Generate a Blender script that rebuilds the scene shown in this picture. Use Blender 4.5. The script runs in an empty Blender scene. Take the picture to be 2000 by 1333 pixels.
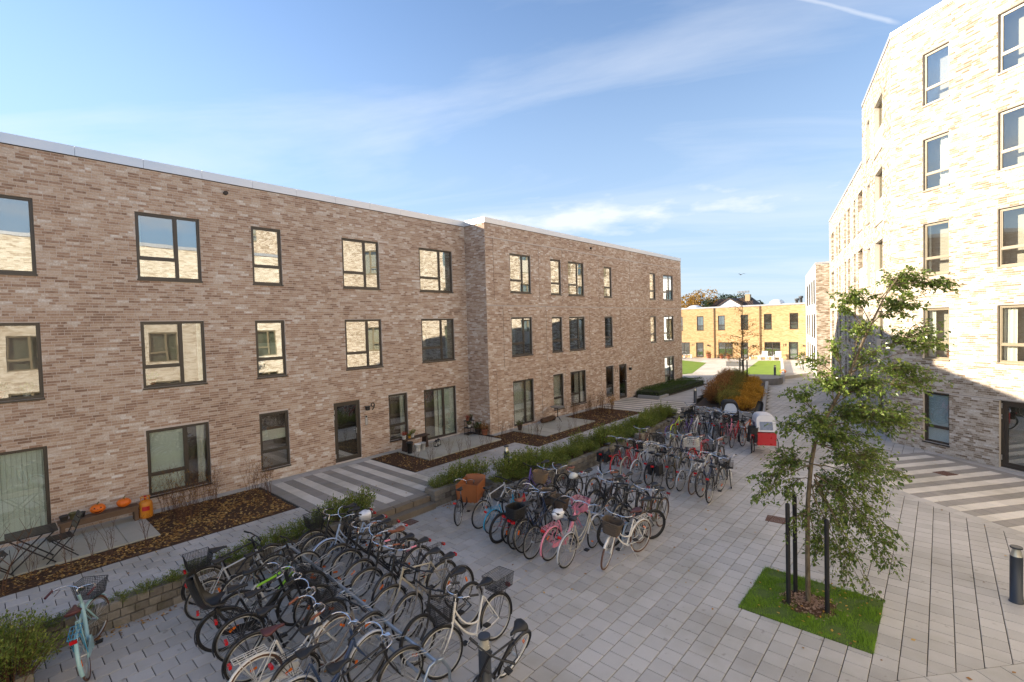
import bpy, math, random
from mathutils import Vector, Matrix
# ------------------------------------------------------------------ scene, camera, light
S = bpy.context.scene
COL = S.collection
rad = math.radians
YAW, PITCH, ROLL, FPX, CAMH = 0.7302177, 0.0311037, -0.0288004, 937.152, 4.95
def _cam_axes():
    fw = Vector((math.cos(YAW), math.sin(YAW), 0)); rt = Vector((math.sin(YAW), -math.cos(YAW), 0)); up = Vector((0, 0, 1))
    f2 = fw*math.cos(PITCH) - up*math.sin(PITCH); u2 = up*math.cos(PITCH) + fw*math.sin(PITCH)
    return rt*math.cos(ROLL) + u2*math.sin(ROLL), u2*math.cos(ROLL) - rt*math.sin(ROLL), f2
CR, CU, CF = _cam_axes()
CPOS = Vector((0, 0, CAMH))
cam = bpy.data.objects.new('camera', bpy.data.cameras.new('camera')); COL.objects.link(cam)
cam.matrix_world = Matrix(((CR.x, CU.x, -CF.x, 0), (CR.y, CU.y, -CF.y, 0), (CR.z, CU.z, -CF.z, CAMH), (0, 0, 0, 1)))
cam.data.sensor_width = 36; cam.data.lens = FPX/2000*36; cam.data.clip_start = 0.05; cam.data.clip_end = 2000
S.camera = cam
S.view_settings.view_transform = 'Standard'; S.view_settings.look = 'None'
S.view_settings.exposure = EXPO = 1.88; S.view_settings.gamma = 1.0
SUN_EL, SUN_DIR = rad(20.0), Vector((-0.4924, 0.8704, 0))          # towards the sun, left of the camera
sun = bpy.data.objects.new('sun', bpy.data.lights.new('sun', 'SUN')); COL.objects.link(sun)
sun.data.energy = 4.1; sun.data.angle = rad(0.53); sun.data.color = (1.0, 0.86, 0.68)
_to = (SUN_DIR*math.cos(SUN_EL) + Vector((0, 0, math.sin(SUN_EL)))).normalized()
sun.rotation_euler = _to.to_track_quat('Z', 'Y').to_euler(); sun.location = _to*60
W = bpy.data.worlds.new('World'); S.world = W; W.use_nodes = True
def build_world():
    nt = W.node_tree; N = nt.nodes; L = nt.links; N.clear()
    def nd(t, **k):
        n = N.new(t)
        for a, b in k.items(): setattr(n, a, b)
        return n
    sky = nd('ShaderNodeTexSky', sky_type='NISHITA', sun_disc=False)
    sky.sun_elevation = SUN_EL; sky.sun_rotation = math.atan2(SUN_DIR.x, SUN_DIR.y)
    sky.altitude = 0; sky.air_density = 1.0; sky.dust_density = 0.0; sky.ozone_density = 1.6
    tc = nd('ShaderNodeTexCoord'); sep = nd('ShaderNodeSeparateXYZ'); L.new(tc.outputs['Generated'], sep.inputs[0])
    def math_(op, a, b=None, c=None):
        n = nd('ShaderNodeMath', operation=op)
        for i, v in enumerate((a, b, c)):
            if v is None: continue
            if isinstance(v, (int, float)): n.inputs[i].default_value = v
            else: L.new(v, n.inputs[i])
        return n.outputs[0]
    zc = math_('MAXIMUM', sep.outputs[2], 0.0)
    den = math_('ADD', zc, 0.10)
    # rotate so that u runs across the view, w away from it
    c, s_ = math.cos(YAW), math.sin(YAW)
    fwd = math_('ADD', math_('MULTIPLY', sep.outputs[0], c), math_('MULTIPLY', sep.outputs[1], s_))
    rgt = math_('SUBTRACT', math_('MULTIPLY', sep.outputs[0], s_), math_('MULTIPLY', sep.outputs[1], c))
    u = math_('DIVIDE', rgt, den); w = math_('DIVIDE', fwd, den)
    comb = nd('ShaderNodeCombineXYZ'); L.new(math_('MULTIPLY', u, 0.42), comb.inputs[0]); L.new(math_('MULTIPLY', math_('ADD', w, math_('MULTIPLY', u, 0.10)), 1.5), comb.inputs[1])
    n1 = nd('ShaderNodeTexNoise'); n1.inputs['Scale'].default_value = 0.75; n1.inputs['Detail'].default_value = 9; n1.inputs['Roughness'].default_value = 0.58; n1.inputs['Distortion'].default_value = 0.9
    L.new(comb.outputs[0], n1.inputs['Vector'])
    r1 = nd('ShaderNodeValToRGB'); r1.color_ramp.elements[0].position = 0.47; r1.color_ramp.elements[1].position = 0.80
    L.new(n1.outputs[0], r1.inputs[0])
    # a bank of small cumulus a little above the roofs
    comb2 = nd('ShaderNodeCombineXYZ'); L.new(math_('MULTIPLY', math_('ARCTAN2', rgt, fwd), 5.0), comb2.inputs[0]); L.new(math_('MULTIPLY', sep.outputs[2], 15.0), comb2.inputs[1])
    comb2.inputs[2].default_value = 15.0; comb.inputs[2].default_value = 25.5
    n2 = nd('ShaderNodeTexNoise'); n2.inputs['Scale'].default_value = 0.9; n2.inputs['Detail'].default_value = 8; n2.inputs['Roughness'].default_value = 0.55
    L.new(comb2.outputs[0], n2.inputs['Vector'])
    band = nd('ShaderNodeMapRange'); band.inputs[1].default_value = 0.0; band.inputs[2].default_value = 0.11; band.inputs[3].default_value = 1.0; band.inputs[4].default_value = 0.0; band.interpolation_type = 'SMOOTHSTEP'
    L.new(math_('ABSOLUTE', math_('SUBTRACT', sep.outputs[2], 0.21)), band.inputs[0])
    r2 = nd('ShaderNodeValToRGB'); r2.color_ramp.elements[0].position = 0.42; r2.color_ramp.elements[1].position = 0.58
    L.new(math_('MULTIPLY', n2.outputs[0], math_('ADD', math_('MULTIPLY', band.outputs[0], 0.75), 0.25)), r2.inputs[0])
    # thin veil low on the horizon
    veil = nd('ShaderNodeMapRange'); veil.inputs[1].default_value = 0.0; veil.inputs[2].default_value = 0.62; veil.inputs[3].default_value = 0.85; veil.inputs[4].default_value = 0.0; veil.interpolation_type = 'SMOOTHSTEP'
    L.new(zc, veil.inputs[0])
    m = math_('MAXIMUM', math_('MULTIPLY', r1.outputs[0], 0.52), math_('MULTIPLY', r2.outputs[0], 0.8))
    hz = nd('ShaderNodeMix', data_type='RGBA'); L.new(veil.outputs[0], hz.inputs[0]); hz.inputs[7].default_value = (2.05, 2.75, 3.6, 1)
    # one old contrail, upper right
    d1, d2 = Vector((0.85327, 0.17084, 0.49269)), Vector((0.90780, 0.03931, 0.41756)); nrm = d1.cross(d2).normalized(); tan = nrm.cross(d1).normalized(); a2 = d2.dot(tan)
    def dot_(v):
        q = nd('ShaderNodeVectorMath', operation='DOT_PRODUCT'); L.new(tc.outputs['Generated'], q.inputs[0]); q.inputs[1].default_value = v; return q.outputs['Value']
    off = math_('ADD', dot_(nrm), math_('MULTIPLY', math_('SUBTRACT', n2.outputs[0], 0.5), 0.014)); al = dot_(tan)
    wid = nd('ShaderNodeMapRange'); wid.inputs[1].default_value = 0.0; wid.inputs[2].default_value = 0.0055; wid.inputs[3].default_value = 0.45; wid.inputs[4].default_value = 0.0; wid.interpolation_type = 'SMOOTHSTEP'; L.new(math_('ABSOLUTE', off), wid.inputs[0])
    end = nd('ShaderNodeMapRange'); end.inputs[1].default_value = a2-0.02; end.inputs[2].default_value = a2; end.inputs[3].default_value = 1.0; end.inputs[4].default_value = 0.0; L.new(al, end.inputs[0])
    st = nd('ShaderNodeMapRange'); st.inputs[1].default_value = -0.25; st.inputs[2].default_value = 0.02; L.new(al, st.inputs[0])
    m = math_('MAXIMUM', m, math_('MULTIPLY', math_('MULTIPLY', wid.outputs[0], end.outputs[0]), st.outputs[0]))
    mix = nd('ShaderNodeMix', data_type='RGBA'); L.new(m, mix.inputs[0]); L.new(sky.outputs[0], mix.inputs[6])
    mix.inputs[7].default_value = CLOUD
    tint = nd('ShaderNodeMix', data_type='RGBA', blend_type='MULTIPLY'); tint.inputs[0].default_value = 1.0; L.new(sky.outputs[0], tint.inputs[6]); tint.inputs[7].default_value = (0.95, 0.96, 1.03, 1); L.new(tint.outputs[2], hz.inputs[6]); L.new(hz.outputs[2], mix.inputs[6])
    bg = nd('ShaderNodeBackground'); bg.inputs[1].default_value = SKY_STRENGTH; L.new(mix.outputs[2], bg.inputs[0])
    out = nd('ShaderNodeOutputWorld'); L.new(bg.outputs[0], out.inputs[0])
CLOUD = (4.1, 4.25, 4.5, 1); SKY_STRENGTH = 0.071
build_world()
# ------------------------------------------------------------------ helpers
rng = random.Random(7)
def proj(p):
    d = Vector(p) - CPOS; z = d.dot(CF)
    if z < 0.1: return None
    return 1000 + FPX*d.dot(CR)/z, 666.5 - FPX*d.dot(CU)/z, z
def inview(p, m=0):
    q = proj(p)
    return q is not None and -m < q[0] < 2000+m and -m < q[1] < 1333+m
def wloc(o):
    v = Vector((0, 0, 0))
    while o is not None: v += o.location; o = o.parent
    return v
def tag(o, label=None, cat=None, group=None, kind=None):
    if label: o['label'] = label
    if cat: o['category'] = cat
    if group: o['group'] = group
    if kind: o['kind'] = kind
    return o
def empty(name, loc, label=None, cat=None, group=None, rz=0.0):
    o = bpy.data.objects.new(name, None); COL.objects.link(o); o.location = loc; o.rotation_euler = (0, 0, rz); o.empty_display_size = 0.2
    return tag(o, label, cat, group)
def link(name, me, parent=None, loc=(0, 0, 0), mat=None, rot=None):
    o = bpy.data.objects.new(name, me); COL.objects.link(o); o.parent = parent; o.location = loc
    if rot is not None: o.rotation_euler = rot
    if mat is not None:
        s = o.material_slots[0] if o.material_slots else None
        if s is None: me.materials.append(mat)
        else: s.link = 'OBJECT'; s.material = mat
    return o
class MB:
    def __init__(self): self.v = []; self.f = []; self.mi = []; self.sm = []; self.uv = None
    def add(self, vs, fs, mi=0, smooth=False):
        b = len(self.v); self.v += [tuple(v) for v in vs]
        for f in fs: self.f.append(tuple(b+i for i in f)); self.mi.append(mi); self.sm.append(smooth)
        return self
    def box(self, x0, x1, y0, y1, z0, z1, mi=0):
        return self.add([(x0,y0,z0),(x1,y0,z0),(x1,y1,z0),(x0,y1,z0),(x0,y0,z1),(x1,y0,z1),(x1,y1,z1),(x0,y1,z1)],
            [(3,2,1,0),(4,5,6,7),(0,1,5,4),(1,2,6,5),(2,3,7,6),(3,0,4,7)], mi)
    def hexa(self, p, mi=0):           # 8 points, bottom ring then top ring
        return self.add(p, [(3,2,1,0),(4,5,6,7),(0,1,5,4),(1,2,6,5),(2,3,7,6),(3,0,4,7)], mi)
    def quad(self, a, b, c, d, mi=0): return self.add([a, b, c, d], [(0,1,2,3)], mi)
    def prism(self, poly, z0, z1, mi=0):
        n = len(poly); vs = [(x, y, z0) for x, y in poly] + [(x, y, z1) for x, y in poly]
        return self.add(vs, [tuple(range(n-1, -1, -1)), tuple(range(n, 2*n))] + [(i, (i+1) % n, n+(i+1) % n, n+i) for i in range(n)], mi)
    def tube(self, pts, r, n=8, mi=0, closed=False, cap=True, smooth=True):
        pts = [Vector(p) for p in pts]; m = len(pts); rs = r if isinstance(r, (list, tuple)) else [r]*m
        ref = None; vs = []
        for i, p in enumerate(pts):
            if closed: t = pts[(i+1) % m] - pts[i-1]
            else: t = pts[min(i+1, m-1)] - pts[max(i-1, 0)]
            t = t.normalized() if t.length > 1e-9 else Vector((0, 0, 1))
            if ref is None: ref = Vector((0, 0, 1)) if abs(t.z) < 0.9 else Vector((1, 0, 0))
            a = t.cross(ref)
            if a.length < 1e-4: a = t.cross(Vector((0.3, 1, 0.2)))
            a.normalize(); b = t.cross(a); ref = a.cross(t) if not closed else ref
            for k in range(n):
                an = 2*math.pi*k/n; vs.append(p + (a*math.cos(an) + b*math.sin(an))*rs[i])
        fs = []
        for i in range(m if closed else m-1):
            j = (i+1) % m
            for k in range(n): fs.append((i*n+k, i*n+(k+1) % n, j*n+(k+1) % n, j*n+k))
        self.add(vs, fs, mi, smooth)
        if cap and not closed and n > 2:
            self.add(vs[:n], [tuple(range(n))], mi); self.add(vs[-n:], [tuple(range(n-1, -1, -1))], mi)
        return self
    def lathe(self, prof, n=16, c=(0, 0, 0), mi=0, smooth=True, cap=True):
        vs = []
        for r, z in prof:
            for k in range(n): vs.append((c[0]+r*math.cos(2*math.pi*k/n), c[1]+r*math.sin(2*math.pi*k/n), c[2]+z))
        fs = [(i*n+k, i*n+(k+1) % n, (i+1)*n+(k+1) % n, (i+1)*n+k) for i in range(len(prof)-1) for k in range(n)]
        self.add(vs, fs, mi, smooth)
        if cap:
            self.add(vs[:n], [tuple(range(n-1, -1, -1))], mi); self.add(vs[-n:], [tuple(range(n))], mi)
        return self
    def mesh(self, name, mats=(), off=None):
        me = bpy.data.meshes.new(name)
        v = self.v if off is None else [(a[0]-off[0], a[1]-off[1], a[2]-off[2]) for a in self.v]
        me.from_pydata(v, [], self.f)
        for m in mats: me.materials.append(m)
        if any(self.sm): me.polygons.foreach_set('use_smooth', self.sm)
        if any(self.mi): me.polygons.foreach_set('material_index', self.mi)
        if self.uv:
            l = me.uv_layers.new(name='UVMap')
            for p in me.polygons:
                for li, vi in zip(p.loop_indices, p.vertices): l.data[li].uv = self.uv[vi] if vi < len(self.uv) else (0, 0)
        me.update(); return me
    def build(self, name, mat, parent=None, origin=None):
        mats = mat if isinstance(mat, (list, tuple)) else (mat,)
        off = wloc(parent) if parent is not None else Vector((0, 0, 0))
        o = Vector(origin) if origin is not None else off
        me = self.mesh(name, mats, o)
        return link(name, me, parent, o - off)
# ------------------------------------------------------------------ materials
def newmat(name):
    m = bpy.data.materials.new(name); m.use_nodes = True; nt = m.node_tree; nt.nodes.clear()
    out = nt.nodes.new('ShaderNodeOutputMaterial')
    return m, nt, out
class NT:
    def __init__(self, nt): self.nt = nt
    def n(self, t, ins=None, **k):
        q = self.nt.nodes.new(t)
        for a, b in k.items(): setattr(q, a, b)
        for i, v in (ins or {}).items():
            if hasattr(v, 'node'): self.nt.links.new(v, q.inputs[i])
            else: q.inputs[i].default_value = v
        return q
    def math(self, op, a, b=0.0): return self.n('ShaderNodeMath', {0: a, 1: b}, operation=op).outputs[0]
    def ramp(self, f, els, interp='LINEAR'):
        q = self.n('ShaderNodeValToRGB', {0: f}); cr = q.color_ramp; cr.interpolation = interp
        while len(cr.elements) < len(els): cr.elements.new(0.5)
        for e, (p, c) in zip(cr.elements, els): e.position = p; e.color = (c[0], c[1], c[2], 1)
        return q.outputs[0]
    def noise(self, scale, detail=4, rough=0.5, vec=None, out=0):
        ins = {'Scale': scale, 'Detail': detail, 'Roughness': rough}
        if vec is not None: ins['Vector'] = vec
        return self.n('ShaderNodeTexNoise', ins).outputs[out]
    def pos(self, sc=None):
        g = self.n('ShaderNodeNewGeometry').outputs['Position']
        if sc is None: return g
        return self.n('ShaderNodeVectorMath', {0: g, 1: sc}, operation='MULTIPLY').outputs[0]
    def objco(self): return self.n('ShaderNodeTexCoord').outputs['Object']
    def rand(self):       # differs per loose piece of a mesh and per object
        a = self.n('ShaderNodeNewGeometry').outputs['Random Per Island']; b = self.n('ShaderNodeObjectInfo').outputs['Random']
        return self.math('FRACT', self.math('ADD', a, b))
    def mul(self, c, f):
        q = self.n('ShaderNodeMix', {0: 1.0, 6: c, 7: f}, data_type='RGBA', blend_type='MULTIPLY'); return q.outputs[2]
    def mix(self, f, a, b):
        q = self.n('ShaderNodeMix', {0: f, 6: a, 7: b}, data_type='RGBA'); return q.outputs[2]
    def gray(self, f): return self.n('ShaderNodeCombineColor', {0: f, 1: f, 2: f}).outputs[0]
    def bsdf(self, col, rough=0.6, metal=0.0, spec=0.5, bump=None, bs=0.3, bd=0.01, **k):
        ins = {'Base Color': col, 'Roughness': rough, 'Metallic': metal, 'Specular IOR Level': spec}
        ins.update(k)
        if bump is not None:
            ins['Normal'] = self.n('ShaderNodeBump', {'Height': bump, 'Strength': bs, 'Distance': bd}).outputs[0]
        return self.n('ShaderNodeBsdfPrincipled', ins).outputs[0]
    def out(self, o, sh): self.nt.links.new(sh, o.inputs[0])
def c4(c): return (c[0], c[1], c[2], 1)
MATS = {}
def plain(name, col, rough=0.5, metal=0.0, var=0.12, scale=6.0, bump=0.0, spec=0.5, **k):
    if name in MATS: return MATS[name]
    m, nt, out = newmat(name); t = NT(nt); co = t.objco()
    nz = t.noise(scale, 5, 0.55, co)
    f = t.math('ADD', t.math('MULTIPLY', nz, 2*var), 1-var)
    colr = t.mul(c4(col), t.gray(f))
    rr = t.math('ADD', t.math('MULTIPLY', nz, 0.2), max(rough-0.1, 0.02))
    t.out(out, t.bsdf(colr, rr, metal, spec, nz if bump else None, bump, 0.01, **k))
    MATS[name] = m; return m
def brickmat(name, els, grime=0.18, cl=(2.6, 2.6, 7.0), w=0.55):
    m, nt, out = newmat(name); t = NT(nt)
    r = t.rand(); p = t.pos()
    cn = t.noise(0.8, 4, 0.6, t.pos(cl)); fine = t.noise(26, 5, 0.68, p); big = t.noise(0.35, 4, 0.6, p)
    cn2 = t.math('MULTIPLY', t.math('SUBTRACT', cn, 0.5), 0.95)
    f = t.math('ADD', t.math('ADD', t.math('ADD', t.math('MULTIPLY', r, 0.72), 0.12), cn2), t.math('MULTIPLY', t.math('SUBTRACT', fine, 0.5), 0.85))
    f = t.math('ADD', f, t.math('MULTIPLY', t.math('SUBTRACT', big, 0.5), 0.5))
    col = t.ramp(f, els)
    k = t.math('ADD', t.math('MULTIPLY', fine, grime), 1-grime*0.5 - 0.09)
    k = t.math('ADD', k, t.math('MULTIPLY', big, 0.18))
    col = t.mul(col, t.gray(k))
    t.out(out, t.bsdf(col, 0.85, 0, 0.25, fine, 0.5, 0.004))
    MATS[name] = m; return m
def brickuv(name, els, mortar, bw=0.24, bh=0.0667):
    m, nt, out = newmat(name); t = NT(nt)
    uv = t.n('ShaderNodeTexCoord').outputs['UV']
    bt = t.n('ShaderNodeTexBrick', {'Vector': uv, 'Scale': 1.0, 'Mortar Size': 0.0055, 'Mortar Smooth': 0.1, 'Bias': 0.0, 'Brick Width': bw, 'Row Height': bh, 'Color1': (0, 0, 0, 1), 'Color2': (1, 1, 1, 1), 'Mortar': (0.5, 0.5, 0.5, 1)})
    sc = t.n('ShaderNodeVectorMath', {0: uv, 1: (1.1, 5.0, 1)}, operation='MULTIPLY').outputs[0]
    cn = t.noise(1.0, 4, 0.6, sc); fine = t.noise(40, 3, 0.6, uv); big = t.noise(0.35, 3, 0.5, uv)
    f = t.math('ADD', t.math('MULTIPLY', bt.outputs[0], 0.8), t.math('ADD', t.math('MULTIPLY', t.math('SUBTRACT', cn, 0.5), 1.3), t.math('MULTIPLY', t.math('SUBTRACT', fine, 0.5), 0.3)))
    col = t.ramp(f, els)
    col = t.mul(col, t.gray(t.math('ADD', t.math('MULTIPLY', big, 0.25), 0.87)))
    col = t.mix(bt.outputs[1], col, c4(mortar))
    h = t.math('SUBTRACT', 1.0, bt.outputs[1])
    t.out(out, t.bsdf(col, 0.85, 0, 0.25, h, 0.6, 0.006))
    MATS[name] = m; return m
EA = [(0.0, (0.235, 0.15, 0.105)), (0.25, (0.37, 0.25, 0.18)), (0.5, (0.455, 0.335, 0.25)), (0.72, (0.52, 0.415, 0.335)), (0.88, (0.61, 0.545, 0.485)), (1.0, (0.69, 0.65, 0.61))]
EC = [(0.0, (0.19, 0.14, 0.095)), (0.22, (0.29, 0.225, 0.16)), (0.42, (0.43, 0.36, 0.285)), (0.62, (0.54, 0.475, 0.395)), (0.82, (0.62, 0.57, 0.50)), (1.0, (0.72, 0.70, 0.67))]
EDY = [(0.0, (0.36, 0.22, 0.10)), (0.4, (0.46, 0.295, 0.145)), (0.75, (0.51, 0.35, 0.185)), (1.0, (0.56, 0.41, 0.245))]
M_BRA = brickmat('brown_brick', EA); M_MORA = plain('brown_mortar', (0.54, 0.47, 0.42), 0.95, var=0.15, scale=20)
M_BRC = brickmat('pale_brick', EC); M_MORC = plain('pale_mortar', (0.56, 0.50, 0.43), 0.95, var=0.12, scale=20)
M_UVA = brickuv('brown_brickwork', EA, (0.26, 0.20, 0.17)); M_UVC = brickuv('pale_brickwork', EC, (0.47, 0.41, 0.34)); M_UVD = brickuv('yellow_brickwork', EDY, (0.45, 0.34, 0.20))
M_FRAME = plain('dark_window_frame', (0.052, 0.042, 0.032), 0.4, var=0.08); M_FRAMEC = plain('olive_window_frame', (0.20, 0.165, 0.105), 0.4, var=0.08)
M_COPE = plain('zinc_coping', (0.60, 0.61, 0.63), 0.35, 0.6, var=0.08, scale=1.5); M_JOINT = plain('joint_seal', (0.055, 0.042, 0.036), 0.8)
M_ROOM = plain('room_plaster', (0.34, 0.32, 0.29), 0.9); M_ROOF = plain('roof_felt', (0.09, 0.09, 0.09), 0.9); M_RENDER = plain('white_render', (0.72, 0.73, 0.74), 0.85, var=0.05)
def glassmat(name, base, edge, tint):
    m, nt, out = newmat(name); t = NT(nt)
    fr = t.n('ShaderNodeLayerWeight', {'Blend': 0.35}).outputs['Fresnel']
    f = t.math('ADD', t.math('MULTIPLY', fr, edge), base)
    nz = t.noise(0.7, 2, 0.5, t.pos())
    nrm = t.n('ShaderNodeBump', {'Height': nz, 'Strength': 0.12, 'Distance': 0.02}).outputs[0]
    g = t.n('ShaderNodeBsdfGlossy', {'Color': (1, 1, 1, 1), 'Roughness': 0.0, 'Normal': nrm}).outputs[0]
    tr = t.n('ShaderNodeBsdfTransparent', {'Color': c4(tint)}).outputs[0]
    t.out(out, t.n('ShaderNodeMixShader', {0: f, 1: tr, 2: g}).outputs[0]); MATS[name] = m; return m
M_GLASSC = glassmat('clear_glass', 0.11, 0.42, (0.93, 0.96, 0.95)); M_GLASS = glassmat('coated_glass', 0.25, 0.5, (0.78, 0.84, 0.82))
M_CLOTH = plain('pale_curtain', (0.70, 0.67, 0.59), 0.9, var=0.06); M_BLIND = plain('green_white_blind', (0.72, 0.76, 0.68), 0.8, var=0.05); M_BLUEB = plain('pale_blue_blind', (0.68, 0.80, 0.84), 0.6)
# ------------------------------------------------------------------ buildings
class Wall:
    def __init__(self, O, u, n=None):
        self.O = Vector((O[0], O[1])); self.u = Vector((u[0], u[1])).normalized()
        self.n = Vector((n[0], n[1])).normalized()
    def P(self, s, z, d=0.0): q = self.O + self.u*s + self.n*d; return (q.x, q.y, z)
    def box(self, mb, s0, s1, z0, z1, d0, d1, mi=0):
        P = self.P
        pts = [P(s0,z0,d0), P(s1,z0,d0), P(s1,z0,d1), P(s0,z0,d1), P(s0,z1,d0), P(s1,z1,d0), P(s1,z1,d1), P(s0,z1,d1)]
        if self.u.x*self.n.y - self.u.y*self.n.x < 0: pts = [pts[i] for i in (1,0,3,2,5,4,7,6)]
        return mb.hexa(pts, mi)
def wall_body(root, w, s0, s1, z0, z1, ops, mat, reveal=0.12, name='wall', d=0.0):
    mb = MB(); uv = []
    ss = sorted({s0, s1, *[v for o in ops for v in o[:2] if s0 < v < s1]}); zs = sorted({z0, z1, *[v for o in ops for v in o[2:4] if z0 < v < z1]})
    flip = w.u.x*w.n.y - w.u.y*w.n.x > 0
    def q(pts, uvs):
        if flip: pts = pts[::-1]; uvs = uvs[::-1]
        mb.quad(*pts); uv.extend(uvs)
    for i in range(len(ss)-1):
        for j in range(len(zs)-1):
            cs, cz = (ss[i]+ss[i+1])/2, (zs[j]+zs[j+1])/2
            if any(o[0] < cs < o[1] and o[2] < cz < o[3] for o in ops): continue
            a, b, c, e = ss[i], ss[i+1], zs[j], zs[j+1]
            q([w.P(a,c,d), w.P(b,c,d), w.P(b,e,d), w.P(a,e,d)], [(a,c),(b,c),(b,e),(a,e)])
    for o in ops:
        a, b, c, e = o[:4]; r = d-reveal
        for p1, p2 in (((a,c),(b,c)), ((b,c),(b,e)), ((b,e),(a,e)), ((a,e),(a,c))):
            ds = abs(p1[0]-p2[0]) > 1e-6
            uvs = [(p1[0], p1[1]), (p2[0], p2[1]), (p2[0], p2[1]+reveal) if ds else (p2[0]+reveal, p2[1]), (p1[0], p1[1]+reveal) if ds else (p1[0]+reveal, p1[1])]
            q([w.P(*p1,d), w.P(*p2,d), w.P(*p2,r), w.P(*p1,r)], uvs)
    mb.uv = uv
    return mb.build(name, mat, root)
def bricks(root, w, s0, s1, z0, z1, ops, mat, seed, single=300, bl=0.228, bh=0.053, dep=0.007, parent=None):
    R = random.Random(seed); course = 0.0667; full = []; rest = []
    k = 0; z = z0
    while z < z1-0.02:
        za, zb = z+0.006, min(z+0.006+bh, z1); shift = (k % 2)*0.12 + R.choice((0, 0, 0.06, -0.06))
        iv = [(s0, s1)]
        for o in ops:
            if o[2] < zb-0.008 and o[3] > za+0.008:
                n2 = []
                for a, b in iv:
                    if o[1] <= a or o[0] >= b: n2.append((a, b)); continue
                    if o[0] > a: n2.append((a, o[0]))
                    if o[1] < b: n2.append((o[1], b))
                iv = n2
        for a, b in iv:
            s = math.floor((a-shift)/0.24)*0.24 + shift
            while s < b:
                l = 0.108 if R.random() < 0.3 else bl
                x0, x1 = max(s, a), min(s+l, b)
                if x1-x0 > 0.035: (full if x1-x0 > bl-0.001 and zb-za > bh-0.001 else rest).append((x0, x1, za, zb))
                s += l+0.012
        z += course; k += 1
    def size(b):
        q = proj(w.P((b[0]+b[1])/2, b[2], 0)); q1 = proj(w.P(b[0], b[2])); q2 = proj(w.P(b[1], b[2]))
        if q is None or q1 is None or q2 is None or not (5 < q[0] < 1995 and 5 < q[1] < 1330): return -1
        return abs(q1[0]-q2[0])/q[2]
    par = parent or root
    if single:
        full.sort(key=size, reverse=True); one = full[:single]; rest += full[single:]
        mb = MB(); o0 = w.P(0, 0, 0); w.box(mb, -bl/2, bl/2, -bh/2, bh/2, -0.004, dep)
        me = mb.mesh('brick', (mat,), Vector(o0)); off = wloc(par)
        for b in one:
            link('brick', me, par, Vector(w.P((b[0]+b[1])/2, (b[2]+b[3])/2, R.uniform(-0.0012, 0.0012))) - off)
    else: rest += full
    V = []; F = []; n = 0; fl = w.u.x*w.n.y - w.u.y*w.n.x > 0
    off = wloc(par)
    for a, b, c, e in rest:
        dd = dep + R.uniform(-0.0015, 0.0015)
        for s, z_ in ((a,c),(b,c),(b,e),(a,e)):
            V.append(w.P(s, z_, -0.003)); V.append(w.P(s, z_, dd))
        for f in ((n+1,n+3,n+5,n+7),(n,n+2,n+3,n+1),(n+2,n+4,n+5,n+3),(n+4,n+6,n+7,n+5),(n+6,n,n+1,n+7)): F.append(f[::-1] if fl else f)
        n += 8
    me = bpy.data.meshes.new('brick_courses'); me.from_pydata([(v[0]-off.x, v[1]-off.y, v[2]-off.z) for v in V], [], F); me.materials.append(mat)
    tag(link('brick_courses', me, par), kind='stuff')
def wave_sheet(w, mb, s0, s1, z0, z1, d, amp, per):
    n = max(6, int((s1-s0)/per*6)); vs = []
    for i in range(n+1):
        s = s0+(s1-s0)*i/n; dd = d + amp*math.sin(2*math.pi*(s-s0)/per + math.sin(s*9)) + amp*0.3*math.sin(s*47)
        vs += [w.P(s, z0, dd), w.P(s, z1, d+0.4*(dd-d))]
    mb.add(vs, [(2*i, 2*i+2, 2*i+3, 2*i+1) for i in range(n)], 0, True)
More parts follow.
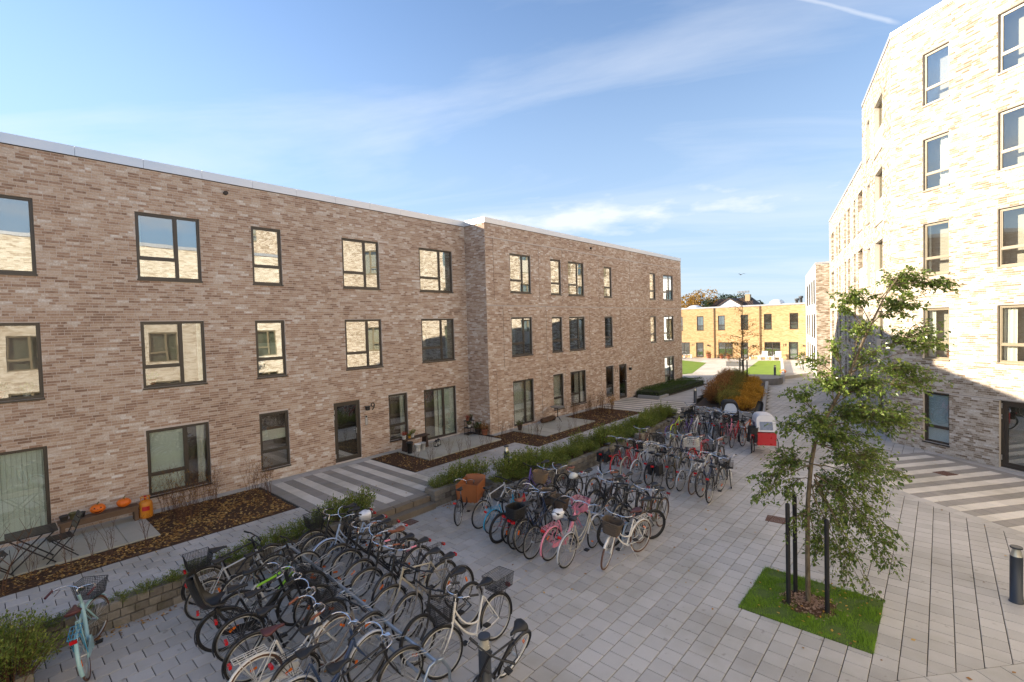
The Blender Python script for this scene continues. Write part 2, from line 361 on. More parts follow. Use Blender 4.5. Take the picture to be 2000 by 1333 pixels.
def window(root, w, s0, s1, z0, z1, kind='N', d=-0.035, fm=None, fill='', sill=True, fw=0.055, room=True, depth=2.2, seed=0, trans=0.30, name='window', split=0.62, glass=None):
    fm = fm or M_FRAME; gm = glass or M_GLASS; R = random.Random(int(s0*977+z0*131+seed))
    mb = MB(); d1 = d-0.055; panes = []; W_, H_ = s1-s0, z1-z0
    e = 0.002
    a, b, c, t = s0+e, s1-e, z0+e, z1-e
    w.box(mb, a, a+fw, c, t, d1, d); w.box(mb, b-fw, b, c, t, d1, d); w.box(mb, a+fw, b-fw, t-fw, t, d1, d-0.001); w.box(mb, a+fw, b-fw, c, c+fw, d1, d-0.001)
    i0, i1, j0, j1 = a+fw, b-fw, c+fw, t-fw
    def leaf(p0, p1, q0, q1, g=0.028):      # inner sash with its pane
        w.box(mb, p0, p0+g, q0, q1, d1+0.008, d-0.012); w.box(mb, p1-g, p1, q0, q1, d1+0.008, d-0.012)
        w.box(mb, p0+g, p1-g, q0, q0+g, d1+0.008, d-0.013); w.box(mb, p0+g, p1-g, q1-g, q1, d1+0.008, d-0.013)
        panes.append((p0+g, p1-g, q0+g, q1-g))
    zt = j0 + (j1-j0)*trans
    if kind == 'N':
        w.box(mb, i0, i1, zt-0.03, zt+0.03, d1, d-0.002); leaf(i0, i1, j0, zt-0.03, 0.012); leaf(i0, i1, zt+0.03, j1)
    elif kind == 'W':
        sm = i0+(i1-i0)*split
        w.box(mb, sm-0.032, sm+0.032, j0, j1, d1, d-0.002); w.box(mb, i0, sm-0.032, zt-0.03, zt+0.03, d1, d-0.003)
        leaf(i0, sm-0.032, j0, zt-0.03, 0.012); leaf(i0, sm-0.032, zt+0.03, j1); leaf(sm+0.032, i1, j0, j1, 0.012)
    elif kind == 'P':
        sm = i0+(i1-i0)*split
        w.box(mb, sm-0.035, sm+0.035, j0, j1, d1, d-0.002); leaf(i0, sm-0.035, j0, j1, 0.035); leaf(sm+0.035, i1, j0, j1, 0.012)
    elif kind == 'S': leaf(i0, i1, j0, j1, 0.012)
    elif kind == 'D':
        leaf(i0, i1, j0, j1, 0.085)
    o = mb.build(name, fm, root)
    for p in panes:
        pm = MB(); w.box(pm, p[0]-0.004, p[1]+0.004, p[2]-0.004, p[3]+0.004, d1+0.018, d1+0.026)
        # one reflecting skin: the glass reads as a sheet with a little thickness
        pm.build('pane', gm, o)
    if sill:
        sb = MB(); w.box(sb, s0-0.015, s1+0.015, z0-0.045, z0-0.002, -0.1, 0.035); sb.build('sill', fm, o)
    if room:
        rb = MB(); x = 0.22; D = -depth; dd = d1-0.004; P = w.P
        f0 = max(z0-0.9, 0.06 if z0 < 2.4 else z0-0.9); f1 = z1+0.35
        A = [P(s0-x,f0,dd), P(s1+x,f0,dd), P(s1+x,f1,dd), P(s0-x,f1,dd)]; Bk = [P(s0-x,f0,D), P(s1+x,f0,D), P(s1+x,f1,D), P(s0-x,f1,D)]
        rb.add(A+Bk, [(4,5,6,7),(0,1,5,4),(1,2,6,5),(2,3,7,6),(3,0,4,7)])
        rb.build('room', M_ROOM, o)
    for tok in fill.split():
        cb = MB(); dz = d1-0.06
        if tok[0] == 'V':         # vertical slat blind over a share of the width
            f = tok[1:].split(',') if len(tok) > 1 else ('0', '1'); p0 = s0+W_*float(f[0]); p1 = s0+W_*float(f[1]); s = p0
            while s < p1-0.04:
                an = 0.35 + R.uniform(-0.08, 0.08); hx = 0.043*math.cos(an); hd = 0.043*math.sin(an)
                cb.quad(w.P(s+0.045-hx, z0+0.05, dz-hd), w.P(s+0.045+hx, z0+0.05, dz+hd), w.P(s+0.045+hx, z1-0.05, dz+hd), w.P(s+0.045-hx, z1-0.05, dz-hd)); s += 0.085
            cb.build('blind', M_BLIND, o)
        elif tok[0] == 'C':
            f = tok[1:].split(','); wave_sheet(w, cb, s0+W_*float(f[0]), s0+W_*float(f[1]), max(z0-0.3, 0.08) if z0 > 0.5 else z0+0.03, z1-0.02, dz-0.05, 0.028, 0.13); cb.build('curtain', M_CLOTH, o)
        elif tok[0] == 'R':
            f = tok[1:].split(','); w.box(cb, s0+0.04, s1-0.04, z0+H_*float(f[0]), z0+H_*float(f[1]), dz-0.006, dz); cb.build('roller_blind', M_CLOTH, o)
        elif tok[0] == 'H':
            z = z0+0.06
            while z < z1-0.05:
                cb.quad(w.P(s0+0.05, z, dz), w.P(s1-0.05, z, dz), w.P(s1-0.05, z+0.028, dz-0.022), w.P(s0+0.05, z+0.028, dz-0.022)); z += 0.034
            cb.build('blind', M_BLUEB, o)
    return o
def roof_box(root, poly, z0, z1, mat, name='roof'):
    return MB().prism(poly, z0, z1).build(name, mat, root)
def copings(root, w, s0, s1, z, h=0.24, L=1.35, proud=0.03, mat=None, back=0.45):
    s = s0
    while s < s1-0.01:
        e = min(s+L, s1); mb = MB(); w.box(mb, s+0.003, e-0.003, z, z+h, -back, proud); mb.build('coping', mat or M_COPE, root); s = e
    mb = MB(); w.box(mb, s0+0.01, s1-0.01, z-0.02, z-0.001, -0.04, proud-0.012); mb.build('drip_strip', M_JOINT, root)
# --- A: long brown brick block on the left, three storeys
YA, YB, ZR = 15.74, 14.49, 9.40
wA = Wall((0, YA), (1, 0), (0, -1)); wB = Wall((0, YB), (1, 0), (0, -1)); wAB = Wall((14.62, YB), (0, 1), (-1, 0))
bA = empty('apartment_building', (4, 17, 0), 'long brown brick apartment block at left, smooth facade, door marked 9', 'building')
cols3 = [(-1.45, 1.02, 'S'), (2.91, 4.38, 'W'), (5.75, 6.64, 'N'), (8.73, 10.22, 'W'), (12.08, 13.84, 'W')]
A_OPS = []; A_WIN = []
fills = {(3, 0): 'C0,0.2', (3, 1): 'C0,0.1', (3, 2): '', (3, 3): '', (3, 4): 'C0.82,1', (2, 0): '', (2, 1): 'C0.9,1', (2, 2): 'R0.35,0.6', (2, 3): '', (2, 4): 'C0.8,1'}
for ri, zb, zt in ((3, 6.48, 8.24), (2, 3.58, 5.35)):
    for ci, (a, b, k) in enumerate(cols3): A_WIN.append((a, b, zb, zt, k, fills[(ri, ci)]))
A_WIN += [(-1.2, 1.02, 0.36, 2.44, 'S', 'V'), (2.91, 4.38, 0.68, 2.45, 'W', 'V0,0.55 C0.82,0.95'), (5.75, 6.64, 0.68, 2.45, 'N', 'R0.5,0.68'), (10.41, 11.28, 0.68, 2.45, 'N', 'R0.93,1 C0.75,0.95'), (12.09, 13.83, 0.34, 2.44, 'P', 'C0.38,0.5 V0.5,1')]
A_DOOR = (8.19, 9.20, 0.34, 2.44)
for s_ in (-7.2, -4.4):
    for zb, zt in ((6.48, 8.24), (3.58, 5.35), (0.68, 2.45)): A_WIN.append((s_, s_+1.5, zb, zt, 'W', ''))
A_OPS = [x[:4] for x in A_WIN] + [A_DOOR]
wall_body(bA, wA, -9, 14.62, 0.0, ZR, A_OPS, M_MORA, 0.11)
bricks(bA, wA, -9, 14.61, 0.30, ZR, A_OPS, M_BRA, 11, 300)
for x in A_WIN: window(bA, wA, *x[:4], x[4], fill=x[5], sill=x[2] > 0.5, glass=M_GLASSC if x[2] < 2 or (x[2] < 4 and x[1] < 5) else None)
dA = window(bA, wA, *A_DOOR, 'D', sill=False, name='door', fw=0.06, d=-0.03)
hb = MB(); wA.box(hb, 9.02, 9.05, 1.25, 1.45, -0.03, -0.015); hb.tube([wA.P(9.03, 1.40, -0.02), wA.P(9.03, 1.40, 0.03), wA.P(8.90, 1.40, 0.035)], 0.012, 6); hb.build('handle', plain('steel', (0.55, 0.55, 0.56), 0.3, 0.9), dA)
hb = MB()
for z in (0.5, 1.85, 2.05): wA.box(hb, 8.202, 8.225, z, z+0.14, -0.03, -0.012)
hb.build('hinge', MATS['steel'], dA)
for a, b in ((-9, 14.62),): MB().box(-9, 14.62, YA+0.45, YA+11, 0.1, ZR+0.05).build('body', M_UVA, bA)
copings(bA, wA, -9, 14.60, ZR, 0.23)
mb = MB(); mb.lathe([(0.06, 0), (0.06, 0.09), (0.045, 0.09)], 12); me = mb.mesh('vent_pipe', (M_JOINT,)); vp = link('vent_pipe', me, bA, Vector((5.09, YA-0.075, 9.11)) - bA.location); vp.rotation_euler = (rad(-90), 0, 0)
# --- B: projecting brown brick block with movement joints, three storeys
bB = empty('apartment_building', (25, 16, 0), 'projecting brown brick block with vertical joint lines and row of narrow windows', 'building')
colsB = [(16.17, 17.64, 'W'), (19.20, 20.07, 'N'), (20.70, 22.17, 'W'), (24.26, 25.13, 'N'), (30.11, 30.95, 'N'), (32.20, 33.80, 'W')]
B_WIN = []
for ri, zb, zt in ((3, 6.48, 8.24), (2, 3.58, 5.35)):
    for ci, (a, b, k) in enumerate(colsB):
        B_WIN.append((a, b, zb, zt, k, {0: 'C0.8,1' if ri == 3 else 'C0,0.3', 1: 'R0,0.4' if ri == 3 else '', 2: 'C0,0.15', 3: 'C0,0.6' if ri == 3 else '', 5: 'C0,0.5'}.get(ci, '')))
B_WIN += [(16.17, 17.64, 0.36, 2.44, 'P', 'C0,1'), (19.20, 20.07, 0.68, 2.45, 'N', 'C0,1'), (20.70, 22.17, 0.68, 2.45, 'W', 'C0.45,0.95'), (24.26, 25.13, 0.72, 2.45, 'N', ''), (32.20, 33.80, 0.5, 2.45, 'W', 'C0,0.5')]
B_DOOR = (25.78, 26.73, 0.34, 2.44)
B_OPS = [x[:4] for x in B_WIN] + [B_DOOR]
JV = [(s, 6.10, 8.78) for s in (15.11, 18.26, 20.20, 23.70, 27.33, 31.41, 34.74)] + [(s, 3.14, 5.86) for s in (15.64, 18.75, 22.64, 26.10, 29.10)] + [(s, 0.36, 2.95) for s in (15.12, 18.28, 20.24, 23.75, 27.32, 31.5)]
JH = [(8.78, 14.66, 35.2), (5.87, 14.66, 35.2), (2.96, 14.66, 35.2)]
j_ops = [(s-0.009, s+0.009, a, b) for s, a, b in JV] + [(a, b, z-0.006, z+0.006) for z, a, b in JH]
wall_body(bB, wB, 14.62, 35.26, 0.0, ZR, B_OPS, M_MORA, 0.11)
bricks(bB, wB, 14.625, 35.25, 0.30, ZR, B_OPS + j_ops, M_BRA, 12, 300)
for s, a, b in JV:
    mb = MB(); wB.box(mb, s-0.010, s+0.010, a, b, -0.002, 0.002); mb.build('movement_joint', M_JOINT, bB)
for z, a, b in JH:
    mb = MB(); wB.box(mb, a, b, z-0.005, z+0.005, -0.002, 0.0015); mb.build('bed_joint', M_JOINT, bB)
wall_body(bB, wAB, 0, 1.25, 0.0, ZR, [], M_MORA); bricks(bB, wAB, 0.0, 1.24, 0.30, ZR, [], M_BRA, 13, 0)
for x in B_WIN: window(bB, wB, *x[:4], x[4], fill=x[5], sill=x[2] > 0.45, glass=M_GLASSC if x[2] < 2 else None)
dB = window(bB, wB, *B_DOOR, 'D', sill=False, name='door', fw=0.06, d=-0.03)
hb = MB(); hb.tube([wB.P(26.58, 1.40, -0.03), wB.P(26.58, 1.40, 0.03), wB.P(26.46, 1.40, 0.035)], 0.012, 6); hb.build('handle', MATS['steel'], dB)
MB().box(14.97, 34.95, YB+0.45, YB+11, 0.1, ZR+0.05).build('body', M_UVA, bB)
wBE = Wall((35.26, YB), (0, 1), (1, 0)); wall_body(bB, wBE, 0, 11.4, 0, ZR, [], M_UVA, name='end_wall')
copings(bB, wB, 14.60, 35.28, ZR, 0.23); copings(bB, wAB, 0.46, 11, ZR, 0.23, mat=M_COPE); copings(bB, wBE, 0.46, 11, ZR, 0.23)
mb = MB(); mb.lathe([(0.06, 0), (0.06, 0.09), (0.045, 0.09)], 12); vp = link('vent_pipe', mb.mesh('vent_pipe', (M_JOINT,)), bB, Vector((22.9, YB-0.075, 9.13)) - bB.location); vp.rotation_euler = (rad(-90), 0, 0)
def wall_lamp(w, s, z, label):
    r = empty('wall_lamp', w.P(s, z, 0.0), label, 'lamp')
    mb = MB(); w.box(mb, s-0.04, s+0.04, z-0.05, z+0.05, 0.009, 0.035); mb.build('bracket', plain('black_metal', (0.02, 0.02, 0.022), 0.4), r)
    mb = MB(); w.box(mb, s-0.055, s+0.055, z-0.085, z+0.06, 0.035, 0.16); w.box(mb, s-0.09, s+0.09, z+0.055, z+0.07, 0.02, 0.18); mb.build('lamp_shade', MATS['black_metal'], r)
    return r
def text_mesh(txt, size, mat, extrude=0.006):
    cu = bpy.data.curves.new('text', 'FONT'); cu.body = txt; cu.size = size; cu.extrude = extrude; cu.align_x = 'CENTER'; cu.align_y = 'CENTER'
    o = bpy.data.objects.new('tmp', cu); COL.objects.link(o); dg = bpy.context.evaluated_depsgraph_get(); dg.update()
    me = bpy.data.meshes.new_from_object(o.evaluated_get(dg)); bpy.data.objects.remove(o); bpy.data.curves.remove(cu)
    me.materials.clear(); me.materials.append(mat); return me
def wall_text(name, root, w, s, z, txt, size, mat, d=0.014, label=None):
    me = text_mesh(txt, size, mat); off = wloc(root) if root else Vector((0, 0, 0))
    o = link(name, me, root, Vector(w.P(s, z, d)) - off)
    x = Vector((w.u.x, w.u.y, 0)); n = Vector((w.n.x, w.n.y, 0)); up = Vector((0, 0, 1))
    if x.cross(up).dot(n) < 0: x = -x
    o.rotation_euler = Matrix((x, up, n)).transposed().to_euler()
    if label: o['label'] = label
    return o
wall_text('house_number', bA, wA, 9.72, 2.11, '9', 0.40, MATS.get('black_metal') or plain('black_metal', (0.02, 0.02, 0.022), 0.4), label='black numeral 9 beside the door')
wall_text('house_number', bB, wB, 25.46, 2.12, '11', 0.36, MATS['black_metal'], label='black numerals 11 beside the door')
wall_lamp(wA, 9.45, 2.11, 'black box wall lamp right of the door marked 9'); wall_lamp(wB, 27.05, 2.10, 'black box wall lamp on projecting block beside its door')
it = empty('intercom_panel', wA.P(9.43, 1.66, 0), 'steel intercom panel with buttons right of the door marked 9', 'intercom')
mb = MB(); wA.box(mb, 9.385, 9.475, 1.47, 1.84, 0.008, 0.022); mb.build('plate', MATS['steel'], it)
mb = MB(); wA.box(mb, 9.40, 9.46, 1.76, 1.82, 0.022, 0.026); mb.build('camera_window', MATS['black_metal'], it)
for z in (1.52, 1.58, 1.64, 1.70):
    mb = MB(); wA.box(mb, 9.405, 9.455, z, z+0.03, 0.022, 0.025); mb.build('button', plain('pale_button', (0.7, 0.7, 0.68), 0.4), it)
# --- C: tall pale brick block on the right
uC = Vector((-0.5914, -0.8064)).normalized(); oC = Vector((23.62, 1.42)); nC1 = Vector((-uC.y*-1, -uC.x)) if False else Vector((uC.y, -uC.x))
if nC1.dot(Vector((0, 0)) - oC) < 0: nC1 = -nC1
wC1 = Wall(oC, uC, nC1)
u2 = Vector((0.97415, 0.22589)); n2 = Vector((-u2.y, u2.x)); wC2 = Wall(oC, u2, n2)
bC = empty('apartment_building', (24, -2, 0), 'tall sunlit pale brick corner block at right, five storeys', 'building')
ZC = 15.45; C1L = 18.0
HD = [2.17, 5.18, 8.20, 11.20, 14.20]
C1_WIN = []
for i, h in enumerate(HD):
    zb = h-1.83
    C1_WIN.append((1.15, 2.02, zb, h-0.015, 'N', ['H', 'C0,0.32', 'C0,0.12', 'C0.5,0.9', ''][i]))
    if i: C1_WIN.append((3.40, 4.95, zb, h-0.015, 'W', ['', 'C0,0.25', '', '', ''][i]))
    for s_ in (7.2, 10.4, 13.8): C1_WIN.append((s_, s_+1.5, zb, h-0.015, 'W', ''))
C1_DOOR = (3.46, 4.75, 0.02, 2.155)
C1_OPS = [x[:4] for x in C1_WIN] + [C1_DOOR]
c_h = [(0.0, C1L, h-0.007, h+0.007) for h in HD]
wall_body(bC, wC1, 0, C1L, -0.05, ZC, C1_OPS, M_MORC, 0.13)
bricks(bC, wC1, 0.0, C1L, 0.0, ZC, C1_OPS + c_h, M_BRC, 14, 300)
for x in C1_WIN: window(bC, wC1, *x[:4], x[4], fill=x[5], d=-0.07, fm=M_FRAMEC if x[2] > 2 else M_FRAME, glass=M_GLASSC)
dC = window(bC, wC1, *C1_DOOR, 'D', sill=False, name='door', fw=0.09, d=-0.08, depth=3)
hb = MB()
for z in (0.25, 1.55, 1.9): wC1.box(hb, 3.475, 3.50, z, z+0.16, -0.08, -0.06)
hb.build('hinge', MATS['steel'], dC)
for h in HD:
    mb = MB(); wC1.box(mb, 0.0, C1L, h-0.005, h+0.005, -0.002, 0.0015); mb.build('bed_joint', M_JOINT, bC)
C2L = 6.85
C2_WIN = []
for i, h in enumerate(HD):
    C2_WIN.append((1.68, 3.5, h-2.3 if i else 0.05, h-0.03, 'P', ''))
    C2_WIN.append((4.70, 5.55, h-1.85, h-0.03, 'N', ''))
C2_OPS = [x[:4] for x in C2_WIN]
wall_body(bC, wC2, 0, C2L, -0.05, ZC, C2_OPS, M_MORC, 0.26)
bricks(bC, wC2, 0.01, C2L, 0.0, ZC, C2_OPS + [(0, C2L, h-0.007, h+0.007) for h in HD], M_BRC, 15, 0)
M_RAIL = plain('balcony_panel', (0.50, 0.47, 0.41), 0.5, 0.2, var=0.05)
for x in C2_WIN:
    window(bC, wC2, *x[:4], x[4], fill=x[5], d=-0.17, fm=M_FRAMEC)
    if x[4] == 'P' and x[2] > 0.5:
        mb = MB(); wC2.box(mb, x[0]+0.01, x[1]-0.01, x[2]+0.02, x[2]+1.05, -0.06, -0.03); mb.build('balcony_panel', M_RAIL, bC)
for h in HD:
    mb = MB(); wC2.box(mb, 0.01, C2L, h-0.005, h+0.005, -0.002, 0.0015); mb.build('bed_joint', M_JOINT, bC)
pC = [wC1.P(0.4, 0, -0.45)[:2], wC1.P(C1L-0.1, 0, -0.45)[:2], wC1.P(C1L-0.1, 0, -14)[:2], wC2.P(C2L-0.06, 0, -12)[:2], wC2.P(C2L-0.06, 0, -0.45)[:2]]
roof_box(bC, pC[::-1] if False else pC, 0.0, ZC+0.05, M_UVC, 'body')
wC2e = Wall(wC2.P(C2L, 0)[:2], (-n2.x, -n2.y), (u2.x, u2.y)); wall_body(bC, wC2e, 0, 11, 12.0, ZC, [], M_UVC, name='end_wall')
copings(bC, wC1, -0.0, C1L, ZC, 0.17); copings(bC, wC2, 0.03, C2L, ZC, 0.17); copings(bC, wC2e, 0.46, 10, ZC, 0.17)
# --- C3: lower wing of the right block, flush with its side
bC3 = empty('apartment_building', (36, 2, 0), 'four storey pale brick wing with many deep narrow windows, beyond tall corner block', 'building')
H3 = [2.45, 5.45, 8.45, 11.45]; ZC3 = 12.68; C3E = 24.0
C3_WIN = []
for h in H3:
    for a, b, k in ((6.95, 8.45, 'P'), (9.32, 10.12, 'N'), (11.65, 12.57, 'N'), (13.5, 14.24, 'N'), (16.41, 17.22, 'N'), (18.06, 18.79, 'N'), (20.6, 22.4, 'W')):
        C3_WIN.append((a, b, h-2.05 if h > 3 else h-1.9, h-0.02, k))
wall_body(bC3, wC2, C2L+0.001, C3E, -0.05, ZC3, [x[:4] for x in C3_WIN], M_UVC, 0.30)
for x in C3_WIN:
    window(bC3, wC2, *x[:4], x[4], d=-0.2, fm=M_FRAMEC)
    if x[4] == 'P' and x[2] > 1:
        mb = MB(); wC2.box(mb, x[0]+0.01, x[1]-0.01, x[2]+0.02, x[2]+1.05, -0.06, -0.03); mb.build('balcony_panel', M_RAIL, bC3)
pp = [wC2.P(C2L+0.05, 0, -0.45)[:2], wC2.P(C2L+0.05, 0, -11)[:2], wC2.P(C3E-0.1, 0, -11)[:2], wC2.P(C3E-0.1, 0, -0.45)[:2]]
roof_box(bC3, pp, 0, ZC3+0.04, M_UVC, 'body')
copings(bC3, wC2, C2L+0.05, C3E, ZC3, 0.15)
# --- C4: three storey white rendered wing with brick gable
bC4 = empty('apartment_building', (52, 7, 0), 'three storey wing with white rendered side and brown brick gable', 'building')
o4 = Vector((46.7, 7.77)); w4 = Wall(o4, u2, n2); g4 = Wall(o4, (-n2.x, -n2.y), (-u2.x, -u2.y))
C4_WIN = []
for h in (2.5, 5.25, 8.2):
    for a, b, k in ((0.9, 2.2, 'N'), (3.6, 5.0, 'N'), (7.0, 8.4, 'N'), (10.2, 12.0, 'W')): C4_WIN.append((a, b, h-2.1, h, k))
wall_body(bC4, w4, 0, 14.9, -0.05, 9.35, [x[:4] for x in C4_WIN], M_RENDER, 0.2)
for x in C4_WIN: window(bC4, w4, *x[:4], x[4], d=0.05, fm=M_FRAME, fw=0.12, sill=False)
wall_body(bC4, g4, 0, 9, -0.05, 9.35, [], M_UVC, name='gable')
pp = [w4.P(0.3, 0, -0.4)[:2], w4.P(0.3, 0, -9)[:2], w4.P(14.8, 0, -9)[:2], w4.P(14.8, 0, -0.4)[:2]]; roof_box(bC4, pp, 0, 9.38, M_RENDER, 'body')
copings(bC4, w4, 0, 14.9, 9.35, 0.16); copings(bC4, g4, 0.46, 9, 9.35, 0.16)
# --- D: terrace of yellow brick houses closing the yard
XD = 61.0; wD = Wall((XD, 0), (0, 1), (-1, 0))
M_PIPE = plain('brown_pipe', (0.13, 0.075, 0.035), 0.5)
D_H = [('right hand yellow brick terrace house with glazed door numbered 19', 10.9, 15.75, [(11.84, 12.70, 3.74, 5.50, 'N'), (14.50, 15.33, 3.74, 5.50, 'N'), (13.64, 15.31, 0.65, 2.25, 'P')], (11.87, 12.81, 0.29, 2.27), '19', 13.22),
       ('middle yellow brick terrace house between two brown downpipes', 15.75, 20.95, [(17.02, 17.86, 3.74, 5.50, 'N'), (19.67, 20.49, 3.74, 5.50, 'N'), (18.80, 20.49, 0.55, 2.22, 'W')], (17.06, 17.91, 0.29, 2.23), '17', 18.35),
       ('left hand yellow brick terrace house half hidden by brown block', 20.95, 26.6, [(22.24, 23.09, 3.74, 5.50, 'N'), (24.9, 25.75, 3.74, 5.50, 'N'), (24.03, 25.6, 0.6, 2.2, 'W')], (22.28, 23.23, 0.33, 2.20), '11', 23.62)]
for i, (lab, a, b, wins, door, num, sn) in enumerate(D_H):
    r = empty('terraced_house', (XD+4, (a+b)/2, 0), lab, 'house', 'yellow brick terrace')
    wall_body(r, wD, a+0.001, b-0.001, -0.1, 6.45, [x[:4] for x in wins] + [door], M_UVD, 0.14)
    for x in wins: window(r, wD, *x[:4], x[4], d=-0.06, fill='R0.0,0.45' if i == 0 and x[2] > 3 else ('C0.1,0.5' if x[2] > 3 else ''), split=0.5)
    window(r, wD, *door, 'D', sill=False, name='door', d=-0.05, fill='R0.02,0.95' if i == 0 else '')
    MB().box(XD+0.4, XD+9, a+0.02, b-0.02, 0, 6.47).build('body', M_UVD, r)
    copings(r, wD, a+0.002, b-0.002, 6.45, 0.17, L=1.6)
    wall_text('house_number', r, wD, sn, 1.90, num, 0.42, MATS['black_metal'])
    if i < 2:
        mb = MB(); wD.box(mb, b-0.05, b+0.05, 0.15, 6.43, 0.004, 0.085); mb.build('downpipe', M_PIPE, r)
    wall_lamp(wD, door[0]-0.55, 1.85, ('black wall lamp beside the door of house 19', 'black wall lamp by the middle terrace house door', 'black wall lamp right of the left terrace house door')[i])
for k, y in enumerate((13.2, 14.2)):
    pass
rl = empty('rooflight', (62.5, 14.3, 6.6), 'round domed rooflight above the house numbered 19', 'rooflight')
mb = MB(); mb.lathe([(0.85, 0), (0.85, 0.18), (0.8, 0.2), (0.72, 0.42), (0.5, 0.6), (0.2, 0.68), (0.01, 0.69)], 20, (62.5, 14.3, 6.5)); mb.build('dome', plain('milky_dome', (0.62, 0.66, 0.70), 0.2), rl)
rl = empty('rooflight', (62.5, 23.9, 6.6), 'flat domed rooflight on the left terrace house roof', 'rooflight')
mb = MB(); mb.lathe([(0.9, 0), (0.9, 0.18), (0.8, 0.25), (0.5, 0.42), (0.01, 0.48)], 20, (62.5, 23.9, 6.5)); mb.build('dome', MATS['milky_dome'], rl)
for y, h, lab in ((11.75, 0.95, 'taller grey steel flue on the roof beside white wing'), (12.15, 0.7, 'shorter grey steel flue on the roof beside white wing')):
    r = empty('roof_flue', (62, y, 6.5), lab, 'flue'); mb = MB(); mb.lathe([(0.15, 0), (0.15, h-0.25), (0.22, h-0.25), (0.22, h)], 14, (62, y, 6.45)); mb.build('pipe', plain('dark_steel', (0.13, 0.14, 0.16), 0.45, 0.5), r)
M_CREAM = brickuv('cream_brickwork', [(0.0, (0.42, 0.34, 0.25)), (0.4, (0.62, 0.56, 0.46)), (0.75, (0.72, 0.67, 0.58)), (1.0, (0.80, 0.77, 0.71))], (0.66, 0.61, 0.53))
# --- E: the block behind the viewpoint, seen only in reflections
bE = empty('apartment_building', (2, -8, 0), 'cream brick apartment block facing the brown block across the yard', 'building')
wE = Wall((-14, -4.2), (1, 0), (0, 1)); E_OPS = []
for h in HD[:3]:
    for s_ in (12, 15, 18.2, 21, 24.2, 27, 30.4): E_OPS.append((s_, s_+1.5, h-1.83, h, 'W'))
wall_body(bE, wE, 0, 33.2, 0, 10.4, [x[:4] for x in E_OPS], M_CREAM, 0.13)
for x in E_OPS: window(bE, wE, *x[:4], x[4], d=-0.07, fm=M_FRAMEC, sill=False)
MB().box(-13.9, 19.1, -12, -4.65, 0, 10.4).build('body', M_UVC, bE); copings(bE, wE, 0, 33.2, 10.4, 0.2, L=3)
# ------------------------------------------------------------------ ground
M_GROUND = plain('packed_ground', (0.16, 0.15, 0.135), 0.95, var=0.2, scale=2, bump=0.3)
def pavemat(name, base, var=0.16, dirt=(0.33, 0.30, 0.25)):
    m, nt, out = newmat(name); t = NT(nt); r = t.rand(); p = t.pos()
    fine = t.noise(180, 3, 0.6, p); mid = t.noise(3.0, 5, 0.6, p); big = t.noise(0.45, 4, 0.55, p)
    f = t.math('ADD', t.math('MULTIPLY', r, var), 1-var/2)
    f = t.math('ADD', f, t.math('MULTIPLY', t.math('SUBTRACT', fine, 0.5), 0.35))
    f = t.math('ADD', f, t.math('MULTIPLY', t.math('SUBTRACT', mid, 0.5), 0.22))
    col = t.mul(c4(base), t.gray(f))
    k = t.ramp(t.math('ADD', t.math('MULTIPLY', big, 0.7), t.math('MULTIPLY', mid, 0.3)), [(0.46, (0, 0, 0)), (0.66, (0.7, 0.7, 0.7))])
    col = t.mix(k, col, t.mul(c4(dirt), t.gray(f)))
    spots = t.ramp(t.noise(5.5, 3, 0.5, p), [(0.66, (0, 0, 0)), (0.73, (0.6, 0.6, 0.6))])
    col = t.mix(spots, col, t.mul(col, (0.55, 0.53, 0.5, 1)))
    rr = t.math('ADD', t.math('MULTIPLY', big, 0.4), 0.42)
    t.out(out, t.bsdf(col, rr, 0, 0.4, fine, 0.35, 0.003)); MATS[name] = m; return m
M_PAVE = pavemat('grey_paving', (0.455, 0.43, 0.405), 0.2, (0.27, 0.25, 0.205)); M_PLIGHT = pavemat('pale_paving', (0.66, 0.61, 0.54), 0.12, (0.36, 0.33, 0.26)); M_PDARK = pavemat('dark_paving', (0.29, 0.265, 0.24), 0.16, (0.20, 0.19, 0.15))
M_JSAND = plain('joint_sand', (0.032, 0.028, 0.022), 0.95, var=0.25, scale=15)
g = MB().quad((-400, -400, -0.25), (600, -400, -0.25), (600, 600, -0.25), (-400, 600, -0.25)).build('ground', M_GROUND); tag(g, 'packed earth far around the yard', kind='structure')
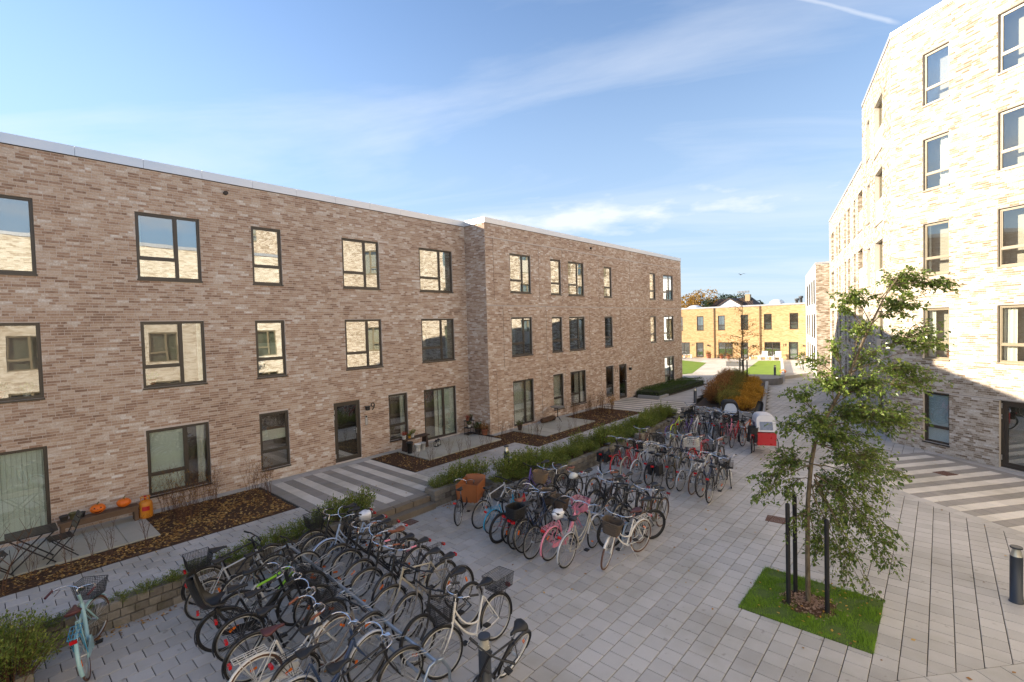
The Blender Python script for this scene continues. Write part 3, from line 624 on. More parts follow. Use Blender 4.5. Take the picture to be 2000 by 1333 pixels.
def slabs(base, name, frame, cells, zt, mats, single=300, th=0.05, jit=0.0016, seed=1, chamfer=0.005, bulk='slab_field', cat=None):
    """cells: (u0,u1,v0,v1,material index) in the frame (origin, u, v)"""
    (ox, oy), (ux, uy), (vx, vy) = frame; R = random.Random(seed)
    def P(a, b, z): return (ox+ux*a+vx*b, oy+uy*a+vy*b, z)
    def area(c):
        q = proj(P((c[0]+c[1])/2, (c[2]+c[3])/2, zt))
        return -1 if q is None or not (0 < q[0] < 2000 and 0 < q[1] < 1333) else (c[1]-c[0])*(c[3]-c[2])/q[2]**3
    cells = sorted(cells, key=area, reverse=True)
    one, rest = cells[:single], cells[single:]
    off = wloc(base); cache = {}
    def geo(c, mb, dz):
        a, b, e, f = c[:4]; k = chamfer
        t = [R.uniform(-jit, jit)*0.6 for _ in range(4)]
        v = [P(a,e,zt-th), P(b,e,zt-th), P(b,f,zt-th), P(a,f,zt-th), P(a,e,zt+dz-k), P(b,e,zt+dz-k), P(b,f,zt+dz-k), P(a,f,zt+dz-k), P(a+k,e+k,zt+dz+t[0]), P(b-k,e+k,zt+dz+t[1]), P(b-k,f-k,zt+dz+t[2]), P(a+k,f-k,zt+dz+t[3])]
        fs = [(8,9,10,11),(0,1,5,4),(1,2,6,5),(2,3,7,6),(3,0,4,7),(4,5,9,8),(5,6,10,9),(6,7,11,10),(7,4,8,11)]
        if ux*vy - uy*vx < 0: fs = [x[::-1] for x in fs]
        mb.add(v, fs, c[4])
    for c in one:
        key = (round(c[1]-c[0], 3), round(c[3]-c[2], 3), c[4])
        cx, cy, _ = P((c[0]+c[1])/2, (c[2]+c[3])/2, 0)
        if key not in cache:
            mb = MB(); geo((c[0], c[1], c[2], c[3], 0), mb, 0.0); cache[key] = mb.mesh(name, (mats[c[4]],), Vector((cx, cy, zt)))
        o = link(name, cache[key], base, Vector((cx, cy, zt + R.uniform(-jit, jit))) - off)
        o.rotation_euler = (R.uniform(-jit, jit)*1.5, R.uniform(-jit, jit)*1.5, 0)
    if rest:
        mb = MB()
        for c in rest: geo(c, mb, R.uniform(-jit, jit))
        tag(mb.build(bulk, list(mats), base), kind='stuff')
def clip(poly, nx, ny, c):          # keep nx*x+ny*y >= c
    out = []
    for i in range(len(poly)):
        a, b = poly[i], poly[(i+1) % len(poly)]; da = nx*a[0]+ny*a[1]-c; db = nx*b[0]+ny*b[1]-c
        if da >= 0: out.append(a)
        if (da >= 0) != (db >= 0): t = da/(da-db); out.append((a[0]+(b[0]-a[0])*t, a[1]+(b[1]-a[1])*t))
    return out
def parea(p): return abs(sum(p[i-1][0]*p[i][1]-p[i][0]*p[i-1][1] for i in range(len(p))))/2
def side(p, a, b): return (b[0]-a[0])*(p[1]-a[1]) - (b[1]-a[1])*(p[0]-a[0])
GX0, GX1, GY0, GY1 = 8.55, 10.30, 0.75, 2.61
Lz = ((16.79, 0.85), (15.09, -1.35))              # edge of the paving laid square to the pale block
Lb = ((8.14, 0.44), (9.64, -0.86))
def bedtest(x, y): return side((x, y), BEDP[0], BEDP[1])
BEDP = [(25.25, 9.75), (24.75, 6.25), (38.2, 9.35), (37.0, 12.0)]
def inpoly(p, poly):
    c = False; n = len(poly)
    for i in range(n):
        a, b = poly[i], poly[(i+1) % n]
        if (a[1] > p[1]) != (b[1] > p[1]) and p[0] < (b[0]-a[0])*(p[1]-a[1])/(b[1]-a[1]) + a[0]: c = not c
    return c
def c1side(x, y): q = Vector((x, y)) - wC1.O; return q.dot(wC1.n)
def c2side(x, y): q = Vector((x, y)) - wC2.O; return q.dot(wC2.n)
def zoneC(x, y):
    q = Vector((x, y)) - Vector((16.79, 0.85)); uu = Vector((0.6114, 0.7913)); nn = Vector((0.7913, -0.6114))
    return q.dot(nn) > 0 and q.dot(uu) < 3.2
def zoneBR(x, y): return (Vector((x, y)) - Vector(Lb[0])).dot(Vector((-0.655, -0.756))) > 0
def wallfront(x): return 10.52 if x < 6.5 else (10.36 if x < 8.25 else (10.42 if x < 9.75 else 9.0))
plaza = MB().quad((-9, -12, -0.026), (64, -12, -0.026), (64, 30, -0.026), (-9, 30, -0.026)).build('plaza', M_JSAND); tag(plaza, 'grey paved bicycle yard between the brick blocks', kind='structure')
cells = []; cut = []; PW = 0.30
_q = Vector((16.79, 0.85)); _nn = Vector((0.7913, -0.6114)); _uu = Vector((0.6114, 0.7913))
for r in range(-26, 42):
    y0 = 0.15 + r*PW; yc = y0+PW/2
    for k in range(-20, 165):
        x0 = k*PW + (0.15 if r % 2 else 0.0) + 0.05; xc = x0+PW/2
        if xc < 0.0 and yc < 0: continue
        if xc > 47.5 or xc < -2: continue
        if yc > wallfront(xc)+0.15 and xc < 23.2: continue
        if xc > 23.2 and yc > 9.75 and xc < 26: continue
        if xc >= 23.2 and (inpoly((xc, yc), BEDP) or (yc > 9.6 + (xc-25)*0.19 and xc < 37.5)): continue
        if yc > 10.2 + (xc-37)*0.23 and xc >= 37.5: continue
        if c2side(xc, yc) < -0.3 and xc > 23.6: continue
        if xc < 24 and c1side(xc, yc) < -0.3: continue
        if not (inview((x0, y0, 0), 60) or inview((x0+PW, y0+PW, 0), 60)): continue
        rc = (x0+0.0055, x0+PW-0.0055, y0+0.0055, y0+PW-0.0055); parts = [rc]
        if rc[1] > GX0 and rc[0] < GX1 and rc[3] > GY0 and rc[2] < GY1:
            parts = []; a, b, c, d = rc
            if a < GX0: parts.append((a, GX0-0.002, c, d)); a = GX0
            if b > GX1: parts.append((GX1+0.002, b, c, d)); b = GX1
            if c < GY0: parts.append((a, b, c, GY0-0.002))
            if d > GY1: parts.append((a, b, GY1+0.002, d))
        for a, b, c, d in parts:
            if b-a < 0.01 or d-c < 0.01: continue
            P4 = [(a, c), (b, c), (b, d), (a, d)]; n0 = [(Vector(p)-_q).dot(_nn) for p in P4]; n1 = [(Vector(p)-_q).dot(_uu)-3.2 for p in P4]; n2_ = [(Vector(p)-Vector(Lb[0])).dot(Vector((-0.655, -0.756))) for p in P4]
            inC = any(v > 0 for v in n0) and any(v < 0 for v in n1); inB = any(v > 0 for v in n2_)
            if not inC and not inB: cells.append((a, b, c, d, 0)); continue
            if inB: pol = [clip(P4, 0.655, 0.756, 0.655*Lb[0][0]+0.756*Lb[0][1]+0.002)]
            else:
                k0 = _nn.dot(_q); k1 = _uu.dot(_q)+3.2
                p1 = clip(P4, -_nn.x, -_nn.y, -k0+0.003); p2 = clip(clip(P4, _nn.x, _nn.y, k0), _uu.x, _uu.y, k1+0.003) if any(v > 0 for v in n0) else []
                pol = [p1, p2]
            cut += [p for p in pol if len(p) > 2 and parea(p) > 0.0008]
slabs(plaza, 'paving_slab', ((0, 0), (1, 0), (0, 1)), cells, 0.0, (M_PAVE,), 300, seed=3)
mb = MB()
for p in cut: mb.prism(p if sum(p[i-1][0]*p[i][1]-p[i][0]*p[i-1][1] for i in range(len(p))) > 0 else p[::-1], -0.05, rng.uniform(-0.0012, 0.0012))
tag(mb.build('cut_slab_edge', M_PAVE, plaza), kind='stuff')
# striped forecourt of the pale block, and the near right corner, laid square to that block
uu = (0.6114, 0.7913); nn = (0.7913, -0.6114)
cells = []
for i in range(-40, 30):
    for j in range(0, 40):
        a, b = i*0.325, j*0.30; x = 16.79 + uu[0]*(a+0.16) + nn[0]*(b+0.15); y = 0.85 + uu[1]*(a+0.16) + nn[1]*(b+0.15)
        if not zoneC(x, y) or c1side(x, y) < 0.05 or (c2side(x, y) < 0.1 and x > 23.6): continue
        if not inview((x, y, 0), 60): continue
        mi = 1 if (i % 2 == 0 and b > 0.28 and c1side(x, y) > 0.62) else (2 if b > 0.28 and c1side(x, y) > 0.3 else 0)
        cells.append((a+0.003, a+0.322, b+0.003, b+0.297, mi))
slabs(plaza, 'forecourt_slab', ((16.79, 0.85), uu, nn), cells, 0.0, (M_PAVE, M_PLIGHT, M_PDARK), 250, seed=4, bulk='forecourt_field')
cells = []
for i in range(-20, 20):
    for j in range(0, 20):
        a, b = i*0.40 + (0.2 if j % 2 else 0), j*0.40; U = (0.756, -0.655); V = (-0.655, -0.756)
        x = Lb[0][0] + U[0]*(a+0.2) + V[0]*(b+0.2); y = Lb[0][1] + U[1]*(a+0.2) + V[1]*(b+0.2)
        if y < -4 or x < 0 or not inview((x, y, 0), 200): continue
        cells.append((a+0.003, a+0.397, b+0.003, b+0.397, 0))
slabs(plaza, 'corner_slab', ((Lb[0]), (0.756, -0.655), (-0.655, -0.756)), cells, 0.0, (M_PAVE,), 200, seed=5, bulk='corner_field')
# raised walkway along the brown blocks
ZW = 0.30
M_BED = plain('bark_mulch', (0.085, 0.05, 0.032), 0.95, var=0.5, scale=14, bump=1.0, spec=0.08)
walk = MB().prism([(-9, 10.72), (6.5, 10.72), (6.5, 10.76), (8.25, 10.76), (8.25, 10.9), (9.95, 10.9), (9.95, 10.12), (23.1, 10.12), (23.1, 9.85), (36, 12.2), (36, YB+0.3), (14.7, YB+0.3), (14.7, YA+0.2), (-9, YA+0.2)], -0.02, ZW-0.026).build('walkway', M_JSAND); tag(walk, 'raised paved footpath along the brown brick blocks', kind='structure')
def walkspans(y):
    yc = y+0.15; out = []
    if 10.74 < yc < 12.72: out.append((-3, 5.575))
    if 10.95 < yc < 12.72: out.append((9.305, 9.96))
    if 10.2 < yc < 12.72: out.append((9.96, 14.185))
    if 10.2 < yc < 11.46: out.append((14.185, 22.945))
    if yc < 12.66: out.append((27.16, min(36.0, 25.25+(yc-10.25)/0.2)))
    res = []
    for a, b in out:
        if b <= a: continue
        if res and abs(res[-1][1]-a) < 1e-6: res[-1] = (res[-1][0], b)
        else: res.append((a, b))
    return res
cells = []
for r in range(0, 10):
    y0 = 10.02 + r*0.30
    for a, b in walkspans(y0):
        k = math.floor((a-0.15)/0.30)
        while k*0.30 < b:
            x0 = k*0.30 + (0.15 if r % 2 else 0); xa, xb = max(x0, a), min(x0+0.30, b); k += 1
            if xb-xa < 0.03: continue
            if inview((xa, y0, .3), 60) or inview((xb, y0+.3, .3), 60): cells.append((round(xa+0.0055, 4), round(xb-0.0055, 4), y0+0.0055, y0+0.2945, 0))
slabs(walk, 'walkway_slab', ((0, 0), (1, 0), (0, 1)), cells, ZW, (M_PAVE,), 300, seed=6, bulk='walkway_field')
cells = []
for i in range(12):
    for j in range(0, 16):
        x0 = 5.58 + i*0.31; y0 = 10.78 + j*0.30
        if x0 < 6.5 and y0 < 11.05: continue
        if x0 > 8.3 and y0 < 11.0: continue
        mi = 0 if j > 14 else (1 if i % 2 == 1 and j > 0 else 2)
        cells.append((x0+0.003, x0+0.307, y0+0.003, y0+0.297, mi))
slabs(walk, 'striped_slab', ((0, 0), (1, 0), (0, 1)), cells, ZW, (M_PAVE, M_PLIGHT, M_PDARK), 220, seed=7)
cells = []
for i in range(14):
    for j in range(0, 16):
        x0 = 22.95 + i*0.30; y0 = 9.95 + j*0.30
        if y0 < 9.9 + max(0, (x0-25.0))*0.22: continue
        cells.append((x0+0.003, x0+0.297, y0+0.003, y0+0.297, 1 if i % 2 == 0 else 2))
slabs(walk, 'far_striped_slab', ((0, 0), (1, 0), (0, 1)), cells, ZW, (M_PAVE, M_PLIGHT, M_PDARK), 0, seed=8, bulk='far_striped_field')
# gravel strip at the wall foot, beds and patios
def sheet(name, poly, z, mat, label, parent=None, h=0.05, kind='structure'):
    o = MB().prism(poly, z-h, z).build(name, mat, parent); tag(o, label, kind=kind if parent is None else None); return o
M_CONC = plain('concrete', (0.40, 0.38, 0.34), 0.9, var=0.22, scale=3, bump=0.2); M_PATIO = pavemat('patio_concrete', (0.40, 0.385, 0.33), 0.12, (0.30, 0.27, 0.18))
sheet('wall_foot_strip', [(-9, 15.45), (14.3, 15.45), (14.3, 15.735), (-9, 15.735)], ZW-0.002, M_CONC, 'narrow concrete strip at the foot of the long brown block')
sheet('wall_foot_strip', [(14.63, 14.2), (27.3, 14.2), (27.3, 14.485), (14.63, 14.485)], ZW-0.003, M_CONC, 'narrow concrete strip at the foot of the projecting block')
def patio(x0, x1, y0, y1, n, label):
    p = MB().box(x0, x1, y0, y1, ZW-0.06, ZW-0.012).build('patio', M_JSAND); tag(p, label, kind='structure')
    cw = (x1-x0)/n; cl = [(x0+i*cw+0.005, x0+(i+1)*cw-0.005, y0, y1, 0) for i in range(n)]
    slabs(p, 'patio_slab', ((0, 0), (1, 0), (0, 1)), cl, ZW+0.02, (M_PATIO,), 60, th=0.07, seed=int(x0*10)+40, jit=0.003)
patio(-1.5, 2.70, 13.65, 15.44, 7, 'concrete slab patio in front of the blinds at far left')
patio(10.5, 14.25, 13.50, 15.44, 6, 'concrete patio with potted plants at the inner corner')
patio(15.72, 19.55, 12.32, 14.18, 6, 'concrete patio with round table at the projecting block')
BEDS = [('planting bed with twigs and yellow leaves under the wide window', [(-9, 12.74), (5.5, 12.74), (5.5, 15.44), (2.72, 15.44), (2.72, 13.63), (-9, 13.63)]),
        ('planting bed of dark mulch right of the striped forecourt', [(9.40, 12.74), (14.19, 12.74), (14.19, 11.47), (15.70, 11.47), (15.70, 14.18), (14.27, 14.18), (14.27, 13.48), (10.48, 13.48), (10.48, 15.44), (9.40, 15.44)]),
        ('planting bed with orange shrub between round table patio and far steps', [(15.72, 11.47), (22.92, 11.47), (22.92, 14.18), (19.57, 14.18), (19.57, 12.30), (15.72, 12.30)])]
for lab, poly in BEDS: sheet('planting_bed', poly, ZW-0.02, M_BED, lab, h=0.2)
# steps
M_STEP = plain('wet_stone_step', (0.17, 0.14, 0.105), 0.6, var=0.35, scale=5, bump=0.25)
st = empty('stone_steps', (7.4, 10.5, 0), 'two weathered stone steps up to the striped forecourt', 'steps')
for x0, x1 in ((6.50, 7.09), (7.095, 7.66), (7.665, 8.24)):
    MB().box(x0, x1, 10.36, 10.62, -0.02, 0.148).build('lower_step', M_STEP, st); MB().box(x0+0.02, x1-0.0, 10.60, 10.785, 0.10, 0.297).build('upper_step', M_STEP, st)
# block walls of the raised planters
M_BLOCK = plain('tumbled_block', (0.27, 0.245, 0.20), 0.95, var=0.35, scale=9, bump=0.9)
def blockmat():
    m, nt, out = newmat('tumbled_block_mix'); t = NT(nt); r = t.rand(); p = t.pos(); n = t.noise(14, 5, 0.65, p); b = t.noise(2.2, 4, 0.6, p)
    col = t.ramp(t.math('ADD', t.math('MULTIPLY', r, 0.5), t.math('MULTIPLY', n, 0.5)), [(0.1, (0.085, 0.075, 0.062)), (0.5, (0.19, 0.172, 0.145)), (0.9, (0.31, 0.285, 0.245))])
    col = t.mix(t.ramp(b, [(0.52, (0, 0, 0)), (0.66, (0.6, 0.6, 0.6))]), col, (0.09, 0.085, 0.05, 1))
    t.out(out, t.bsdf(col, 0.95, 0, 0.2, n, 0.9, 0.02)); return m
M_BLOCK = blockmat()
def block_wall(root, p0, p1, h=0.45, seed=0, thick=0.20, nrm=None, courses=3):
    R = random.Random(seed); a = Vector(p0); b = Vector(p1); L = (b-a).length; u = (b-a)/L; n = Vector(nrm); w = Wall(a, u, n); ch = h/courses
    for c in range(courses):
        s = -R.uniform(0, 0.12); z0 = c*ch
        while s < L:
            l = R.choice((0.14, 0.18, 0.2, 0.2, 0.24)); s0, s1 = max(s, 0), min(s+l, L)
            if s1-s0 > 0.04:
                k = 0.007; mb = MB(); d1 = R.uniform(-0.006, 0.006) - 0.012*c; zt = z0+ch-0.004
                P = w.P
                pts = [P(s0+0.003,z0,-thick), P(s1-0.003,z0,-thick), P(s1-0.003,z0,d1-k), P(s0+0.003,z0,d1-k), P(s0+0.003,zt,-thick), P(s1-0.003,zt,-thick), P(s1-0.003,zt-k,d1-k), P(s0+0.003,zt-k,d1-k)]
                ins = [P(s0+0.003+k,z0+k,d1+R.uniform(0, .006)), P(s1-0.003-k,z0+k,d1+R.uniform(0, .006)), P(s1-0.003-k,zt-2*k,d1+R.uniform(0, .004)), P(s0+0.003+k,zt-2*k,d1+R.uniform(0, .004))]
                fs = [(4,5,6,7),(0,4,7,3),(1,2,6,5),(8,9,10,11),(3,2,9,8),(2,6,10,9),(6,7,11,10),(7,3,8,11),(0,3,2,1),(0,1,5,4)]
                if u.x*n.y - u.y*n.x > 0: fs = fs
                else: fs = [f[::-1] for f in fs]
                mb.add(pts+ins, fs); ctr = w.P((s0+s1)/2, z0, -thick/2)
                mb.build('block', M_BLOCK, root, origin=ctr)
            s += l
M_SOIL = plain('planter_soil', (0.06, 0.042, 0.028), 0.95, var=0.4, scale=12, bump=0.8)
pl1 = empty('planter_wall', (2, 10.6, 0), 'low wall of tumbled blocks beside the front bicycle rack', 'wall')
block_wall(pl1, (0.35, 10.52), (6.48, 10.52), 0.43, 1, 0.2, (0, -1)); block_wall(pl1, (0.35, 9.2), (0.35, 10.50), 0.43, 2, 0.2, (1, 0))
MB().box(-1.5, 0.14, 9.0, 10.70, 0, 0.38).build('soil', M_SOIL, pl1); MB().box(0.36, 6.46, 10.60, 10.72, 0, 0.37).build('soil', M_SOIL, pl1)
pl2 = empty('planter_wall', (14, 9.5, 0), 'long stepped wall of tumbled blocks with shrubs above the second and third racks', 'wall')
block_wall(pl2, (8.27, 10.42), (9.73, 10.42), 0.45, 3, 0.2, (0, -1)); block_wall(pl2, (8.27, 10.44), (8.27, 10.95), 0.45, 4, 0.2, (-1, 0)); block_wall(pl2, (9.73, 9.02), (9.73, 10.40), 0.45, 5, 0.2, (-1, 0))
block_wall(pl2, (9.75, 9.0), (17.0, 9.0), 0.45, 6, 0.2, (0, -1)); block_wall(pl2, (17.0, 8.72), (17.35, 8.72), 0.6, 7, 0.2, (0, -1), 4); block_wall(pl2, (17.35, 9.0), (22.9, 9.35), 0.45, 8, 0.2, (0.06, -1)); block_wall(pl2, (17.0, 8.74), (17.0, 9.0), 0.6, 9, 0.2, (-1, 0), 4)
MB().prism([(8.42, 10.55), (9.85, 10.55), (9.85, 9.15), (17.3, 9.15), (22.9, 9.5), (22.9, 10.13), (9.95, 10.13), (9.95, 10.92), (8.42, 10.92)], 0, 0.38).build('soil', M_SOIL, pl2)
# far bed, lawns, path, deck
M_KERB = plain('concrete_kerb', (0.30, 0.30, 0.30), 0.85, var=0.15, scale=4, bump=0.15)
kb = empty('planter_kerb', (25, 8, 0), 'low grey concrete kerb in front of the orange shrubs', 'kerb')
def kerbrun(root, pts, h, t, L=1.0, mat=None):
    for (a, b) in zip(pts[:-1], pts[1:]):
        A, Bv = Vector(a), Vector(b); le = (Bv-A).length; u = (Bv-A)/le; n = Vector((-u.y, u.x)); k = max(1, round(le/L))
        for i in range(k):
            p, q = A+u*(le*i/k+0.004), A+u*(le*(i+1)/k-0.004)
            mb = MB().prism([tuple(p), tuple(q), tuple(q+n*t), tuple(p+n*t)], -0.03, h); mb.build('kerb_stone', mat or M_KERB, root, origin=(p.x, p.y, 0))
kerbrun(kb, [(25.25, 9.75), (24.75, 6.25), (38.2, 9.35)], 0.42, 0.18)
sheet('planting_bed', [(25.45, 9.9), (24.98, 6.5), (38.1, 9.55), (37.0, 12.0)], 0.36, M_SOIL, 'raised bed of orange and brown shrubs', h=0.4)
kb2 = empty('planter_kerb', (28, 12.7, 0.3), 'low kerb in front of the clipped dark green hedge', 'kerb'); kerbrun(kb2, [(27.35, 14.1), (27.35, 12.68), (28.7, 12.68)], ZW+0.14, 0.15)
sheet('hedge_bed', [(27.5, 12.7), (35.2, 12.7), (35.2, 14.47), (27.5, 14.47)], ZW+0.02, M_SOIL, 'soil strip under the clipped hedge')
def grassmat(name, lo, hi):
    m, nt, out = newmat(name); t = NT(nt); p = t.pos(); n = t.noise(1.2, 5, 0.6, p); f = t.noise(60, 3, 0.6, p); r = t.rand()
    col = t.ramp(t.math('ADD', t.math('MULTIPLY', n, 0.5), t.math('ADD', t.math('MULTIPLY', f, 0.25), t.math('MULTIPLY', r, 0.25))), [(0.25, lo), (0.75, hi)])
    t.out(out, t.bsdf(col, 0.7, 0, 0.25)); return m
M_GRASS = grassmat('lawn_grass', (0.075, 0.13, 0.012), (0.19, 0.28, 0.03))
sheet('lawn', [(42.42, 9.5), (58.9, 13.2), (58.2, 15.2), (44.0, 12.9), (42.6, 11.6)], ZW, M_GRASS, 'bright sunlit lawn in front of house 19', h=0.4)
sheet('lawn', [(41.3, 17.0), (42.3, 16.5), (53.6, 19.3), (56, 23), (56, 27), (41.3, 27)], ZW-0.004, M_GRASS, 'sunlit lawn behind the end of the projecting block', h=0.4)
M_FPAVE = pavemat('far_pale_paving', (0.46, 0.43, 0.38), 0.14)
sheet('far_path', [(36.02, 12.0), (47.6, 8.1), (61, 11.2), (61, 30), (36.02, 30)], ZW-0.03, M_FPAVE, 'pale paved court in front of the terrace houses', h=0.3)
cells = []
for i in range(46):
    for j in range(-2, 14):
        a, b = i*0.4, j*0.3
        cells.append((a+0.004, a+0.396, b+0.004, b+0.296, 1 if i % 2 else 0))
fp = bpy.data.objects['far_path']; U4 = (0.974, 0.226); V4 = (-0.226, 0.974)
slabs(fp, 'path_slab', ((42.6, 13.2), U4, V4), [c for c in cells if c[1] < 16.5], ZW-0.012, (M_FPAVE, M_PLIGHT), 0, seed=9, bulk='path_field')
kw = empty('lawn_wall', (50, 11, 0), 'long low white concrete edge wall along the right lawn', 'wall'); kerbrun(kw, [(42.0, 9.12), (59.3, 13.05)], 0.55, 0.2, 2.2, plain('pale_concrete', (0.55, 0.54, 0.51), 0.85))
sheet('dark_path', [(45.7, 9.75), (46.1, 9.15), (57.6, 11.9), (57.3, 12.5)], ZW-0.02, M_PAVE, 'dark paved strip beside the white lawn wall', h=0.02)
dk = empty('round_deck', (40.6, 10.6, 0), 'round grey timber bench deck at the near end of the lawn', 'bench')
mb = MB(); mb.lathe([(1.72, 0), (1.72, 0.40)], 40, (40.5, 10.7, 0.02), smooth=False); mb.build('base', plain('grey_timber_dark', (0.09, 0.085, 0.08), 0.8), dk)
M_TIMB = plain('grey_timber', (0.24, 0.225, 0.21), 0.8, var=0.25, scale=3)
for i in range(64):
    an = 2*math.pi*i/64
    if math.cos(an - math.atan2(-10.7, -40.5)) < -0.2: continue
    mb = MB(); c, s = math.cos(an), math.sin(an); hw = 0.078
    mb.hexa([(40.5+c*1.722+s*hw, 10.7+s*1.722-c*hw, 0.03), (40.5+c*1.75+s*hw, 10.7+s*1.75-c*hw, 0.03), (40.5+c*1.75-s*hw, 10.7+s*1.75+c*hw, 0.03), (40.5+c*1.722-s*hw, 10.7+s*1.722+c*hw, 0.03)] + [(40.5+c*1.722+s*hw, 10.7+s*1.722-c*hw, 0.43), (40.5+c*1.75+s*hw, 10.7+s*1.75-c*hw, 0.43), (40.5+c*1.75-s*hw, 10.7+s*1.75+c*hw, 0.43), (40.5+c*1.722-s*hw, 10.7+s*1.722+c*hw, 0.43)]); mb.build('side_slat', M_TIMB, dk)
y = -1.75
while y < 1.75:
    hw = math.sqrt(max(0.0, 1.76**2 - max(abs(y), abs(y+0.14))**2))
    if hw > 0.1: MB().box(40.5-hw, 40.5+hw, 10.7+y+0.004, 10.7+y+0.136, 0.43, 0.465).build('deck_board', M_TIMB, dk)
    y += 0.14
# grass square round the tree
sq = sheet('tree_pit', [(GX0, GY0), (GX1, GY0), (GX1, GY1), (GX0, GY1)], -0.004, M_SOIL, 'square of earth cut into the paving round the young tree', h=0.1)
# drain covers
M_RUST = plain('rusty_iron', (0.13, 0.062, 0.04), 0.8, 0.2, var=0.35, scale=18, bump=0.4)
def drain(x, y, rz, w, l, label):
    r = empty('drain_cover', (x, y, 0), label, 'drain cover', rz=rz)
    mb = MB(); mb.box(-w/2, w/2, -l/2, -l/2+0.03, -0.02, 0.006); mb.box(-w/2, w/2, l/2-0.03, l/2, -0.02, 0.006); mb.box(-w/2, -w/2+0.03, -l/2+0.03, l/2-0.03, -0.02, 0.006); mb.box(w/2-0.03, w/2, -l/2+0.03, l/2-0.03, -0.02, 0.006); link('frame', mb.mesh('frame', (M_RUST,)), r)
    n = 7
    for i in range(n):
        x0 = -w/2+0.035+(w-0.07)*i/n; link('grating_bar', MB().box(x0, x0+(w-0.07)/n-0.014, -l/2+0.032, l/2-0.032, -0.02, 0.0045).mesh('grating_bar', (M_RUST,)), r)
drain(7.23, 10.15, 0.1, 0.30, 0.32, 'small rusty drain cover below the stone steps'); drain(12.95, 3.04, 0.1, 0.42, 0.42, 'rusty drain cover in the paving left of the young tree'); drain(19.84, -0.09, math.atan2(nn[1], nn[0]), 0.45, 0.42, 'rusty drain cover in the striped forecourt of the pale block')
# ------------------------------------------------------------------ vegetation
def leafmat(name, els, rough=0.5, trans=0.35, spec=0.4):
    m, nt, out = newmat(name); t = NT(nt); r = t.rand(); n = t.noise(2.5, 3, 0.5, t.pos())
    col = t.ramp(t.math('ADD', t.math('MULTIPLY', r, 0.75), t.math('MULTIPLY', n, 0.25)), els)
    b = t.bsdf(col, rough, 0, spec); tr = t.n('ShaderNodeBsdfTranslucent', {'Color': col}).outputs[0]
    t.out(out, t.n('ShaderNodeMixShader', {0: trans, 1: b, 2: tr}).outputs[0]); return m
M_LTREE = leafmat('rowan_leaf', [(0.0, (0.055, 0.095, 0.02)), (0.35, (0.115, 0.18, 0.035)), (0.7, (0.19, 0.26, 0.05)), (0.9, (0.30, 0.34, 0.08)), (0.96, (0.38, 0.31, 0.05)), (1.0, (0.24, 0.11, 0.04))], 0.3)
M_LSHRUB = leafmat('shrub_leaf', [(0.0, (0.07, 0.11, 0.02)), (0.4, (0.15, 0.21, 0.035)), (0.75, (0.26, 0.31, 0.06)), (0.95, (0.40, 0.36, 0.10)), (1.0, (0.35, 0.14, 0.04))], 0.45)
M_LHEDGE = leafmat('hedge_leaf', [(0.0, (0.035, 0.07, 0.014)), (0.6, (0.075, 0.13, 0.025)), (1.0, (0.14, 0.20, 0.045))], 0.4)
M_LGOLD = leafmat('golden_leaf', [(0.0, (0.36, 0.17, 0.02)), (0.5, (0.56, 0.30, 0.035)), (1.0, (0.70, 0.45, 0.09))], 0.6)
M_LBROWN = leafmat('russet_leaf', [(0.0, (0.19, 0.09, 0.035)), (0.5, (0.36, 0.18, 0.06)), (0.9, (0.46, 0.27, 0.10)), (1.0, (0.28, 0.26, 0.07))], 0.7)
M_LOLIVE = leafmat('olive_leaf', [(0.0, (0.13, 0.14, 0.03)), (0.5, (0.26, 0.25, 0.06)), (1.0, (0.42, 0.33, 0.09))], 0.6)
M_LAUT = leafmat('autumn_leaf', [(0.0, (0.16, 0.085, 0.02)), (0.4, (0.34, 0.19, 0.03)), (0.8, (0.50, 0.30, 0.05)), (1.0, (0.22, 0.20, 0.05))], 0.6)
M_LPINE = leafmat('pine_leaf', [(0.0, (0.018, 0.035, 0.016)), (1.0, (0.055, 0.085, 0.03))], 0.6)
M_FALLEN = leafmat('fallen_leaf', [(0.0, (0.12, 0.055, 0.02)), (0.3, (0.28, 0.13, 0.035)), (0.6, (0.44, 0.24, 0.06)), (0.85, (0.55, 0.36, 0.12)), (1.0, (0.58, 0.46, 0.26))], 0.7, 0.1)
def barkmat(name, a, b):
    m, nt, out = newmat(name); t = NT(nt); p = t.pos((1, 1, 0.3)); n = t.noise(26, 5, 0.65, p)
    t.out(out, t.bsdf(t.ramp(n, [(0.3, a), (0.7, b)]), 0.85, 0, 0.2, n, 0.7, 0.01)); return m
M_BARK = barkmat('grey_bark', (0.075, 0.055, 0.035), (0.20, 0.16, 0.105)); M_TWIG = barkmat('red_brown_twig', (0.07, 0.035, 0.022), (0.17, 0.095, 0.06))
def leaf(mb, p, size, R, d=None, mi=0, w=0.5):
    t = Vector((R.gauss(0, 1), R.gauss(0, 1), R.gauss(0, 0.7)))
    if d is not None: t = t*0.55 + d*1.2
    t.normalize(); s = t.cross(Vector((R.gauss(0, .6), R.gauss(0, .6), 1)))
    if s.length < 1e-3: return
    s.normalize(); n = s.cross(t); L = size*R.uniform(0.55, 1.35); W_ = L*w*R.uniform(0.8, 1.2)
    q = p + t*L*0.45 + n*L*0.08
    mb.add([p, q + s*W_*0.5 + n*L*0.07, p + t*L - n*L*0.06, q - s*W_*0.5 + n*L*0.07], [(0, 1, 2), (0, 2, 3)], mi)
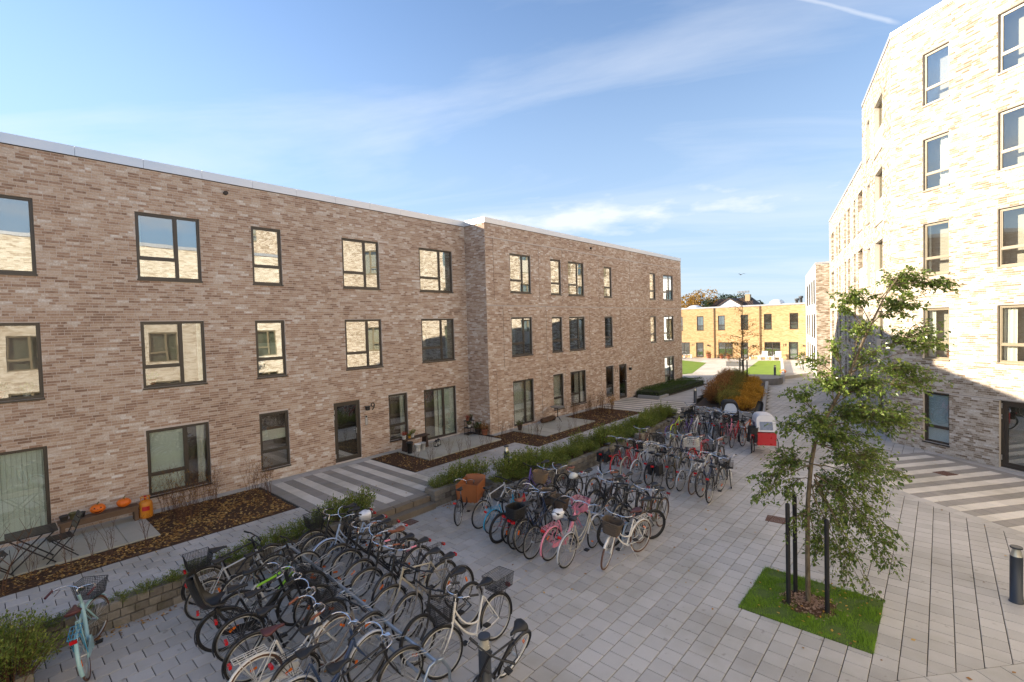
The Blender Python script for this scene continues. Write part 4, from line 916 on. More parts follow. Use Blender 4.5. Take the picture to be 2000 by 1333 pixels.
def shrub_meshes(seed, rad_, h, nst, nlf, size, mat, twig=True, droop=0.0, up=1.0, lw=0.5):
    R = random.Random(seed); lm = MB(); sm = MB()
    for i in range(nst):
        an = R.uniform(0, 6.283); rr = rad_*math.sqrt(R.random()); hh = h*R.uniform(0.55, 1.12)*(1 - 0.35*(rr/rad_)**2)
        b = Vector((rr*0.35*math.cos(an), rr*0.35*math.sin(an), 0)); t = Vector((rr*math.cos(an), rr*math.sin(an), hh)); m = (b+t)*0.5 + Vector((R.gauss(0, .04)*rad_, R.gauss(0, .04)*rad_, hh*0.12*up))
        pts = [b, m, t - Vector((0, 0, droop*rr))]
        if twig: sm.tube(pts, [0.005, 0.004, 0.002], 3, cap=False)
        for k in range(nlf):
            f = R.uniform(0.25, 1.05); q = (pts[0]*(1-f)**2 + pts[1]*2*f*(1-f) + pts[2]*f*f) + Vector((R.gauss(0, .05), R.gauss(0, .05), R.gauss(0, .04)))*min(1, rad_*2)
            leaf(lm, q, size, R, (pts[2]-pts[1]).normalized(), w=lw)
    return lm.mesh('foliage', (mat,)), (sm.mesh('stems', (M_TWIG,)) if twig else None)
def place_plant(name, meshes, loc, sc, rz, label, cat, group):
    r = empty(name, loc, label, cat, group, rz); r.scale = sc if isinstance(sc, tuple) else (sc, sc, sc)
    link('foliage', meshes[0], r)
    if meshes[1]: link('stems', meshes[1], r)
    return r
SH = [shrub_meshes(100+i, 0.46, 0.50, 54, 28, 0.05, M_LSHRUB) for i in range(5)]
R = random.Random(21)
ORD = 'first second third fourth fifth sixth seventh eighth ninth tenth eleventh twelfth thirteenth fourteenth fifteenth sixteenth seventeenth'.split()
for i_, (x, y, s, h) in enumerate([(0.62, 10.64, .45, .3), (1.0, 10.66, .5, .3), (1.45, 10.66, .45, .28), (1.85, 10.68, .5, .36), (2.25, 10.68, .5, .4), (2.7, 10.68, .6, .5), (3.2, 10.70, .7, .55), (3.7, 10.70, .8, .7), (4.2, 10.70, .75, .75), (4.75, 10.72, .8, .75), (5.25, 10.75, .85, .9), (5.75, 10.86, .95, 1.15), (6.2, 10.84, 1.0, 1.25)]):
    place_plant('planter_shrub', R.choice(SH), (x+R.uniform(-.08, .08), y, 0.355), (s, s, h), R.uniform(0, 6), ORD[i_]+' green shrub from the left along the low front block wall', 'shrub', 'shrubs on the front block wall')
for x, y, s, h in [(8.6, 10.72, .62, .7), (9.0, 10.74, .8, .85), (9.45, 10.70, 1.0, 1.15), (9.85, 10.45, 1.0, 1.25)] + [(10.15+0.47*k + R.uniform(-.1, .1), yy + 0.024*max(0, k-15), R.choice((.6, .8, 1.0, 1.2)), R.choice((.55, .8, 1.0, 1.35))) for k in range(27) for yy in ((9.42, 9.85) if k % 2 else (9.6,))]:
    if abs(x-10.95) < 0.3 and y > 9.7: continue
    if x < 22.7: place_plant('planter_shrub', R.choice(SH), (x, y, 0.365), (s, s, h), R.uniform(0, 6), 'leafy green shrub in the long raised planter above the bicycle racks', 'shrub', 'shrubs in the long planter')
big = [shrub_meshes(130+i, 0.62, 0.85, 90, 34, 0.045, M_LSHRUB) for i in range(2)]
for i, (x, y, s, h) in enumerate(((-0.35, 10.05, 1.0, 0.85), (0.12, 9.35, .95, .95), (-0.55, 9.2, 1.15, 1.05), (0.2, 10.15, .6, .62))):
    place_plant('corner_shrub', big[i % 2], (x, y, 0.34), (s, s, h), i*1.7, ('rear left big green shrub of the bottom left corner planter', 'big green shrub right beside the teal bicycle rear wheel', 'front left big green shrub of the bottom left corner planter', 'smallest shrub of the corner planter at the block wall end')[i], 'shrub', 'corner planter shrubs')
# clipped hedge by the far end of the projecting block
hg = empty('clipped_hedge', (31.3, 13.6, 0.3), 'low dark green clipped hedge at the far end of the brown block', 'hedge')
mb = MB(); Rh = random.Random(5)
for i in range(9000):
    x = Rh.uniform(27.6, 35.2); y = Rh.uniform(12.78, 14.42); f = min(1, (y-12.7)/0.25, (14.5-y)/0.2, (x-27.5)/0.25); z = 0.33 + 0.42*max(0.25, f)*Rh.choice((1, 1, Rh.random())) + 0.05*math.sin(x*3.1)*math.sin(y*4) + Rh.gauss(0, .025)
    leaf(mb, Vector((x, y, z)), 0.055, Rh, Vector((0, -.4, 1)))
mb.build('foliage', M_LHEDGE, hg)
MB().box(27.7, 35.1, 12.86, 14.36, 0.31, 0.62).build('branches', plain('hedge_shadow', (0.02, 0.028, 0.012), 0.9), hg)  # solid dark core: shade inside the hedge put into its colour, no modelled twigs
# raised bed of autumn shrubs
WISP = [shrub_meshes(150+i, 0.62, 1.2, 80, 18, 0.10, m, lw=0.22) for i, m in enumerate((M_LBROWN, M_LBROWN, M_LOLIVE))]; GOLD = [shrub_meshes(160+i, 0.62, 0.68, 95, 22, 0.085, M_LGOLD, lw=0.28) for i in range(2)]
R = random.Random(33)
for i in range(70):
    for _ in range(40):
        x, y = R.uniform(25.2, 37.6), R.uniform(6.6, 11.9)
        if inpoly((x, y), [(25.7, 9.7), (25.3, 6.95), (37.6, 9.8), (36.8, 11.7)]): break
    v = (y-6.6) - 0.24*(x-25)          # across the bed
    if v < 1.25: place_plant('golden_shrub', GOLD[i % 2], (x, y, 0.34), R.uniform(.75, 1.05), R.uniform(0, 6), 'low golden orange shrub on the right side of the raised far bed', 'shrub', 'golden shrubs of the far bed')
    elif v < 1.9: place_plant('olive_shrub', WISP[2], (x, y, 0.34), (.8, .8, R.uniform(.7, 1.0)), R.uniform(0, 6), 'wispy olive green shrub in the middle of the raised far bed', 'shrub', 'olive shrubs of the far bed')
    else: place_plant('russet_shrub', WISP[i % 2], (x, y, 0.34), (.85, .85, R.uniform(.75, 1.05)), R.uniform(0, 6), 'wispy russet brown shrub on the left side of the raised far bed', 'shrub', 'russet shrubs of the far bed')
# bare twiggy plants in the beds
def twig_meshes(seed, h, n, leafy, mat):
    R = random.Random(seed); sm = MB(); lm = MB()
    for i in range(n):
        an = R.uniform(0, 6.283); sp = R.uniform(0.05, 0.34)*h; hh = h*R.uniform(0.6, 1.1); p = Vector((R.gauss(0, .025), R.gauss(0, .025), 0)); pts = [p]; k = 5
        for j in range(1, k+1):
            f = j/k; pts.append(p + Vector((math.cos(an)*sp*f**1.4, math.sin(an)*sp*f**1.4, hh*f)) + Vector((R.gauss(0, .012), R.gauss(0, .012), 0)))
        sm.tube(pts, [0.0045*(1-0.75*j/k) for j in range(k+1)], 4, cap=False)
        for j in range(2, k):
            for _ in range(2):
                a2 = R.uniform(0, 6.283); e = pts[j] + Vector((math.cos(a2)*.1*h, math.sin(a2)*.1*h, .16*h*R.uniform(.5, 1.2))); sm.tube([pts[j], e], [0.002, 0.001], 3, cap=False)
                for _ in range(leafy):
                    leaf(lm, pts[j].lerp(e, R.uniform(.3, 1.05)) + Vector((R.gauss(0, .015), R.gauss(0, .015), 0)), 0.035, R)
    return (lm.mesh('foliage', (mat,)) if lm.v else None), sm.mesh('stems', (M_TWIG,))
TW0 = [twig_meshes(200+i, 0.85, 5, 0, M_LAUT) for i in range(4)]; TW1 = [twig_meshes(210+i, 1.15, 8, 1, M_LAUT) for i in range(4)]; TW2 = twig_meshes(220, 0.75, 9, 7, M_LGOLD)
def twig(t, x, y, s, lab, grp, z=0.28):
    r = empty('bare_shrub', (x, y, z), lab, 'shrub', grp, R.uniform(0, 6)); r.scale = (s, s, s)
    if t[0]: link('foliage', t[0], r)
    link('stems', t[1], r)
for i, (x, y) in enumerate(((-0.3, 13.1), (0.55, 13.2), (1.05, 13.1), (1.45, 13.45), (1.75, 13.25), (2.35, 13.2))): twig(R.choice(TW0), x, y, R.uniform(.85, 1.15), ORD[i]+' thin bare shrub from the left before the far left patio', 'bare shrubs by the left patio')
twig(TW0[0], 0.12, 13.0, 2.3, 'tall bare shrub reaching up at the left edge before the blinds', None)
for i in range(17):
    x, y = R.uniform(3.0, 5.35), R.uniform(13.9, 15.3); twig(R.choice(TW1), x, y, R.uniform(.8, 1.2), 'twiggy shrub with few yellow leaves under the wide ground floor window', 'twiggy shrubs under the wide window')
for i, x in enumerate((9.75, 10.05, 10.5, 10.95, 11.5, 12.0, 12.55, 13.0, 13.5, 13.95)): twig(R.choice(TW0), x+R.uniform(-.1, .1), R.uniform(12.95, 13.3), R.uniform(.8, 1.1), ORD[i]+' thin bare shrub from the left before the potted plant patio', 'bare shrubs by the middle patio')
for i in range(8): twig(R.choice(TW0), R.uniform(14.5, 15.6), R.uniform(12.3, 13.9), R.uniform(.9, 1.25), 'bare shrub at the near corner of the projecting block', 'bare shrubs at the block corner')
for i, x in enumerate((16.1, 16.8, 17.5, 18.2, 18.9)): twig(R.choice(TW0), x, R.uniform(11.8, 12.1), R.uniform(.8, 1.1), ORD[i]+' thin bare shrub from the left before the round table patio', 'bare shrubs by the round table')
for i in range(16): twig(R.choice(TW1), R.uniform(19.8, 22.4), R.uniform(12.6, 14.0), R.uniform(.75, 1.1), 'russet twiggy shrub between the round table patio and far striped path', 'russet twiggy shrubs')
twig(TW2, 22.45, 13.1, 1.15, 'bright orange leafy shrub at the end of the mulch bed', None)
# fallen leaves and litter
def litter(name, n, pick, label, zf, size=0.05, seed=1, mat=None, parent=None):
    R = random.Random(seed); mb = MB()
    for _ in range(n):
        x, y = pick(R); z = zf(x, y); a = R.uniform(0, 6.283); L = size*R.uniform(.6, 1.3); w = L*0.35; c, s = math.cos(a), math.sin(a); t1, t2, t3 = (R.uniform(0.002, 0.02) for _ in range(3))
        mb.add([(x, y, z), (x+c*L*.5-s*w, y+s*L*.5+c*w, z+t1), (x+c*L, y+s*L, z+t2), (x+c*L*.5+s*w, y+s*L*.5-c*w, z+t3)], [(0, 3, 2), (0, 2, 1)])
    return tag(mb.build(name, mat or M_FALLEN, parent), label, kind='stuff')
def inbed(poly, xmin, xmax):
    ys = [p[1] for p in poly]
    def f(R):
        while True:
            x, y = R.uniform(xmin, xmax), R.uniform(min(ys), max(ys))
            cl = math.sin(x*2.9+1)*math.sin(y*3.7+x) + .7*math.sin(x*7.7-y*5.3)
            if inpoly((x, y), poly) and (cl > -.1 or R.random() < .25): return x, y
    return f
zb = lambda x, y: ZW-0.016
litter('fallen_leaves', 1700, inbed([(2.75, 12.85), (5.45, 12.85), (5.45, 15.4), (2.75, 15.4)], 2.7, 5.5), 'yellow fallen leaves on the bed under the wide window', zb, 0.075, 1)
litter('fallen_leaves', 800, inbed([(-1, 12.8), (2.75, 12.8), (2.75, 13.6), (-1, 13.6)], -1, 2.8), 'fallen leaves on the mulch strip by the left patio', zb, 0.06, 2)
litter('fallen_leaves', 1000, inbed(BEDS[1][1], 9.4, 15.7), 'fallen leaves on the mulch right of the striped forecourt', zb, 0.06, 3); litter('fallen_leaves', 1100, inbed(BEDS[2][1], 15.7, 22.9), 'fallen leaves on the mulch by the round table patio', zb, 0.07, 4)
litter('fallen_leaves', 260, lambda R: (R.uniform(0.6, 5.6), 10.48 - abs(R.gauss(0, .13)) - (0.12*R.random() if R.random() < .5 else 0)), 'wet brown leaves blown against the front block wall', lambda x, y: 0.004, 0.05, 5)
litter('fallen_leaves', 140, lambda R: (R.uniform(8.4, 9.7), 10.35 - abs(R.gauss(0, .2))), 'leaves collected in the wall corner behind the cargo bicycle', lambda x, y: 0.004, 0.05, 6)
litter('fallen_leaves', 130, lambda R: (R.uniform(2, 22), R.uniform(-1, 10)), 'single leaves scattered over the yard paving', lambda x, y: 0.004, 0.06, 7)
litter('fallen_leaves', 70, lambda R: (R.uniform(0, 22), R.uniform(10.9, 12.6)), 'single leaves scattered over the raised footpath', lambda x, y: 0.305 if not (14.2 < x and y > 11.4) else 0.29, 0.05, 8)
litter('bark_chips', 2200, inbed(BEDS[0][1], -1, 5.5), 'dark bark chips on the left planting bed', zb, 0.05, 11, plain('bark_chip', (0.12, 0.07, 0.042), 0.9, var=0.4, scale=30)); litter('bark_chips', 1500, inbed(BEDS[1][1], 9.4, 15.7), 'dark bark chips on the middle planting bed', zb, 0.05, 12, MATS['bark_chip']); litter('bark_chips', 1200, inbed(BEDS[2][1], 15.7, 22.9), 'dark bark chips on the far planting bed', zb, 0.05, 13, MATS['bark_chip'])
# grass of the tree pit
TB = Vector((9.41, 1.72, 0)); Rg = random.Random(9); mb = MB()
for i in range(27000):
    x, y = Rg.uniform(GX0-0.012, GX1+0.012), Rg.uniform(GY0-0.012, GY1+0.012); dd = math.hypot((x-TB.x)*1.0, (y-TB.y)*0.9)
    if dd < 0.36+0.10*math.sin(9*math.atan2(y-TB.y, x-TB.x)) and Rg.random() < 0.93: continue
    pz = math.sin(x*5.1+1.3)*math.sin(y*6.3+.4)+.6*math.sin(x*13+y*9)
    if pz > .75 and Rg.random() < .8: continue
    h = Rg.uniform(0.03, 0.085)*(0.75+0.5*math.sin(x*7.3)*math.sin(y*8.1+1)); a = Rg.uniform(0, 6.283); lx, ly = math.cos(a)*h*Rg.uniform(.2, .8), math.sin(a)*h*Rg.uniform(.2, .8); w = 0.0035; c, s = -math.sin(a)*w, math.cos(a)*w
    mb.add([(x-c, y-s, -0.006), (x+c, y+s, -0.006), (x+lx, y+ly, h-0.006)], [(0, 1, 2)])
tag(mb.build('grass', grassmat('pit_grass', (0.09, 0.18, 0.014), (0.28, 0.45, 0.04))), 'short green grass in the square round the young tree', kind='stuff')
MB().prism([(GX0+.005, GY0+.005), (GX1-.005, GY0+.005), (GX1-.005, GY1-.005), (GX0+.005, GY1-.005)], -0.02, 0.006).build('turf', plain('turf_base', (0.07, 0.11, 0.02), 0.95, var=0.35, scale=8, bump=0.5), sq)
mb = MB().lathe([(0.42, 0.004), (0.3, 0.02), (0.12, 0.035), (0.02, 0.045)], 24, (TB.x, TB.y, 0.003)); mb.build('mulch_ring', M_BED, sq)
litter('fallen_leaves', 46, lambda R: (R.uniform(GX0, GX1), R.uniform(GY0, GY1)), 'yellow leaves lying on the tree pit grass', lambda x, y: 0.045, 0.055, 14, M_LGOLD); litter('bark_chips', 420, lambda R: (TB.x+R.gauss(0, .17), TB.y+R.gauss(0, .17)), 'pale wood chips round the young tree trunk', lambda x, y: 0.02+0.03*max(0, 1-2.5*math.hypot(x-TB.x, y-TB.y)), 0.045, 15, plain('pale_chip', (0.30, 0.19, 0.13), 0.9, var=0.4, scale=30))
# young leaning tree
RT = Vector((math.sin(YAW), -math.cos(YAW), 0)); FW = Vector((math.cos(YAW), math.sin(YAW), 0))
def T(a, z, dd=0.0): return TB + RT*a + FW*dd + Vector((0, 0, z))          # metres across, up and in depth from the trunk foot
tree = empty('young_tree', TB, 'young leaning tree with loose green crown in the grass square', 'tree')
trunk = [T(0, -0.035), T(0.009, 0.871, .02), T(0.026, 1.707, .03), T(0.105, 2.439, .05), T(0.174, 2.787, .05), T(0.279, 3.083, .03), T(0.453, 3.44), T(0.636, 3.798, -.03), T(0.784, 4.181, -.06), T(0.932, 4.555, -.08), T(1.08, 4.886, -.1), T(1.228, 5.209, -.12), T(1.35, 5.435, -.15), T(1.455, 5.574, -.16)]
mb = MB(); mb.tube(trunk, [0.042, 0.037, 0.035, 0.033, 0.031, 0.029, 0.027, 0.025, 0.022, 0.019, 0.016, 0.012, 0.008, 0.005], 10); mb.build('trunk', M_BARK, tree)
# limbs: (polyline in yard space, [masses (x, y, rx, ry, depth, twigs)])
MASS = [((1.228, 5.209), (1.786, 5.548, 0.418, 0.192, .25, 46)), ((1.35, 5.435), (2.299, 5.435, 0.331, 0.105, .15, 20)), ((1.063, 4.86), (0.871, 5.287, 0.392, 0.122, .2, 24)), ((0.976, 4.703), (1.655, 5.139, 0.418, 0.226, .35, 44)), ((0.976, 4.703), (0.627, 5.139, 0.192, 0.105, .2, 9)), ((0.784, 4.181), (0.976, 4.756, 0.296, 0.157, .3, 22)), ((0.636, 3.798), (0.488, 4.494, 0.174, 0.122, .2, 11)), ((0.784, 4.181), (1.759, 4.573, 0.453, 0.244, .4, 44)), ((0.714, 3.989), (2.238, 4.425, 0.192, 0.087, .2, 8)), ((0.636, 3.798), (1.716, 4.024, 0.348, 0.174, .35, 28)), ((0.54, 3.615), (1.934, 3.789, 0.401, 0.209, .3, 34)), ((0.636, 3.798), (0.105, 4.233, 0.314, 0.07, .3, 10)), ((0.54, 3.615), (1.063, 4.268, 0.314, 0.157, .4, 20)),
        ((0.453, 3.44), (0.366, 3.876, 0.348, 0.226, .5, 44)), ((0.453, 3.44), (0.888, 3.815, 0.348, 0.244, .5, 48)), ((0.279, 3.083), (-0.139, 3.684, 0.244, 0.122, .3, 15)), ((0.279, 3.083), (-0.026, 3.179, 0.418, 0.226, .5, 44)), ((0.235, 3.005), (-0.375, 3.049, 0.226, 0.139, .3, 14)), ((0.279, 3.083), (0.888, 3.31, 0.505, 0.261, .65, 80)), ((0.279, 3.083), (1.455, 3.179, 0.383, 0.296, .5, 50)), ((0.174, 2.787), (0.54, 2.874, 0.523, 0.226, .7, 72)),
        ((0.105, 2.439), (-0.679, 2.134, 0.279, 0.244, .3, 28)), ((0.105, 2.439), (-0.766, 1.786, 0.174, 0.157, .25, 11)), ((0.105, 2.439), (-0.2, 2.395, 0.331, 0.296, .5, 54)), ((0.061, 2.178), (-0.244, 1.873, 0.226, 0.192, .4, 18)), ((0.174, 2.787), (0.758, 2.439, 0.505, 0.296, .65, 80)), ((0.174, 2.787), (1.28, 2.395, 0.331, 0.314, .4, 44)), ((0.174, 2.787), (1.62, 2.134, 0.157, 0.139, .2, 8)), ((0.105, 2.439), (0.54, 1.916, 0.453, 0.296, .6, 66)), ((0.105, 2.439), (1.193, 1.873, 0.331, 0.209, .4, 32)),
        ((0.105, 2.265), (0.409, 1.35, 0.383, 0.314, .5, 52)), ((0.105, 2.265), (0.976, 1.394, 0.436, 0.296, .5, 62)), ((0.105, 2.265), (1.367, 1.045, 0.279, 0.192, .3, 24)), ((0.061, 2.09), (0.409, 0.784, 0.296, 0.226, .35, 26)), ((0.105, 2.178), (0.888, 0.74, 0.418, 0.226, .4, 38)), ((0.105, 2.178), (1.367, 0.653, 0.226, 0.192, .25, 16)), ((0.061, 1.916), (0.714, 0.348, 0.279, 0.122, .25, 11)), ((0.105, 2.09), (1.106, 0.131, 0.174, 0.105, .15, 6)), ((0.026, 1.707), (-0.07, 1.307, 0.192, 0.261, .2, 12)), ((0.017, 1.568), (-0.331, 1.307, 0.078, 0.244, .12, 6)), ((0.017, 1.568), (0.165, 0.915, 0.139, 0.226, .2, 8))]
R = random.Random(77); lm = MB(); bm = MB()
for (ax, ay), (mx, my, rx, ry, rd, n) in MASS:
    dd = R.uniform(-rd, rd)*0.6; A = T(ax, ay, -.03); Bq = T(mx, my, dd); mid = A.lerp(Bq, 0.55) + Vector((0, 0, 0.10 if my > 2.0 else 0.25)) + FW*dd*0.15
    L = (Bq-A).length; crv = [A.lerp(mid, f).lerp(mid.lerp(Bq, f), f) for f in (0, .2, .4, .6, .8, 1)]
    bm.tube(crv, [0.008+0.003*L, 0.007+0.002*L, 0.007, 0.005, 0.004, 0.002], 5, cap=False)
    for k in range(int(n*(1.9 if my > 2.6 else 1.35))):
        while True:
            a, b, c = R.uniform(-1, 1), R.uniform(-1, 1), R.uniform(-1, 1)
            if a*a+b*b+c*c < 1: break
        q = T(mx + a*rx*1.18, my - b*ry*1.3, dd + c*rd); src = crv[R.choice((2, 3, 4, 5))]
        if (q-src).length > 0.55: src = q + (src-q).normalized()*R.uniform(.3, .5)
        m2 = src.lerp(q, .5) + Vector((0, 0, .05)); bm.tube([src, m2, q], [0.0035, 0.0025, 0.0014], 3, cap=False)
        dr = (q-m2).normalized()
        for j in range(9):
            f = R.uniform(0.15, 1.08); p = src.lerp(m2, f).lerp(m2.lerp(q, f), f)
            leaf(lm, p + Vector((R.gauss(0, .012), R.gauss(0, .012), R.gauss(0, .012))), 0.066, R, (dr + Vector((R.gauss(0, .7), R.gauss(0, .7), R.gauss(-.25, .5)))).normalized(), w=0.55)
bm.build('branches', M_BARK, tree); lm.build('crown', M_LTREE, tree)
M_STAKE = plain('black_post', (0.012, 0.012, 0.013), 0.7, var=0.3, scale=15)
for (x, y, h, tx, ty), lab in zip(((9.17, 1.97, 1.78, -.10, 0), (9.65, 1.96, 1.8, -.22, -.05), (9.28, 1.42, 1.6, .1, 0)), ('black tree stake standing left of the young tree', 'black tree stake behind the young tree', 'black tree stake right of the young tree among hanging leaves')):
    r = empty('tree_stake', (x, y, 0), lab, 'stake', 'stakes of the young tree'); mb = MB(); mb.tube([(x, y, -.05), (x+tx*.02, y, h-0.04)], 0.036, 12); mb.build('post', M_STAKE, r); mb = MB(); mb.lathe([(0.036, 0), (0.034, 0.02), (0.02, 0.035), (0.003, 0.038)], 12, (x+tx*.02, y, h-0.04)); mb.build('cap', M_STAKE, r)
# small autumn tree in the far bed
ft = empty('autumn_tree', (36.5, 10.55, 0.3), 'small half bare autumn tree with golden leaves in the far bed', 'tree'); R = random.Random(91); bm = MB(); lm = MB()
F0 = Vector((36.5, 10.55, 0.3)); bm.tube([F0, F0+Vector((0, 0, 2.4)), F0+Vector((.05, .05, 4.6)), F0+Vector((.05, 0, 6.3))], [0.055, 0.045, 0.025, 0.008], 8); tk = bm.build('trunk', M_BARK, ft); bm = MB()
for i in range(46):
    z = R.uniform(1.3, 5.6); a = R.uniform(0, 6.283); ln = (1.75 if z < 3.6 else 1.15)*R.uniform(.5, 1.0); s = F0+Vector((0, 0, z)); e = s+Vector((math.cos(a)*ln, math.sin(a)*ln, ln*R.uniform(-.1, .75))); m = s.lerp(e, .5)+Vector((0, 0, .12)); bm.tube([s, m, e], [0.016, 0.009, 0.003], 4, cap=False)
    nl = int(60*max(0.06, 1-abs(z-2.2)/2.2)) if z < 4.4 else 5
    for k in range(nl):
        f = R.uniform(.25, 1.1); leaf(lm, s.lerp(m, f).lerp(m.lerp(e, f), f)+Vector((R.gauss(0, .09), R.gauss(0, .09), R.gauss(0, .09))), 0.11, R)
bm.build('branches', M_BARK, ft); lm.build('crown', M_LAUT, ft)
for i, (x, y) in enumerate(((35.5, 10.3), (35.25, 9.95), (36.9, 10.9))):
    r = empty('tree_stake', (x, y, 0.3), ('black stake left of the autumn tree', 'black stake in front of the autumn tree', 'black stake behind the autumn tree')[i]+' in the far bed', 'stake', 'stakes of the autumn tree'); MB().tube([(x, y, .3), (x, y, 2.15)], 0.045, 8).build('post', M_STAKE, r)
# trees, house roof and floodlight beyond the terrace
def far_tree(name, c, rx, rz, mat, label, n, seed, size=0.35):
    r = empty(name, (c[0], c[1], 0), label, 'tree', 'trees beyond the terrace'); R = random.Random(seed); tm = MB(); tm.tube([(c[0], c[1], 0), (c[0], c[1], c[2])], [0.3, 0.12], 8)
    lm = MB(); blobs = [(Vector((R.gauss(0, .5)*rx, R.gauss(0, .5)*rx, R.uniform(-.7, .8)*rz)), R.uniform(.3, .5)) for _ in range(16)]
    for b, s in blobs: tm.tube([(c[0], c[1], c[2]-rz), Vector(c)+b], [0.1, 0.02], 4, cap=False)
    tm.build('trunk', M_BARK, r)
    for i in range(n):
        b, s = R.choice(blobs); d = Vector((R.gauss(0, 1), R.gauss(0, 1), R.gauss(0, .8))); d = d.normalized()*s*rx*R.uniform(.6, 1.05); leaf(lm, Vector(c)+b+d, size, R, w=0.7)
    lm.build('crown', mat, r)
far_tree('autumn_tree', (82, 31.2, 7.2), 3.4, 2.7, M_LAUT, 'orange autumn tree rising behind the terrace roof at left', 2600, 1); far_tree('pine_tree', (84, 28.6, 7.3), 2.2, 1.7, M_LPINE, 'dark green pine behind the terrace left of the tiled roof', 1500, 2); far_tree('pine_tree', (88, 28.0, 8.0), 2.0, 1.2, M_LPINE, 'flat topped dark pine above the tiled roof', 1200, 3); far_tree('pine_tree', (90, 23.9, 7.2), 1.1, .8, M_LPINE, 'small dark tree right of the brick chimney behind the terrace', 500, 4); far_tree('autumn_tree', (80, 34.5, 6.2), 2.6, 2.2, M_LAUT, 'lower orange autumn tree beside the brown block end', 1400, 6)
hs = empty('tiled_house', (82, 25, 0), 'old house with dark tiled roof and white gable beyond the terrace', 'house')
MB().box(80.6, 86, 21.9, 28.6, 0, 7.1).build('wall', M_RENDER, hs)
M_TILE = plain('dark_roof_tile', (0.095, 0.065, 0.05), 0.8, var=0.3, scale=2.5)
mb = MB(); mb.add([(80.3, 21.6, 7.0), (80.3, 28.9, 7.0), (83.3, 27.6, 8.45), (83.3, 22.6, 8.45), (86.3, 21.6, 7.0), (86.3, 28.9, 7.0)], [(0, 3, 2, 1), (4, 5, 2, 3), (0, 4, 3), (1, 2, 5)]); rf = mb.build('roof', M_TILE, hs)
for i in range(26):
    y = 21.9 + i*0.262; mb = MB(); t = min(1, (y-21.6)/1.0, (28.9-y)/1.3); mb.tube([(80.28, y, 7.02), (80.3+2.95*t, y, 7.02+1.43*t)], 0.05, 5, cap=False); mb.build('tile_row', M_TILE, rf)
mb = MB(); mb.prism([(80.0, 23.2), (81.0, 23.2), (81.0, 26.9), (80.0, 26.9)], 6.5, 7.05); mb.add([(80.0, 23.2, 7.05), (80.0, 26.9, 7.05), (80.0, 25.05, 8.25), (82.8, 25.05, 8.25), (82.8, 23.2, 7.05), (82.8, 26.9, 7.05)], [(0, 2, 1)]); mb.build('gable', M_RENDER, hs)
mb = MB(); mb.hexa([(79.85, 22.95, 6.98), (82.8, 22.95, 6.98), (82.8, 25.05, 8.32), (79.85, 25.05, 8.32), (79.85, 22.95, 7.1), (82.8, 22.95, 7.1), (82.8, 25.05, 8.44), (79.85, 25.05, 8.44)]); mb.hexa([(79.85, 25.06, 8.32), (82.8, 25.06, 8.32), (82.8, 27.15, 6.98), (79.85, 27.15, 6.98), (79.85, 25.06, 8.44), (82.8, 25.06, 8.44), (82.8, 27.15, 7.1), (79.85, 27.15, 7.1)]); mb.build('gable_roof', M_TILE, hs)
MB().box(82, 82.8, 22.6, 23.3, 7.5, 8.9).build('chimney', M_UVD, rf)
fl = empty('floodlight_mast', (95, 27.2, 0), 'stadium floodlight mast with rows of lamps beyond the houses', 'floodlight'); MB().tube([(95, 27.2, 0), (95, 27.2, 9.9)], 0.12, 8).build('mast', MATS['dark_steel'], fl)
for i in range(4):
    for j in range(2):
        y = 26.3 + i*0.52; z = 9.25+j*0.6; MB().box(94.8, 95.1, y, y+0.4, z, z+0.36).build('lamp', plain('lamp_grey', (0.25, 0.27, 0.3), 0.4), fl)
MB().box(95.1, 95.18, 26.25, 28.3, 9.2, 9.26).build('crossbar', MATS['dark_steel'], fl)
# a gull
bp = Vector((48.07, 14, 9.15)); bd = empty('bird', bp, 'small dark bird gliding above the terrace roof', 'bird')
mb = MB(); mb.tube([bp-RT*.02-FW*.16, bp-FW*.05, bp+FW*.1, bp+FW*.18], [0.01, .045, .04, .008], 6); mb.build('body', plain('dark_plumage', (0.05, 0.05, 0.055), 0.8), bd)
for s in (-1, 1):
    mb = MB(); a = bp+RT*s*.03; m = bp+RT*s*.2+Vector((0, 0, .1)); e = bp+RT*s*.42+Vector((0, 0, .05))-FW*.06
    mb.add([a-FW*.06, a+FW*.07, m+FW*.06, m-FW*.06, e+FW*.015, e-FW*.015], [(0, 1, 2, 3), (3, 2, 4, 5)]); mb.add([v+Vector((0, 0, .008)) for v in (a-FW*.06, a+FW*.07, m+FW*.06, m-FW*.06, e+FW*.015, e-FW*.015)], [(3, 2, 1, 0), (5, 4, 2, 3)]); mb.build('wing', MATS['dark_plumage'], bd)
# ------------------------------------------------------------------ bicycles
def paint(name, col, rough=0.3, metal=0.0): return plain('paint_'+name, col, rough, metal, var=0.06, scale=9, spec=0.6)
PT = {k: paint(k, c) for k, c in dict(black=(0.012, 0.012, 0.014), white=(0.70, 0.68, 0.64), silver=(0.42, 0.44, 0.47), grey=(0.16, 0.15, 0.145), blue=(0.03, 0.055, 0.12), lightblue=(0.33, 0.42, 0.58), teal=(0.33, 0.52, 0.52), cyan=(0.03, 0.33, 0.55), red=(0.48, 0.018, 0.025), pink=(0.72, 0.24, 0.33), olive=(0.10, 0.09, 0.05), purple=(0.16, 0.10, 0.36), lime=(0.28, 0.62, 0.02), yellowgreen=(0.52, 0.60, 0.03), brown=(0.10, 0.045, 0.03), champagne=(0.42, 0.38, 0.30), orange=(0.5, 0.12, 0.02)).items()}
M_TYRE = plain('tyre_rubber', (0.014, 0.014, 0.015), 0.75, var=0.2); M_TYREB = plain('brown_tyre', (0.11, 0.055, 0.035), 0.75, var=0.2)
